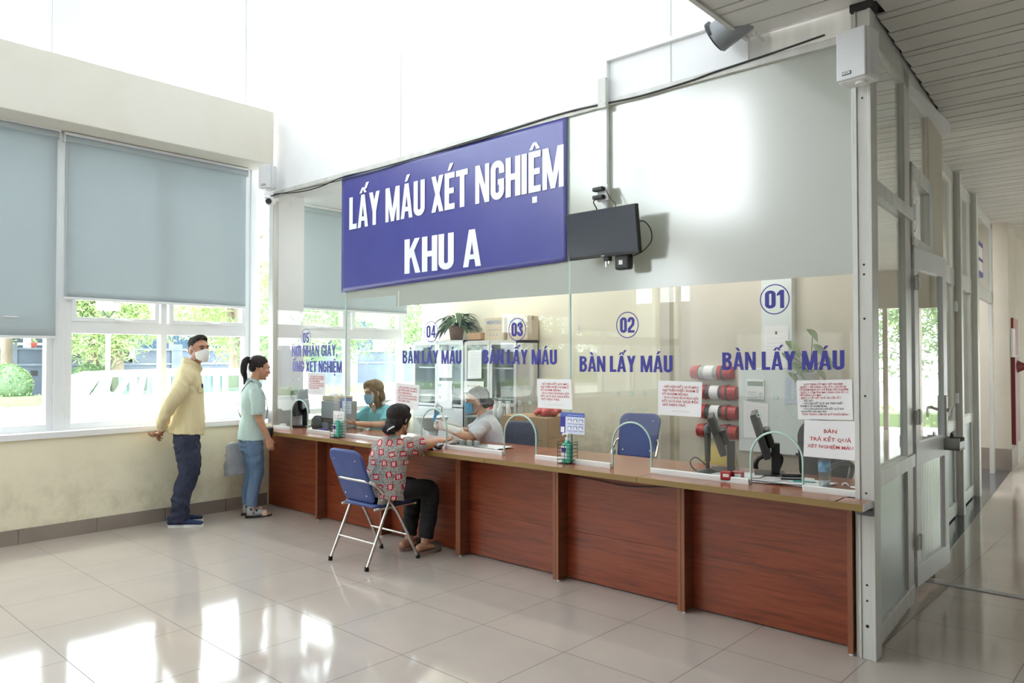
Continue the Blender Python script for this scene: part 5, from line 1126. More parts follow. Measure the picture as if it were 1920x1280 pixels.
# wiring clip on the wall and vine plant
p = at(1081, 612, 'y', W - .01); tag(obj('cable_clip', MB().tube([(p.x, W - .008, p.z + .05), (p.x + .03, W - .012, p.z + .02), (p.x + .02, W - .012, p.z - .06)], .006, 6), M_plastic), 'small white clip on the bare wall left of number 02', 'clip')
vb = at(1500, 700, 'y', 3.9); vt = thing('vine_plant', 'trailing green vine in the corner behind the words under number 01', 'plant', (vb.x + .08, 3.92, at(1500, 720, 'y', 3.9).z))
pot = local('pot', MB().lathe([(0, -.02), (.05, -.02), (.07, .1), (.075, .1), (.06, .1), (0, .09)]), M_plastic, vt); vl = MB(); vs_ = MB()
for (u, v, s) in ((1488, 650, .16), (1497, 690, .15), (1524, 625, .12), (1536, 655, .14), (1475, 668, .1), (1552, 676, .12), (1488, 705, .1), (1540, 700, .1)):
    q = at(u, v, 'y', 3.9) - vt.location; vs_.tube([(0, 0, .08), q * .5 + Vector((0, 0, .08)), q], .004, 5, sub=4); big_leaf(vl, q - Vector((s * .3, 0, -s * .3)), Vector((.8, -.3, -.7)), s, s * .85, .3)
local('leaves', vl, noisy('pale_green_leaf', srgb(128, 146, 96), srgb(104, 124, 76), 8, .5), vt); local('stems', vs_, M_leaf, vt)
put(obj('bracket', MB().box((vt.location.x - .06, 3.88, vt.location.z - .03), (vt.location.x + .06, 4.27, vt.location.z - .02)), M_alu), vt)
# ------------------------------------------------------------------ things on the worktop behind the glass
def monitor(p, rz, tilt, lab, hz=.34, wd=.5):
    t = thing('monitor', lab, 'monitor', p, rz)
    M = Matrix.Translation((0, 0, .12)) @ Matrix.Rotation(tilt, 4, 'X')
    local('panel', MB().box((-wd / 2, -.02, 0), (wd / 2, .02, hz), .008, 0, M), M_dark, t); local('screen', MB().box((-wd / 2 + .012, .0195, .02), (wd / 2 - .012, .022, hz - .012), 0, 0, M), mat('dark_glass_screen', (.02, .02, .025), .15), t)
    local('rear_bulge', MB().box((-wd * .28, -.06, .05), (wd * .28, -.018, hz * .6), .015, 0, M), M_black, t)
    local('stand', MB().box((-.03, -.07, .01), (.03, -.02, .2), .006).box((-.12, -.1, 0), (.12, .08, .014), .005), M_black, t); return t
p = at(1352, 886, 'z', CT + .002); monitor(Vector((p.x - .02, 2.06, CT + .001)), .46 + PI / 2, -.32, 'black monitor seen edge-on next to the microphone', .25, .42)
p = at(1440, 886, 'z', CT + .002); monitor(Vector((at(1440, 886, 'y', 2.1).x, 2.1, CT + .001)), .40 + PI / 2, -.30, 'black monitor seen edge-on through the opening of window 01', .28, .42)
p = at(562, 800, 'y', 1.98); monitor(Vector((p.x, 2.0, CT + .001)), 2.2, -.1, 'black monitor seen through the opening of window 05', .27, .40)
mp0 = at(1327, 888, 'y', 1.93); mb0 = Vector((mp0.x, 1.93, CT + .001)); t = thing('microphone', 'black microphone on a stand behind the glass beside the edge-on monitor', 'microphone', mb0)
zt = at(1328, 805, 'y', 1.93).z - mb0.z
local('base', MB().lathe([(0, 0), (.065, 0), (.065, .012), (.02, .03), (0, .03)]), M_black, t); local('stem', MB().cyl((0, 0, .02), (0, 0, zt - .16), .012).cyl((0, 0, zt - .2), (0, 0, zt - .02), .017, .021), M_black, t)
local('grille', MB().ell((0, 0, zt), (.027, .027, .032)), noisy('silver_mesh', srgb(130, 132, 138), srgb(80, 82, 88), 300, .4, metal=.5), t)
tag(obj('cable', MB().tube([mb0 + Vector(q) for q in ((.0, -.02, .05), (-.05, -.06, .1), (-.09, -.06, .06), (-.06, -.02, .006), (.1, -.05, .006))], .004, 6), M_black), 'black microphone cable looping on the worktop', 'cable')
def papers(p, n, rng_, lab, w_=.21, h_=.297):
    t = thing('paper_stack', lab, 'papers', p, 0, 'loose papers on the worktop')
    for k in range(n):
        rz = rng_.uniform(-.5, .5); M = Matrix.Translation((rng_.uniform(-.06, .06), rng_.uniform(-.03, .03), .001 + .0016 * k)) @ Matrix.Rotation(rz, 4, 'Z'); mb = MB(); m_ = 6
        for i in range(m_ + 1):
            for j in range(m_ + 1): mb.v.append(tuple(M @ Vector(((i / m_ - .5) * h_, (j / m_ - .5) * w_, .008 * (i / m_) ** 3 * rng_.random()))))
        for i in range(m_):
            for j in range(m_): a_ = i * (m_ + 1) + j; mb.f.append([a_, a_ + m_ + 1, a_ + m_ + 2, a_ + 1]); mb.mi.append(0); mb.sm.append(True)
        local('sheet', mb, M_paper, t)
    return t
rg = random.Random(11)
for (u, v, lab) in ((1375, 893, 'loose white papers behind the glass under the edge-on monitors'), (1430, 902, 'loose white papers behind the opening of window 01'), (1490, 905, 'loose white papers under the stapler and pen')): p = at(u, v, 'z', CT + .001); papers(Vector((p.x, max(p.y, 1.93), CT + .001)), 6, rg, lab)
p = at(922, 838, 'z', CT); papers(Vector((p.x, max(p.y, 1.9), CT + .001)), 3, rg, 'loose white papers beside the steel tray in front of the nurse')
for u, lab in ((1362, 'red ink stamp on the papers, left of its twin'), (1384, 'red ink stamp on the papers, right of its twin')):
    p = at(u, 893, 'z', CT + .03); t = thing('ink_stamp', lab, 'stamp', (p.x, p.y, CT + .012), .2, 'red ink stamps'); local('body', MB().box((-.032, -.02, 0), (.032, .02, .05), .006), M_cap, t); local('base', MB().box((-.03, -.018, -.001), (.03, .018, .01)), M_black, t); local('label', MB().box((-.015, -.0215, .018), (.02, -.02, .036)), M_paper, t)
p = at(1482, 898, 'z', CT + .02); t = thing('stapler', 'black stapler lying on the papers near window 01', 'stapler', (p.x, p.y + .03, CT + .013), .5); local('body', MB().box((-.06, -.016, .014), (.06, .016, .034), .006), M_black, t); local('base', MB().box((-.065, -.016, 0), (.06, .016, .008), .003), M_dark, t); local('hinge', MB().cyl((.052, -.018, .014), (.052, .018, .014), .01, n=12), M_chrome, t)
p = at(1508, 902, 'z', CT + .02); t = thing('pen', 'teal pen lying on the papers right of the stapler', 'pen', (p.x, p.y, CT + .018), .3); local('barrel', MB().cyl((-.06, 0, 0), (.05, 0, 0), .005), mat('teal_plastic', srgb(60, 160, 160), .4), t); local('tip', MB().cyl((.05, 0, 0), (.068, 0, 0), .004, .001), M_dark, t)
# water bottle
p = at(1555, 916, 'z', CT); t = thing('water_bottle', 'clear water bottle with blue label below the sheet with three red lines', 'bottle', (p.x, G + .075, CT + .001))
local('bottle', MB().lathe([(0, .002), (.028, 0), (.032, .012), (.029, .03), (.032, .05), (.029, .07), (.032, .09), (.032, .15), (.03, .165), (.02, .19), (.013, .2), (.013, .215)], n=24), thin_glass('clear_bottle', (.9, .94, .95), 1.8), t)
local('water', MB().lathe([(0, .004), (.026, .004), (.028, .03), (.027, .03), (.029, .085), (0, .085)], n=20), thin_glass('water', (.82, .88, .9), 1.2), t)
local('label', MB().lathe([(.0325, .105), (.0325, .155)], n=24), noisy('blue_bottle_label', srgb(60, 90, 170), srgb(120, 190, 210), 40, .4), t); local('cap', MB().cyl((0, 0, .21), (0, 0, .23), .015), mat('blue_cap', srgb(60, 110, 190), .4), t)
# nurse's tray and grey bag
M_tray = noisy('steel_tray', (.6, .6, .6), (.48, .48, .48), 20, .25, metal=1)
p = at(885, 838, 'z', CT); t = thing('instrument_tray', 'small steel tray with glass vials in front of the nurse', 'tray', (p.x, 1.86, CT + .001), .05)
local('tray', MB().box((-.14, -.08, 0), (.14, .08, .004)).box((-.14, -.08, 0), (-.136, .08, .03)).box((.136, -.08, 0), (.14, .08, .03)).box((-.14, -.08, 0), (.14, -.076, .03)).box((-.14, .076, 0), (.14, .08, .03)), M_tray, t)
for k in range(5):
    v_ = local('vial', MB().cyl((-.1 + .045 * k, -.01 + .02 * (k % 2), .005), (-.1 + .045 * k, -.01 + .02 * (k % 2), .06), .014, n=14), thin_glass('vial_glass', (.86, .9, .9)), t) if k == 0 else None
for k in range(6): local('vial', MB().cyl((-.11 + .042 * k, .03 - .02 * (k % 2), .005), (-.11 + .042 * k, .03 - .02 * (k % 2), .055), .013, n=14), M_palec, t)
bg_ = MB(); bg_.ell((0, 0, 0), (.11, .075, .03), nu=30, nv=14); bg_.v = [(x * (1 + .15 * math.sin(13 * y * 8)), y * (1 + .2 * math.sin(x * 33)), max(.001, z + .03 + .012 * math.sin(x * 60 + y * 47))) for x, y, z in bg_.v]
p = at(827, 838, 'z', CT); t = thing('plastic_bag', 'grey folded plastic bag on the counter under the patient\'s outstretched arm', 'bag', (p.x + .01, 1.63, CT + .001)); local('bag', bg_, noisy('grey_plastic_bag', srgb(120, 126, 136), srgb(96, 102, 112), 14, .35), t)
# clerk's end of the worktop
p0, p1 = at(601, 803, 'y', 2.05), at(634, 753, 'y', 2.05)
t = thing('printer', 'grey desktop printer on the worktop left of the clerk', 'printer', ((p0.x + p1.x) / 2, 2.15, CT + .001)); w_ = (p1.x - p0.x) / 2; h_ = p1.z - CT
local('case', MB().box((-w_, -.1, 0), (w_, .14, h_), .015), mat('grey_plastic', srgb(150, 156, 162), .5), t); local('slot', MB().box((-w_ * .8, -.102, h_ * .3), (w_ * .8, -.098, h_ * .38)), M_black, t); local('tray', MB().box((-w_ * .7, -.16, h_ * .26), (w_ * .7, -.1, h_ * .29)), M_dark, t)
t = thing('tissue_box', 'small cardboard box with white tissues on top of the grey printer', 'box', ((p0.x + p1.x) / 2, 2.15, CT + .002 + h_)); local('box', MB().box((-w_, -.08, 0), (w_, .08, .05), .003), M_card2, t)
tb = MB(); tb.ell((0, 0, .055), (w_ * .8, .05, .022), nu=16, nv=8); tb.v = [(x, y, z + .012 * math.sin(x * 90 + y * 70)) for x, y, z in tb.v]; local('tissue', tb, M_paper, t)
p = at(600, 790, 'y', 1.95); t = thing('desktop_speaker', 'rounded black desktop speaker in front of the grey printer', 'speaker', (p.x, 1.92, CT + .001)); local('body', MB().lathe([(0, 0), (.05, 0), (.062, .05), (.058, .11), (.03, .14), (0, .145)]), M_black, t); local('ring', MB().lathe([(.0615, .05), (.064, .055), (.0615, .06)]), M_dark, t)
p = at(548, 800, 'y', 2.15); t = thing('storage_box', 'orange red plastic box on the worktop at the left end', 'box', (p.x, 2.15, CT + .001)); local('box', MB().box((-.12, -.08, 0), (.12, .08, .09), .01), mat('orange_plastic', srgb(196, 96, 62), .45), t); local('lid', MB().box((-.125, -.085, .09), (.125, .085, .105), .005), M_plastic, t)
t = thing('small_carton', 'small brown carton on top of the orange red box', 'box', (p.x + .01, 2.15, CT + .107)); local('carton', MB().box((-.07, -.06, 0), (.07, .06, .09), .003), M_card, t); local('tape', MB().box((-.0705, -.01, .06), (.0705, .01, .0905)), mat('brown_tape', srgb(176, 146, 112), .3), t)
p = at(662, 803, 'z', CT); t = thing('ink_pad', 'dark blue ink pad on the worktop in front of the clerk', 'ink pad', (p.x, 1.86, CT + .001)); local('case', MB().box((-.05, -.035, 0), (.05, .035, .022), .005), M_navy, t); local('lid', MB().box((-.05, .03, .02), (.05, .036, .085), .004), mat('slate_plastic', srgb(90, 104, 130), .4), t)
p = at(722, 748, 'y', 2.7); t = thing('small_plant', 'small leafy plant behind the clerk\'s shoulder', 'plant', (p.x, 2.72, p.z - .16)); local('pot', MB().lathe([(0, 0), (.05, 0), (.065, .1), (.05, .1), (0, .09)]), M_plastic, t); l_ = MB()
for k in range(9): a = k * 2.4; big_leaf(l_, Vector((0, 0, .12)), Vector((math.cos(a), math.sin(a), .9)), .11, .06, .5)
local('leaves', l_, M_leaf, t)
t2 = thing('side_table', 'low white table behind the clerk carrying the small plant', 'table', (p.x, 2.72, RF)); hz = p.z - .161 - RF; local('top', MB().box((-.15, -.14, hz - .03), (.15, .14, hz), .004), M_cab, t2)
for sx in (-1, 1):
    for sy in (-1, 1): local('leg', MB().box((.13 * sx - .015, .12 * sy - .015, 0), (.13 * sx + .015, .12 * sy + .015, hz - .03)), M_cab, t2)
# trolley with bottles
p = at(945, 780, 'y', 3.45); tz = p.z - RF; t = thing('trolley', 'steel trolley in front of the glass fronted cabinet', 'trolley', (p.x - .12, 3.42, RF))
for z in (.25, tz - .02): local('shelf', MB().box((-.3, -.15, z), (.3, .15, z + .015)), M_steel2, t)
for sx in (-1, 1):
    for sy in (-1, 1): local('leg', MB().cyl((.29 * sx, .14 * sy, .04), (.29 * sx, .14 * sy, tz + .1), .01, n=10), M_steel2, t); local('caster', MB().cyl((.29 * sx - .012, .14 * sy, .025), (.29 * sx + .012, .14 * sy, .025), .025, n=14), M_black, t)
for k, (u, c, lab) in enumerate(((921, (190, 60, 56), 'red topped bottle on the trolley, leftmost of the four'), (929, (225, 228, 228), 'white bottle on the trolley beside the red topped one'), (938, (222, 226, 228), 'white bottle on the trolley, third in the row of four'), (953, (226, 229, 232), 'white spray bottle on the trolley nearest the big carton'))):
    q = at(u, 780, 'y', 3.36); t = thing('bottle', lab, 'bottle', (min(q.x, p.x + .14), 3.36, RF + tz - .004), 0, 'bottles on the trolley'); local('body', MB().lathe([(0, 0), (.032, 0), (.034, .01), (.034, .08), (.014, .12), (.012, .135), (0, .135)]), mat('bottle_plastic', srgb(*c), .4), t); local('cap', MB().cyl((0, 0, .133), (0, 0, .17), .012).box((-.03, -.006, .158), (.012, .006, .17)), M_plastic if k else M_cap, t)
# sill box with a cable at the left end of the counter
p = at(507, 788, 'y', 1.66); t = thing('junction_box', 'white box with a black cable on the sill at the left end of the counter', 'junction box', (-1.19, 1.63, .9125)); local('box', MB().box((-.06, -.04, 0), (.05, .05, .1), .006), M_plastic, t); local('cable', MB().tube([(.05, -.02, .08), (.07, -.05, .06), (.055, -.06, .01), (.03, -.045, .004)], .005, 6), M_black, t)
# bracket fittings in the corridor: notice and red fire point on the far pillar
n0, n1 = pt(1897, 560, .012), pt(1903, 640, .012)
t = thing('fire_point', 'dark red fire hose point on the far corridor pillar', 'fire box', PM @ Vector((0, pt(1908, 700, .03)[0], 1.2)), PA)
tA, tB = pt(1903.5, 700, .05)[0], pt(1912, 700, .05)[0]
put(obj('panel', pbox(MB(), .0, .05, tA, tB, .35, 1.55), mat('dark_red_paint', srgb(120, 40, 42), .5)), t); put(obj('header', pbox(MB(), .0, .03, tA + .1, tB + .1, 1.58, 2.1), mat('dark_red_paint', srgb(150, 60, 60), .5)), t)
put(obj('bell', MB().cyl(PM @ Vector((.05, (tA + tB) / 2, 1.42)), PM @ Vector((.16, (tA + tB) / 2, 1.42)), .09, .03, n=20), mat('dark_red_paint', srgb(120, 40, 42), .5)), t)
t = thing('wall_notice', 'white crumpled notice on the far corridor pillar beside the red fire point', 'notice', PM @ Vector((.02, n0[0], 1.8)), PA); put(obj('sheet', pbox(MB(), .004, .03, pt(1895, 560, .02)[0] + .1, pt(1901, 560, .02)[0], 1.55, 1.95), M_paper), t)

for pts, lab in (([(560, 812), (600, 826), (640, 828), (690, 833)], 'thin black cable clipped under the counter edge near the clerk window'), ([(616, 826), (628, 842), (645, 847), (662, 838), (668, 830)], 'black cable sagging under the counter edge beside the blue folding chair'), ([(1075, 892), (1120, 900), (1180, 912), (1250, 912), (1290, 917)], 'thin black cable under the counter edge below window 02')):
    cable([at(u, v, 'y', PY - .02) for u, v in pts], .004, lab)
# ------------------------------------------------------------------ people
def blob(mb, voxel, smooth=4, wr=0, wscale=(9, 9, 5), seed=0, zlim=None):
    """union of closed shapes as one smooth surface, with optional cloth folds"""
    me = bpy.data.meshes.new('tmp'); me.from_pydata(mb.v, [], mb.f); me.update()
    o = bpy.data.objects.new('tmp', me); COL.objects.link(o)
    r = o.modifiers.new('r', 'REMESH'); r.mode = 'VOXEL'; r.voxel_size = voxel; r.use_smooth_shade = True
    s = o.modifiers.new('s', 'SMOOTH'); s.factor = .5; s.iterations = smooth
    dg = bpy.context.evaluated_depsgraph_get(); m2 = bpy.data.meshes.new_from_object(o.evaluated_get(dg))
    bpy.data.objects.remove(o); bpy.data.meshes.remove(me)
    if wr:
        n_ = len(m2.vertices); co = [0.0] * (3 * n_); nm = [0.0] * (3 * n_); m2.vertices.foreach_get('co', co); m2.vertex_normals.foreach_get('vector', nm)
        for i in range(n_):
            x, y, z = co[3 * i:3 * i + 3]; q = Vector((x * wscale[0], y * wscale[1], z * wscale[2] + 3 * noise.noise(Vector((x * 4 + seed, y * 4, z * 3)))))
            k = wr * (noise.noise(q + Vector((seed, 0, 0))) + .5 * noise.noise(q * 2.1 + Vector((0, seed, 7))) - .1)
            for j in range(3): co[3 * i + j] += nm[3 * i + j] * k
        m2.vertices.foreach_set('co', co)
    m2.polygons.foreach_set('use_smooth', [True] * len(m2.polygons)); m2.update(); return m2
def bpart(name, me, m, parent, label=None):
    me.name = name; me.materials.clear(); me.materials.append(m)
    o = bpy.data.objects.new(name, me); COL.objects.link(o); o.parent = parent
    if label: o['label'] = label
    return o
def rotm(yaw=0, pitch=0, roll=0): return (Matrix.Rotation(yaw, 3, 'Z') @ Matrix.Rotation(pitch, 3, 'X') @ Matrix.Rotation(roll, 3, 'Y'))
def hand(mb, wr, d, pn, side, curl=.5, s=1.0, spread=.22, thumb=.8):
    """palm, four bent fingers of unequal length and a thumb; d: towards the fingers, pn: the way the palm faces, side: +1 when the thumb is on pn x d"""
    d = Vector(d).normalized(); pn = Vector(pn); pn = (pn - d * pn.dot(d)).normalized(); lat = pn.cross(d) * side; wr = Vector(wr)
    mb.tube([wr - d * .02 * s, wr + d * .02 * s, wr + d * .055 * s, wr + d * .088 * s], [(.026 * s, .019 * s), (.033 * s, .016 * s), (.039 * s, .0145 * s), (.037 * s, .012 * s)], 12, side=lat)
    for k, (o, L) in enumerate(((.028, .068), (.0095, .078), (-.0095, .073), (-.028, .056))):
        b = wr + d * (.086 - .006 * abs(k - 1.2)) * s + lat * o * s; a = (o / .028) * spread * .5
        dd = (d + lat * a).normalized(); pts = [b - dd * .012 * s, b]; ang = curl * (.9 + .12 * k)
        for i, f in enumerate((.44, .31, .25)):
            th = ang * (i + 1) * .62; pts.append(pts[-1] + (dd * math.cos(th) + pn * math.sin(th)) * L * f * s)
        mb.tube(pts, [.0088 * s, .0088 * s, .0082 * s, .0076 * s, .0062 * s], 8, sub=3)
    b = wr + d * .022 * s + lat * .026 * s
    td = (lat * thumb + d * .75 + pn * .35).normalized(); t2 = (lat * thumb * .45 + d * .95 + pn * .5).normalized()
    mb.tube([b - td * .012 * s, b + td * .022 * s, b + td * .045 * s, b + td * .045 * s + t2 * .028 * s], [.013 * s, .0125 * s, .0098 * s, .0075 * s], 8, sub=3)
def head(mb, c, R_, s=1.0, neck_to=None):
    T = lambda x, y, z: Vector(c) + R_ @ (Vector((x, y, z)) * s)
    E_ = lambda p, r: mb.ell(T(*p), [q * s for q in r], R_, 18, 12)
    E_((0, -.014, .032), (.073, .092, .083)); E_((0, .018, -.032), (.059, .066, .074)); E_((0, .034, -.078), (.041, .046, .036)); E_((0, .066, .026), (.05, .024, .03))
    E_((0, .072, -.098), (.02, .018, .015))
    for sx in (-1, 1):
        E_((.034 * sx, .058, -.022), (.024, .024, .024)); mb.ell(T(.076 * sx, -.006, -.016), [.009 * s, .019 * s, .031 * s], R_ @ rotm(.35 * sx), 12, 8)
        E_((.031 * sx, .072, .002), (.017, .012, .009))
    mb.tube([T(0, .082, .012), T(0, .094, -.012), T(0, .103, -.03), T(0, .088, -.042)], [.008 * s, .0095 * s, .0125 * s, .009 * s], 10, sub=3)
    for sx in (-1, 1): E_((.0115 * sx, .088, -.034), (.009, .011, .007))
    E_((0, .083, -.058), (.021, .013, .007)); E_((0, .082, -.070), (.018, .013, .007))
    if neck_to is not None: mb.tube([T(0, -.022, -.045), (T(0, -.03, -.11) + Vector(neck_to)) * .5, Vector(neck_to)], [.050 * s, .050 * s, .058 * s], 14)
    return T
M_iris = mat('dark_iris', (.012, .008, .006), .15); M_eye = mat('eye_white', srgb(226, 220, 214), .25); M_brow = mat('dark_brow', (.014, .011, .01), .8)
def face(t, T, R_, s=1.0, brow=M_brow):
    for sx in (-1, 1):
        e = MB(); e.ell(T(.031 * sx, .0735, -.0005), [.0125 * s, .0095 * s, .0068 * s], R_, 14, 10); eo = local('eye', e, M_eye, t)
        i = MB(); i.ell(T(.031 * sx, .0808, -.0005), [.0058 * s, .0035 * s, .0056 * s], R_, 12, 8); io = local('iris', i, M_iris, eo)
        local('upper_lid', MB().tube([T(.018 * sx, .077, .001), T(.03 * sx, .0835, .0072), T(.045 * sx, .074, .002)], .0026 * s, 8, sub=4), brow, t)
        local('eyebrow', MB().tube([T(.013 * sx, .089, .019), T(.03 * sx, .087, .026), T(.05 * sx, .07, .02)], [(.0035 * s, .003 * s), (.005 * s, .003 * s), (.002 * s, .002 * s)], 8, sub=4), brow, t)
def face_mask(t, T, s, m, pleat=True):
    mb = MB(); nu, nv = 17, 9; vs = []
    for j in range(nv):
        for i in range(nu):
            a = (i / (nu - 1) - .5) * 2 * 1.18; q = j / (nv - 1); zh = .051 * (1 - (.22 if pleat else .5) * (a / 1.18) ** 2); z = -.062 + zh - 2 * zh * q + (.012 if pleat else .006) * (a / 1.18) ** 2
            bul = math.cos(a) ** 2 * (.014 + .012 * math.sin(PI * q)); W_ = .067 - .014 * q; D = .088 - .012 * q + bul
            top = .012 * math.cos(a * 1.3) ** 4 * (1 - q)
            fold = .0022 * math.sin(q * PI * 6) if pleat else 0
            vs.append(T(math.sin(a) * W_ * 1.08, .004 + math.cos(a) * (D + fold), z + top * .9))
    fs = [(j * nu + i, j * nu + i + 1, (j + 1) * nu + i + 1, (j + 1) * nu + i) for j in range(nv - 1) for i in range(nu - 1)]
    mb.add(vs, fs, 0, None, True); o = local('face_mask', mb, m, t); sd = o.modifiers.new('thickness', 'SOLIDIFY'); sd.thickness = .003; sd.offset = 1
    for sx in (-1, 1):
        l = MB().tube([T(.066 * sx, .03, -.02), T(.076 * sx, .01, .0), T(.084 * sx, -.012, .01), T(.083 * sx, -.026, -.012), T(.077 * sx, -.012, -.045), T(.06 * sx, .03, -.094)], .0016 * s, 6, sub=4); local('ear_loop', l, M_paper, o)
def skin(name, c): 
    m = noisy(name, srgb(*c), tuple(x * .86 for x in srgb(*c)), 14, .5); m.node_tree.nodes['Principled BSDF'].inputs['Subsurface Weight'].default_value = .08
    m.node_tree.nodes['Principled BSDF'].inputs['Subsurface Radius'].default_value = (.012, .005, .003); return m
M_skin1, M_skin2, M_skin3 = skin('tanned_skin', (196, 144, 116)), skin('light_skin', (224, 178, 150)), skin('warm_skin', (206, 156, 126))
def hair_mat(n, a, b_): 
    m = noisy(n, srgb(*a), srgb(*b_), 60, .6, stretch=(1, 1, .15), lo=.3, hi=.7, spec=.2); return m
M_hair = hair_mat('black_hair', (30, 26, 26), (52, 46, 46)); M_brown = hair_mat('brown_hair', (92, 76, 58), (132, 112, 88)); M_dkbrown = hair_mat('dark_brown_hair', (44, 36, 34), (72, 60, 56))
def torso(mb, secs, cap=True): mb.tube([s[0] for s in secs], [s[1] for s in secs], 20, side=(1, 0, 0), round_ends=cap)
def limb(mb, pts, rad, cap=True): mb.tube(pts, rad, 14, round_ends=cap)
def shoe(t, ang, c, L, yaw, upper, sole, laces=True, name='shoe'):
    R_ = Matrix.Translation(c) @ Matrix.Rotation(yaw, 4, 'Z'); k = L / .27; mb = MB()
    prof = [(-.085, .034, .055), (-.05, .037, .06), (0, .036, .062), (.06, .044, .046), (.12, .047, .032), (.165, .035, .026)]
    mb.tube([R_ @ Vector((0, y * k, .022 + h * .5)) for y, w, h in prof], [(w, h * .5 + .004) for y, w, h in prof], 16, side=R_.to_3x3() @ Vector((1, 0, 0)))
    up = bpart(name, blob(mb, .005, 5), upper, t)
    out = []
    for a in range(28):
        q = 2 * PI * a / 28; y = math.cos(q); x = math.sin(q); ww = .047 if y > 0 else .039; out.append((x * ww * (1 - .12 * max(0, y) ** 3), (.038 + y * .148) * k))
    sb_ = MB().prism(out, .001, .028, 0, R_); so_ = obj('sole', sb_, sole); so_.parent = up; bv = so_.modifiers.new('round', 'BEVEL'); bv.width = .006; bv.segments = 2
    if laces:
        l = MB()
        for j in range(4): l.tube([R_ @ Vector((-.02, (.03 + .022 * j) * k, .075 - .009 * j)), R_ @ Vector((0, (.035 + .022 * j) * k, .083 - .010 * j)), R_ @ Vector((.02, (.03 + .022 * j) * k, .075 - .009 * j))], .0035, 6, sub=3)
        lo_ = obj('laces', l, upper); lo_.parent = up
    return up
# ---- the man in the yellow jacket
M_yel = cloth_mat('yellow_cotton', srgb(230, 216, 172)); M_navycloth = noisy('navy_trouser_cloth', srgb(50, 56, 78), srgb(40, 46, 66), 30, .85)
t = thing('person', 'man in a yellow jacket and white mask standing by the window, hands behind his back', 'person', (-.985, .775, 0), -.52)
HM = rotm(-.9, .03); HC = Vector((.0, .075, 1.625)); mb = MB()
T = head(mb, HC, HM, 1.06, (0, .0, 1.42))
torso(mb, [((0, -.03, .86), (.10, .07)), ((0, -.015, 1.08), (.12, .085)), ((0, -.015, 1.26), (.125, .085)), ((0, -.005, 1.38), (.09, .055))])
for sx in (-1, 1):
    limb(mb, [(.08 * sx, -.03, .80), (.10 * sx, -.005, .5), (.105 * sx, -.085, .09)], [.06, .045, .035])
    limb(mb, [(.13 * sx, -.015, 1.36), (.225 * sx, -.13, 1.14), (.05 * sx, -.235, .885)], [.05, .042, .03])
limb(mb, [(.05, -.235, .885), (.02, -.245, .86)], [.03, .027])
hand(mb, (.04, -.24, .875), (-.75, -.28, -.42), (-.1, .75, -.5), 1, .55, 1.05); hand(mb, (-.045, -.245, .87), (.72, -.42, -.35), (.1, -.5, .6), 1, .75, 1.05)
bpart('body', blob(mb, .0045, 3), M_skin1, t); face(t, T, HM, 1.06)
face_mask(t, T, 1.06, mat('white_mask_cloth', srgb(240, 238, 234), .8), False)
h = MB()
h.ell(T(0, -.022, .048), (.083, .099, .080), HM, 24, 16); h.ell(T(0, .02, .088), (.066, .062, .043), HM, 18, 12); h.ell(T(0, -.06, -.005), (.066, .052, .062), HM, 18, 12)
hm_ = blob(h, .006, 3, .006, (60, 60, 60), 3)
hm_bm = bmesh.new(); hm_bm.from_mesh(hm_)
Hi = (Matrix.Translation(HC) @ HM.to_4x4()).inverted()
kill = [v for v in hm_bm.verts if (lambda q: q.y > -.002 and q.z < .012 + max(0, q.y) * 1.05 or q.z < -.06)(Hi @ v.co)]
bmesh.ops.delete(hm_bm, geom=kill, context='VERTS'); hm_bm.to_mesh(hm_); hm_bm.free(); bpart('hair', hm_, M_hair, t)
c = MB()
torso(c, [((0, -.025, .845), (.19, .153)), ((0, -.02, .90), (.19, .152)), ((0, -.015, .97), (.187, .15)), ((0, -.015, 1.1), (.18, .14)), ((0, -.02, 1.27), (.185, .135)), ((0, -.015, 1.40), (.166, .106)), ((0, .0, 1.462), (.098, .078)), ((0, .008, 1.492), (.072, .066))], False)
for sx in (-1, 1): limb(c, [(.145 * sx, -.015, 1.40), (.2 * sx, -.05, 1.28), (.235 * sx, -.135, 1.14), (.165 * sx, -.205, 1.01), (.075 * sx, -.235, .905)], [.074, .072, .066, .058, .046], False)
jk = bpart('jacket', blob(c, .006, 4, .013, (10, 10, 6), 2), M_yel, t)
cl = MB()
for sx in (-1, 1): cl.tube([(.0, -.068, 1.52), (.05 * sx, -.048, 1.525), (.07 * sx, .01, 1.50), (.052 * sx, .068, 1.465), (.02 * sx, .095, 1.425)], [(.028, .007)] * 5, 10, side=(0, .2, 1))
o = bpart('collar', blob(cl, .004, 2), M_yel, t)
local('placket', MB().tube([(.0, .083, 1.41), (.01, .104, 1.25), (.01, .115, 1.05), (.01, .122, .85)], [(.018, .009)] * 4, 8, side=(1, 0, 0)), M_yel, jk)
local('pocket', MB().tube([(.07, .112, 1.255), (.098, .101, 1.255), (.125, .086, 1.255)], [(.035, .005)] * 3, 8, side=(0, 0, 1)), M_yel, jk)
local('badge', MB().ell((.08, .112, 1.285), (.02, .010, .024)), mat('dark_badge', srgb(72, 80, 104), .6), jk)
c = MB(); torso(c, [((0, -.03, .99), (.14, .10)), ((0, -.035, .9), (.152, .112)), ((0, -.03, .8), (.155, .115))])
for sx, fy in ((1, -.07), (-1, -.09)): limb(c, [(.08 * sx, -.03, .83), (.1 * sx, -.005, .62), (.105 * sx, .0, .48), (.105 * sx, fy + .02, .28), (.105 * sx, fy, .05)], [.112, .10, .088, .08, .082], False)
tr_ = blob(c, .006, 4, .015, (9, 9, 14), 5); bpart('trousers', tr_, M_navycloth, t)
M_shoe = mat('navy_knit', srgb(34, 48, 84), .8); M_sole = mat('white_rubber', srgb(232, 232, 230), .6)
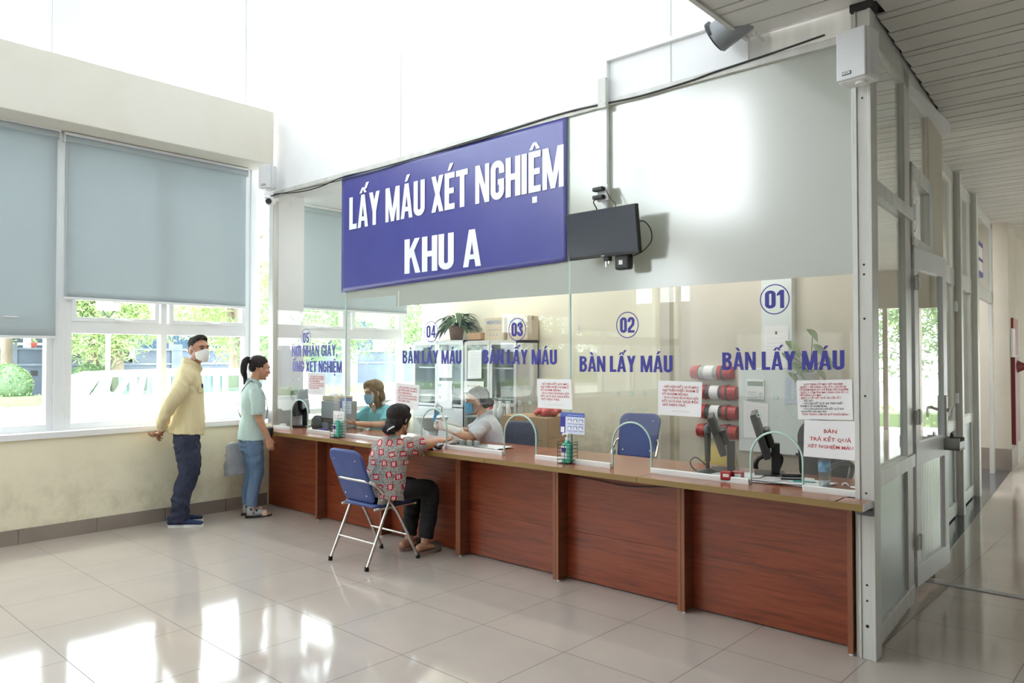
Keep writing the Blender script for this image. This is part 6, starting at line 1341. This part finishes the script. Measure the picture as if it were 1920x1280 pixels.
shoe(t, 0, (.11, -.055, 0), .285, -.14, M_shoe, M_sole, True); shoe(t, 0, (-.10, -.075, 0), .285, .1, M_shoe, M_sole, True)
# ---- the woman in the mint polo
M_mint = cloth_mat('mint_polo_cloth', srgb(196, 218, 214)); M_jean = noisy('blue_denim', srgb(92, 118, 150), srgb(118, 142, 172), 9, .85, stretch=(1, 1, .35))
t = thing('person', 'woman with ponytail in a mint polo and blue jeans at the left counter end', 'person', (-.885, 1.36, 0), -.26)
HM = rotm(.06, -.2); HC = Vector((0, .06, 1.445)); mb = MB(); T = head(mb, HC, HM, .98, (0, -.01, 1.26))
torso(mb, [((0, -.02, .78), (.11, .07)), ((0, -.01, .96), (.105, .075)), ((0, -.01, 1.1), (.11, .075)), ((0, -.015, 1.21), (.085, .05))])
for sx in (-1, 1): limb(mb, [(.075 * sx, -.01, .74), (.082 * sx, 0, .42), (.08 * sx, -.03, .08)], [.065, .048, .034])
limb(mb, [(.125, -.015, 1.225), (.185, .0, .99), (.19, .09, .78)], [.034, .037, .025]); hand(mb, (.19, .095, .765), (.0, .28, -1), (-1, .1, 0), -1, .7, .95, .06, .45)
limb(mb, [(-.125, -.015, 1.225), (-.185, -.04, .98), (-.17, -.05, .77)], [.034, .036, .025]); hand(mb, (-.17, -.05, .755), (0, .05, -1), (1, 0, 0), 1, 1.3, .95)
for sx in (-1, 1): mb.tube([(.08 * sx, -.06, .035), (.08 * sx, .0, .045), (.08 * sx, .09, .028), (.08 * sx, .135, .022)], [(.018, .02), (.022, .024), (.028, .015), (.029, .013)], 12, side=(1, 0, 0))
bpart('body', blob(mb, .0045, 3), M_skin3, t); face(t, T, HM, .98)
local('lips', MB().ell(T(0, .0855, -.064), (.021, .0125, .0095), HM), mat('lip_tint', srgb(178, 92, 92), .4), t)
h = MB(); h.ell(T(0, -.022, .045), (.08, .096, .079), HM, 24, 16); h.ell(T(0, -.07, .0), (.06, .042, .055), HM, 16, 12)
for sx in (-1, 1): h.tube([T(.05 * sx, .05, .06), T(.072 * sx, .02, .03), T(.074 * sx, -.01, .005)], [.016, .014, .01], 8)
h.tube([T(0, -.1, .055), T(0, -.135, .06), T(0, -.16, .02), T(.005, -.155, -.06), T(.01, -.125, -.13), T(.01, -.125, -.19)], [.02, .03, .034, .032, .02, .006], 12)
hm_ = blob(h, .005, 3, .004, (70, 70, 14), 4); hb = bmesh.new(); hb.from_mesh(hm_); Hi = (Matrix.Translation(HC) @ HM.to_4x4()).inverted()
kill = [v for v in hb.verts if (lambda q: q.y > .006 and q.z < .028 + max(0, q.y) * .85)(Hi @ v.co)]; bmesh.ops.delete(hb, geom=kill, context='VERTS'); hb.to_mesh(hm_); hb.free(); ho_ = bpart('hair', hm_, M_hair, t)
local('hair_tie', MB().tube([T(.022 * math.cos(a * PI / 5), -.118, .058 + .022 * math.sin(a * PI / 5)) for a in range(11)], .006, 8, sub=2), M_black, ho_); local('hair_clip', MB().box((-.02, -.008, -.004), (.02, .008, .004), .002, 0, Matrix.Translation(T(.01, .025, .124)) @ HM.to_4x4()).ell(T(.028, -.118, .07), (.007, .007, .007)), M_paper, ho_)
c = MB(); torso(c, [((0, -.012, .745), (.172, .136)), ((0, -.01, .82), (.166, .13)), ((0, -.01, .9), (.15, .115)), ((0, -.005, .98), (.142, .108)), ((0, -.005, 1.1), (.152, .118)), ((0, -.015, 1.22), (.147, .097)), ((0, -.015, 1.282), (.1, .066)), ((0, -.008, 1.31), (.062, .056))], False)
for sx in (-1, 1): limb(c, [(.13 * sx, -.015, 1.243), (.168 * sx, -.008, 1.12), (.182 * sx, -.005, 1.015)], [.062, .062, .060], False)
pc_ = bpart('polo_shirt', blob(c, .0055, 4, .009, (9, 9, 5), 8), M_mint, t)
for sx in (-1, 1): local('sleeve_cuff', MB().tube([(.1825 * sx, -.005, 1.018), (.1835 * sx, -.005, 1.002)], .0615, 20, round_ends=False), M_mint, pc_)
cl = MB()
for sx in (-1, 1): cl.tube([(0, -.064, 1.33), (.04 * sx, -.05, 1.33), (.057 * sx, .0, 1.315), (.036 * sx, .05, 1.285), (.012 * sx, .07, 1.255)], [(.022, .005)] * 5, 10, side=(0, .2, 1))
co = bpart('collar', blob(cl, .004, 2), M_mint, t)
local('bag_strap', MB().tube([(.06, -.05, 1.318), (.0, -.118, 1.21), (-.09, -.125, 1.05), (-.155, -.06, .92), (-.16, .0, .86)], [(.006, .003)] * 5, 8, side=(1, 0, .4)), M_dark, t)
local('bag_strap', MB().tube([(.06, -.04, 1.322), (.09, .065, 1.22), (.04, .125, 1.06), (-.05, .14, .95)], [(.006, .003)] * 4, 8, side=(1, 0, .4)), M_dark, t)
c = MB(); torso(c, [((0, -.015, .86), (.135, .1)), ((0, -.025, .78), (.15, .112)), ((0, -.02, .70), (.15, .112))])
for sx in (-1, 1): limb(c, [(.075 * sx, -.02, .74), (.084 * sx, .0, .55), (.084 * sx, .01, .42), (.082 * sx, -.02, .25), (.08 * sx, -.03, .11)], [.093, .08, .066, .06, .052], False)
bpart('jeans', blob(c, .0055, 4, .008, (9, 9, 14), 9), M_jean, t)
M_sock = mat('grey_sock', srgb(176, 178, 182), .9)
for k, (sx, yw) in enumerate(((1, -.1), (-1, .05))):
    c = MB(); c.tube([(.08 * sx, -.03, .14), (.08 * sx, -.035, .09), (.08 * sx, -.035, .05), (.08 * sx, .02, .046), (.08 * sx, .085, .036)], [.037, .037, .037, .036, (.037, .028)], 14, side=(1, 0, 0))
    so_ = bpart('sock', blob(c, .0045, 3), M_sock, t); d_ = MB()
    for (y, z, q) in ((-.045, .085, .018), (.01, .07, .016), (-.02, .045, .014)): d_.box((.08 * sx + .0335, y - q * .5, z - q * .5), (.08 * sx + .0375, y + q * .5, z + q * .5), .001); d_.box((.08 * sx + .0335, y - q * .7, z + q * .5), (.08 * sx + .037, y + q * .7, z + q * .7), .0005)
    local('sock_pattern', d_, M_dark, so_)
    out = [(.08 * sx + math.sin(2 * PI * a / 24) * (.043 if math.cos(2 * PI * a / 24) > 0 else .036), .038 + math.cos(2 * PI * a / 24) * .128) for a in range(24)]
    sn = obj('sandal', MB().prism(out, .001, .015).prism([(x, y) for x, y in out if y < -.01], .001, .022), mat('dark_sole', srgb(56, 50, 48), .8)); sn.parent = t
    local('strap', MB().tube([(.08 * sx - .042, .085, .016), (.08 * sx - .03, .087, .05), (.08 * sx, .088, .062), (.08 * sx + .03, .087, .05), (.08 * sx + .042, .085, .016)], [(.024, .004)] * 5, 10, side=(0, 1, 0)), mat('peach_strap', srgb(226, 186, 160), .6), sn)
# grey bag hanging from her left hand, and the small black bag at her front
q = Matrix.Translation((-.885, 1.36, 0)) @ Matrix.Rotation(-.26, 4, 'Z'); bp_ = q @ Vector((-.17, -.09, .0))
bb_ = MB(); n_ = 32
prof = [(.39, .105), (.395, .116), (.43, .118), (.47, .117), (.5, .118), (.54, .114), (.58, .112), (.62, .108), (.65, .104), (.68, .098), (.70, .075), (.705, .045)]
for i in range(n_):
    a = 2 * PI * i / n_
    for j, (z, r_) in enumerate(prof): ca, sa = math.cos(a), math.sin(a); bb_.v.append((.045 * ca * (1.2 - z) * 1.3, -.02 + r_ * (abs(sa) ** .45) * (1 if sa > 0 else -1) + .008 * math.sin(z * 60 + a * 3), z + .012 * math.sin(a * 2 + j)))
k_ = len(prof)
for i in range(n_):
    for j in range(k_ - 1): bb_.f.append([i * k_ + j, ((i + 1) % n_) * k_ + j, ((i + 1) % n_) * k_ + j + 1, i * k_ + j + 1]); bb_.mi.append(0); bb_.sm.append(True)
bb_.f.append([i * k_ for i in range(n_)][::-1]); bb_.mi.append(0); bb_.sm.append(False)
bb_.v = [(x + .012 * noise.noise(Vector((x * 18, y * 18, z * 14))), y + .014 * noise.noise(Vector((y * 20 + 5, z * 16, x * 20))), z) for x, y, z in bb_.v]
t = thing('plastic_bag', 'grey plastic carrier bag hanging beside the woman in the mint polo', 'bag', bp_, -.26); local('bag', bb_, noisy('grey_carrier', srgb(188, 190, 194), srgb(166, 169, 174), 7, .35), t)
local('handle', MB().tube([(0, -.02, .685), (.0, .01, .71), (0, .04, .725), (0, .02, .70)], .006, 6), mat('grey_carrier_handle', srgb(150, 154, 160), .5), t)
bq = q @ Vector((.05, .145, .80)); t = thing('handbag', 'small black shoulder bag held in front of the woman in the mint polo', 'bag', bq, -.26); local('body', MB().box((-.09, -.012, -.05), (.05, .018, .06), .01), M_black, t); local('flap', MB().box((-.092, .017, .0), (.052, .023, .062), .004), M_dark, t)
# ---- the seated patient
def b_print():
    m = mat('printed_blouse', srgb(168, 164, 158), .8); t = NT(m); tc = t.n('ShaderNodeTexCoord'); sx = t.n('ShaderNodeSeparateXYZ'); t.link(tc.outputs['Object'], sx.inputs[0])
    mt = t.math; u = mt('ADD', mt('MULTIPLY', sx.outputs[0], .78), mt('MULTIPLY', sx.outputs[1], .62)); v = sx.outputs[2]
    V = mt('DIVIDE', v, .078); row = mt('FLOOR', V); U = mt('ADD', mt('DIVIDE', u, .088), mt('MULTIPLY', row, .37)); col = mt('FLOOR', U)
    wn = t.n('ShaderNodeTexWhiteNoise'); wn.noise_dimensions = '2D'; cv = t.n('ShaderNodeCombineXYZ'); t.link(col, cv.inputs[0]); t.link(row, cv.inputs[1]); t.link(cv.outputs[0], wn.inputs[0])
    sp = t.n('ShaderNodeSeparateXYZ'); t.link(wn.outputs['Color'], sp.inputs[0])
    px_ = mt('ADD', mt('SUBTRACT', mt('SUBTRACT', U, col), .5), mt('MULTIPLY', mt('SUBTRACT', sp.outputs[0], .5), .3)); py_ = mt('ADD', mt('SUBTRACT', mt('SUBTRACT', V, row), .5), mt('MULTIPLY', mt('SUBTRACT', sp.outputs[1], .5), .3))
    ang = mt('ADD', mt('MULTIPLY', mt('SUBTRACT', sp.outputs[2], .5), .5), mt('MULTIPLY', mt('FLOOR', mt('MULTIPLY', wn.outputs[0], 3.0)), PI / 2)); ca, sa = mt('COSINE', ang), mt('SINE', ang)
    x = mt('SUBTRACT', mt('MULTIPLY', px_, ca), mt('MULTIPLY', py_, sa)); y = mt('ADD', mt('MULTIPLY', px_, sa), mt('MULTIPLY', py_, ca))
    def rect(cx, cy, hx, hy): return mt('MULTIPLY', mt('LESS_THAN', mt('ABSOLUTE', mt('SUBTRACT', x, cx)), hx), mt('LESS_THAN', mt('ABSOLUTE', mt('SUBTRACT', y, cy)), hy))
    sq = rect(0, 0, .26, .27); mx = lambda a, b: mt('MAXIMUM', a, b)
    B = mx(mx(rect(-.07, 0, .035, .17), rect(-.01, .155, .11, .022)), mx(mx(rect(-.01, 0, .11, .022), rect(-.01, -.155, .11, .022)), mx(rect(.085, .08, .035, .065), rect(.1, -.08, .035, .065))))
    vo = t.n('ShaderNodeTexVoronoi'); vo.feature = 'DISTANCE_TO_EDGE'; vo.inputs['Scale'].default_value = 95; t.link(tc.outputs['Object'], vo.inputs['Vector'])
    base = t.mix(mt('LESS_THAN', vo.outputs['Distance'], .13), srgb(206, 200, 190), srgb(104, 104, 114)); n = t.noise(30, 2); base = t.mix(mt('MULTIPLY', n, .4), base, srgb(150, 130, 112))
    t.color(t.mix(B, t.mix(sq, base, srgb(180, 34, 44)), srgb(236, 226, 222)) if False else t.mix(mt('MULTIPLY', B, sq), t.mix(sq, base, srgb(180, 34, 44)), srgb(236, 226, 222))); return m
t = thing('person', 'seated woman in a grey blouse with red squares, one arm stretched through the glass', 'person', (1.345, 1.20, 0), .06)
HM = rotm(.18, -.16); HC = Vector((.015, .145, 1.062)); mb = MB(); T = head(mb, HC, HM, .99, (0, .085, .90))
torso(mb, [((0, -.01, .53), (.11, .08)), ((0, .03, .66), (.11, .08)), ((0, .065, .78), (.115, .08)), ((0, .09, .85), (.06, .045))])
for sx, kx in ((1, .10), (-1, -.085)): limb(mb, [(.085 * sx, .03, .51), (kx, .37, .49), (kx + .01, .34, .10)], [.055, .05, .036])
limb(mb, [(.125, .08, .87), (.175, .27, .868), (.075, .56, .862)], [.034, .039, .026]); hand(mb, (.07, .575, .862), (-.28, .95, .02), (0, .1, 1), -1, .3, .95)
limb(mb, [(-.125, .08, .86), (-.17, .20, .70), (.02, .262, .838)], [.034, .038, .026]); hand(mb, (.03, .265, .842), (.95, .08, -.12), (0, 0, -1), 1, .6, 1.0, .4)
for sx, kx in ((1, .11), (-1, -.075)): mb.tube([(kx, .27, .055), (kx, .33, .06), (kx + .01 * sx, .42, .045), (kx + .012 * sx, .48, .038)], [(.028, .03), (.03, .034), (.038, .02), (.033, .014)], 12, side=(1, 0, 0))
bpart('body', blob(mb, .0045, 3), M_skin3, t); face(t, T, HM, .99); face_mask(t, T, .99, mat('white_mask_cloth', srgb(240, 238, 234), .8), True)
h = MB(); h.ell(T(0, -.022, .04), (.086, .103, .088), HM, 24, 16); h.ell(T(0, .02, .085), (.07, .066, .045), HM, 18, 12); h.ell(T(0, -.06, -.03), (.075, .06, .07), HM, 18, 12)
for sx in (-1, 1): h.tube([T(.055 * sx, .055, .06), T(.078 * sx, .02, .02), T(.078 * sx, -.02, -.03)], [.016, .016, .012], 8)
h.ell(T(.0, -.125, -.085), (.052, .036, .043), HM, 18, 12); h.tube([T(-.045, -.11, -.07), T(-.01, -.16, -.09), T(.045, -.12, -.105)], [.018, .022, .016], 10)
hm_ = blob(h, .005, 3, .004, (60, 60, 14), 5); hb = bmesh.new(); hb.from_mesh(hm_); Hi = (Matrix.Translation(HC) @ HM.to_4x4()).inverted()
kill = [v for v in hb.verts if (lambda q: q.y > .045 and q.z < .068 or q.y > .02 and q.z < .02)(Hi @ v.co)]; bmesh.ops.delete(hb, geom=kill, context='VERTS'); hb.to_mesh(hm_); hb.free(); ho_ = bpart('hair', hm_, M_hair, t)
local('hair_clip', MB().tube([T(.02, -.163, -.10), T(.035, -.155, -.08), T(.055, -.13, -.06)], [(.006, .003)] * 3, 8), M_paper, ho_)
c = MB(); torso(c, [((0, -.02, .478), (.196, .158)), ((0, -.005, .54), (.19, .15)), ((0, .03, .66), (.172, .128)), ((0, .06, .78), (.175, .122)), ((0, .08, .865), (.155, .1)), ((0, .09, .92), (.1, .066)), ((0, .095, .945), (.066, .058))], False)
limb(c, [(.135, .08, .875), (.165, .165, .87), (.18, .235, .868)], [.068, .070, .066], False); limb(c, [(-.135, .08, .865), (-.16, .14, .78), (-.172, .19, .715)], [.068, .068, .066], False)
bpart('blouse', blob(c, .0055, 4, .012, (10, 10, 7), 12), b_print(), t)
M_blk = noisy('black_trouser_cloth', srgb(26, 26, 28), srgb(36, 36, 38), 20, .85)
c = MB(); torso(c, [((0, -.02, .57), (.14, .10)), ((0, -.01, .545), (.165, .12)), ((0, .03, .525), (.17, .065))])
for sx, kx in ((1, .10), (-1, -.085)): limb(c, [(.09 * sx, .0, .525), (.1 * sx, .2, .52), (kx, .375, .50), (kx, .40, .44), (kx + .005, .375, .28), (kx + .01, .345, .12)], [.085, .084, .075, .076, .068, .058], False)
bpart('trousers', blob(c, .0055, 4, .008, (10, 10, 12), 14), M_blk, t)
for sx, kx in ((1, .11), (-1, -.075)):
    out = [(kx + .01 * sx + math.sin(2 * PI * a / 24) * (.045 if math.cos(2 * PI * a / 24) > 0 else .038), .375 + math.cos(2 * PI * a / 24) * .132) for a in range(24)]
    sn = obj('slipper', MB().prism(out, .001, .028), mat('taupe_foam', srgb(148, 118, 110), .7)); sn.parent = t; bv = sn.modifiers.new('round', 'BEVEL'); bv.width = .006; bv.segments = 2
    x0 = kx + .012 * sx; local('strap', MB().tube([(x0 - .045, .43, .02), (x0 - .034, .432, .058), (x0, .435, .074), (x0 + .034, .432, .058), (x0 + .045, .43, .02)], [(.034, .005)] * 5, 10, side=(0, 1, 0)), mat('grey_strap', srgb(112, 104, 96), .7), sn)
# ---- the nurse in white
M_coat = cloth_mat('white_coat_cloth', srgb(232, 234, 242)); M_mask = mat('blue_mask_cloth', srgb(120, 186, 224), .75); M_glove = mat('white_latex', srgb(232, 228, 224), .45)
def stool(p, rz, lab):
    t = thing('stool', lab, 'stool', p, rz, 'stools behind the counter'); local('seat', MB().lathe([(0, .40), (.16, .40), (.17, .42), (.16, .44), (0, .44)]), M_dark, t); local('column', MB().cyl((0, 0, .03), (0, 0, .41), .025), M_chrome, t); local('base', MB().lathe([(0, 0), (.2, 0), (.2, .012), (.03, .035), (0, .035)]), M_chrome, t)
NB = Vector((1.35, 2.45, RF)); NRZ = math.atan2(.71, -.70)
stool(NB, 0, 'round stool under the nurse in white'); t = thing('person', 'nurse in a white short sleeved coat, blue mask and white gloves behind the counter', 'person', NB, NRZ)
HM = rotm(.05, -.1); HC = Vector((0, .17, 1.015)); mb = MB(); T = head(mb, HC, HM, 1.0, (0, .09, .85))
torso(mb, [((0, .0, .49), (.12, .09)), ((0, .03, .62), (.11, .08)), ((0, .06, .74), (.115, .08)), ((0, .08, .82), (.085, .05))])
for sx in (-1, 1): limb(mb, [(.085 * sx, .0, .48), (.11 * sx, .30, .47), (.11 * sx, .28, .08)], [.085, .056, .036]); mb.tube([(.11 * sx, .22, .03), (.11 * sx, .3, .045), (.11 * sx, .42, .028)], [(.03, .03), (.036, .034), (.034, .018)], 10, side=(1, 0, 0))
limb(mb, [(-.125, .08, .815), (-.185, .22, .715), (-.06, .42, .775)], [.035, .04, .028]); limb(mb, [(.125, .08, .815), (.185, .24, .72), (.06, .45, .79)], [.035, .04, .028])
bpart('body', blob(mb, .0045, 3), M_skin2, t); face(t, T, HM); face_mask(t, T, 1.0, M_mask)
g = MB()
for (e, w_, d_, pn, sd) in (((-.185, .22, .715), (-.05, .435, .78), (.35, .85, .3), (.85, -.2, -.2), 1), ((.185, .24, .72), (.055, .46, .795), (-.5, .75, .2), (-.8, -.3, -.2), -1)):
    gl_ = MB(); a = Vector(e); b_ = Vector(w_); gl_.tube([a + (b_ - a) * .45, a + (b_ - a) * .75, b_], [.043, .037, .031], 14); hand(gl_, b_, d_, pn, sd, 1.15, 1.05); bpart('glove', blob(gl_, .004, 2, .002, (60, 60, 60), 3), M_glove, t)
h = MB(); h.ell(T(0, -.022, .042), (.083, .1, .083), HM, 24, 16); h.ell(T(0, -.07, -.02), (.068, .05, .06), HM, 18, 12); h.ell(T(0, -.115, -.03), (.04, .04, .042), HM)
hm_ = blob(h, .005, 3, .003, (60, 60, 14), 6); hb = bmesh.new(); hb.from_mesh(hm_); Hi = (Matrix.Translation(HC) @ HM.to_4x4()).inverted()
kill = [v for v in hb.verts if (lambda q: q.y > .004 and q.z < .022 + max(0, q.y) * .85)(Hi @ v.co)]; bmesh.ops.delete(hb, geom=kill, context='VERTS'); hb.to_mesh(hm_); hb.free(); bpart('hair', hm_, M_dkbrown, t)
c = MB(); torso(c, [((0, -.01, .44), (.18, .145)), ((0, .0, .52), (.172, .135)), ((0, .03, .62), (.158, .12)), ((0, .06, .74), (.165, .12)), ((0, .075, .825), (.15, .098)), ((0, .085, .875), (.1, .068)), ((0, .09, .9), (.068, .06))], False)
limb(c, [(-.135, .08, .83), (-.165, .15, .77), (-.182, .2, .725)], [.066, .068, .066], False); limb(c, [(.135, .08, .83), (.165, .15, .77), (.182, .21, .728)], [.066, .068, .066], False)
ct_ = bpart('coat', blob(c, .0055, 4, .010, (10, 10, 7), 21), M_coat, t)
for sx in (-1, 1): local('lapel', MB().tube([(.06 * sx, .03, .915), (.07 * sx, .1, .89), (.055 * sx, .16, .82), (.02 * sx, .185, .75)], [(.024, .005), (.028, .005), (.028, .005), (.006, .004)], 10, side=(.5 * sx, -.2, .8)), M_coat, ct_)
c = MB(); torso(c, [((0, -.02, .52), (.15, .115)), ((0, .0, .48), (.17, .12)), ((0, .04, .47), (.165, .08))])
for sx in (-1, 1): limb(c, [(.09 * sx, .0, .49), (.11 * sx, .305, .48), (.11 * sx, .31, .42), (.11 * sx, .28, .10)], [.093, .075, .074, .058])
bpart('trousers', blob(c, .007, 4), M_coat, t)
tq = Matrix.Translation(NB) @ Matrix.Rotation(NRZ, 4, 'Z'); tp = tq @ Vector((.0, .52, .84)); t = thing('blood_tube', 'bright blue strap held in the nurse\'s gloved hands', 'strap', tp, NRZ); local('strap', MB().tube([(-.03, -.03, -.05), (-.01, .01, -.015), (.005, .02, .03), (.0, -.01, .075)], [(.014, .006)] * 4, 10), mat('bright_blue_strap', srgb(90, 170, 224), .5), t); local('clip', MB().box((-.012, -.008, -.065), (.012, .008, -.04), .003), M_plastic, t)
# ---- the clerk in teal
M_teal = cloth_mat('teal_scrub_cloth', srgb(124, 208, 220)); CB_ = Vector((-.43, 2.62, RF)); CRZ = PI + .15
stool(CB_, 0, 'round stool under the clerk in teal'); t = thing('person', 'clerk with bobbed brown hair in a teal scrub top and blue mask behind window 05', 'person', CB_, CRZ)
HM = rotm(-.35, -.22); HC = Vector((.02, .15, 1.035)); mb = MB(); T = head(mb, HC, HM, 1.0, (0, .07, .865))
torso(mb, [((0, .0, .49), (.12, .09)), ((0, .02, .62), (.11, .08)), ((0, .045, .74), (.115, .08)), ((0, .06, .83), (.085, .05))])
for sx in (-1, 1): limb(mb, [(.085 * sx, .0, .48), (.11 * sx, .30, .47), (.11 * sx, .28, .08)], [.085, .056, .036]); mb.tube([(.11 * sx, .22, .03), (.11 * sx, .3, .045), (.11 * sx, .42, .028)], [(.03, .03), (.036, .034), (.034, .018)], 10, side=(1, 0, 0))
limb(mb, [(.13, .06, .825), (.2, .2, .715), (.14, .43, .73)], [.036, .04, .027]); hand(mb, (.135, .445, .732), (-.25, .85, .3), (-.2, -.3, .9), -1, .55, .95)
limb(mb, [(-.13, .06, .825), (-.2, .2, .715), (-.02, .42, .725)], [.036, .04, .027]); hand(mb, (-.015, .43, .728), (.55, .8, .15), (.3, -.2, .9), 1, .6, .95)
bpart('body', blob(mb, .0045, 3), M_skin2, t); face(t, T, HM); face_mask(t, T, 1.0, M_mask)
h = MB(); h.ell(T(0, -.022, .042), (.09, .106, .09), HM, 24, 16); h.ell(T(0, .025, .088), (.072, .066, .044), HM, 18, 12); h.ell(T(0, -.055, -.06), (.09, .065, .1), HM, 18, 12); h.ell(T(0, -.05, -.13), (.085, .055, .06), HM)
for sx in (-1, 1): h.tube([T(.05 * sx, .06, .07), T(.083 * sx, .03, .01), T(.086 * sx, .02, -.07), T(.075 * sx, .02, -.14), T(.06 * sx, .025, -.165)], [.02, .024, .027, .022, .01], 10)
hm_ = blob(h, .005, 3, .005, (50, 50, 10), 7); hb = bmesh.new(); hb.from_mesh(hm_); Hi = (Matrix.Translation(HC) @ HM.to_4x4()).inverted()
kill = [v for v in hb.verts if (lambda q: q.y > .05 and q.z < .062 and abs(q.x) < .07)(Hi @ v.co)]; bmesh.ops.delete(hb, geom=kill, context='VERTS'); hb.to_mesh(hm_); hb.free(); bpart('hair', hm_, M_brown, t)
c = MB(); torso(c, [((0, -.01, .44), (.19, .15)), ((0, .0, .54), (.18, .138)), ((0, .02, .66), (.17, .125)), ((0, .045, .77), (.172, .122)), ((0, .055, .84), (.155, .1)), ((0, .062, .885), (.105, .07)), ((0, .064, .9), (.09, .066))], False)
limb(c, [(.14, .06, .84), (.175, .14, .77), (.196, .195, .72)], [.068, .072, .072], False); limb(c, [(-.14, .06, .84), (-.175, .14, .77), (-.196, .195, .72)], [.068, .072, .072], False)
sc_ = bpart('scrub_top', blob(c, .0055, 4, .011, (10, 10, 7), 31), M_teal, t)
local('neck_opening', MB().prism([(-.045, .905), (.045, .905), (.0, .80)], 0, .004, 0, Matrix(((1, 0, 0, 0), (0, 0, 1, .163), (0, 1, 0, 0), (0, 0, 0, 1)))), M_skin2, sc_)
c = MB(); torso(c, [((0, -.02, .52), (.15, .115)), ((0, .0, .48), (.17, .12)), ((0, .04, .47), (.165, .08))])
for sx in (-1, 1): limb(c, [(.09 * sx, .0, .49), (.11 * sx, .305, .48), (.11 * sx, .31, .42), (.11 * sx, .28, .10)], [.093, .075, .074, .058])
bpart('trousers', blob(c, .007, 4), M_teal, t)
cq = Matrix.Translation(CB_) @ Matrix.Rotation(CRZ, 4, 'Z'); pp = cq @ Vector((.1, .54, .80)); t = thing('paper_slip', 'small white slip held by the clerk in teal', 'paper', pp, CRZ + .4); sl_ = local('slip', MB().box((-.04, -.05, 0), (.04, .05, .0012), 0, 0, Matrix.Rotation(.6, 4, 'X')), M_paper, t)
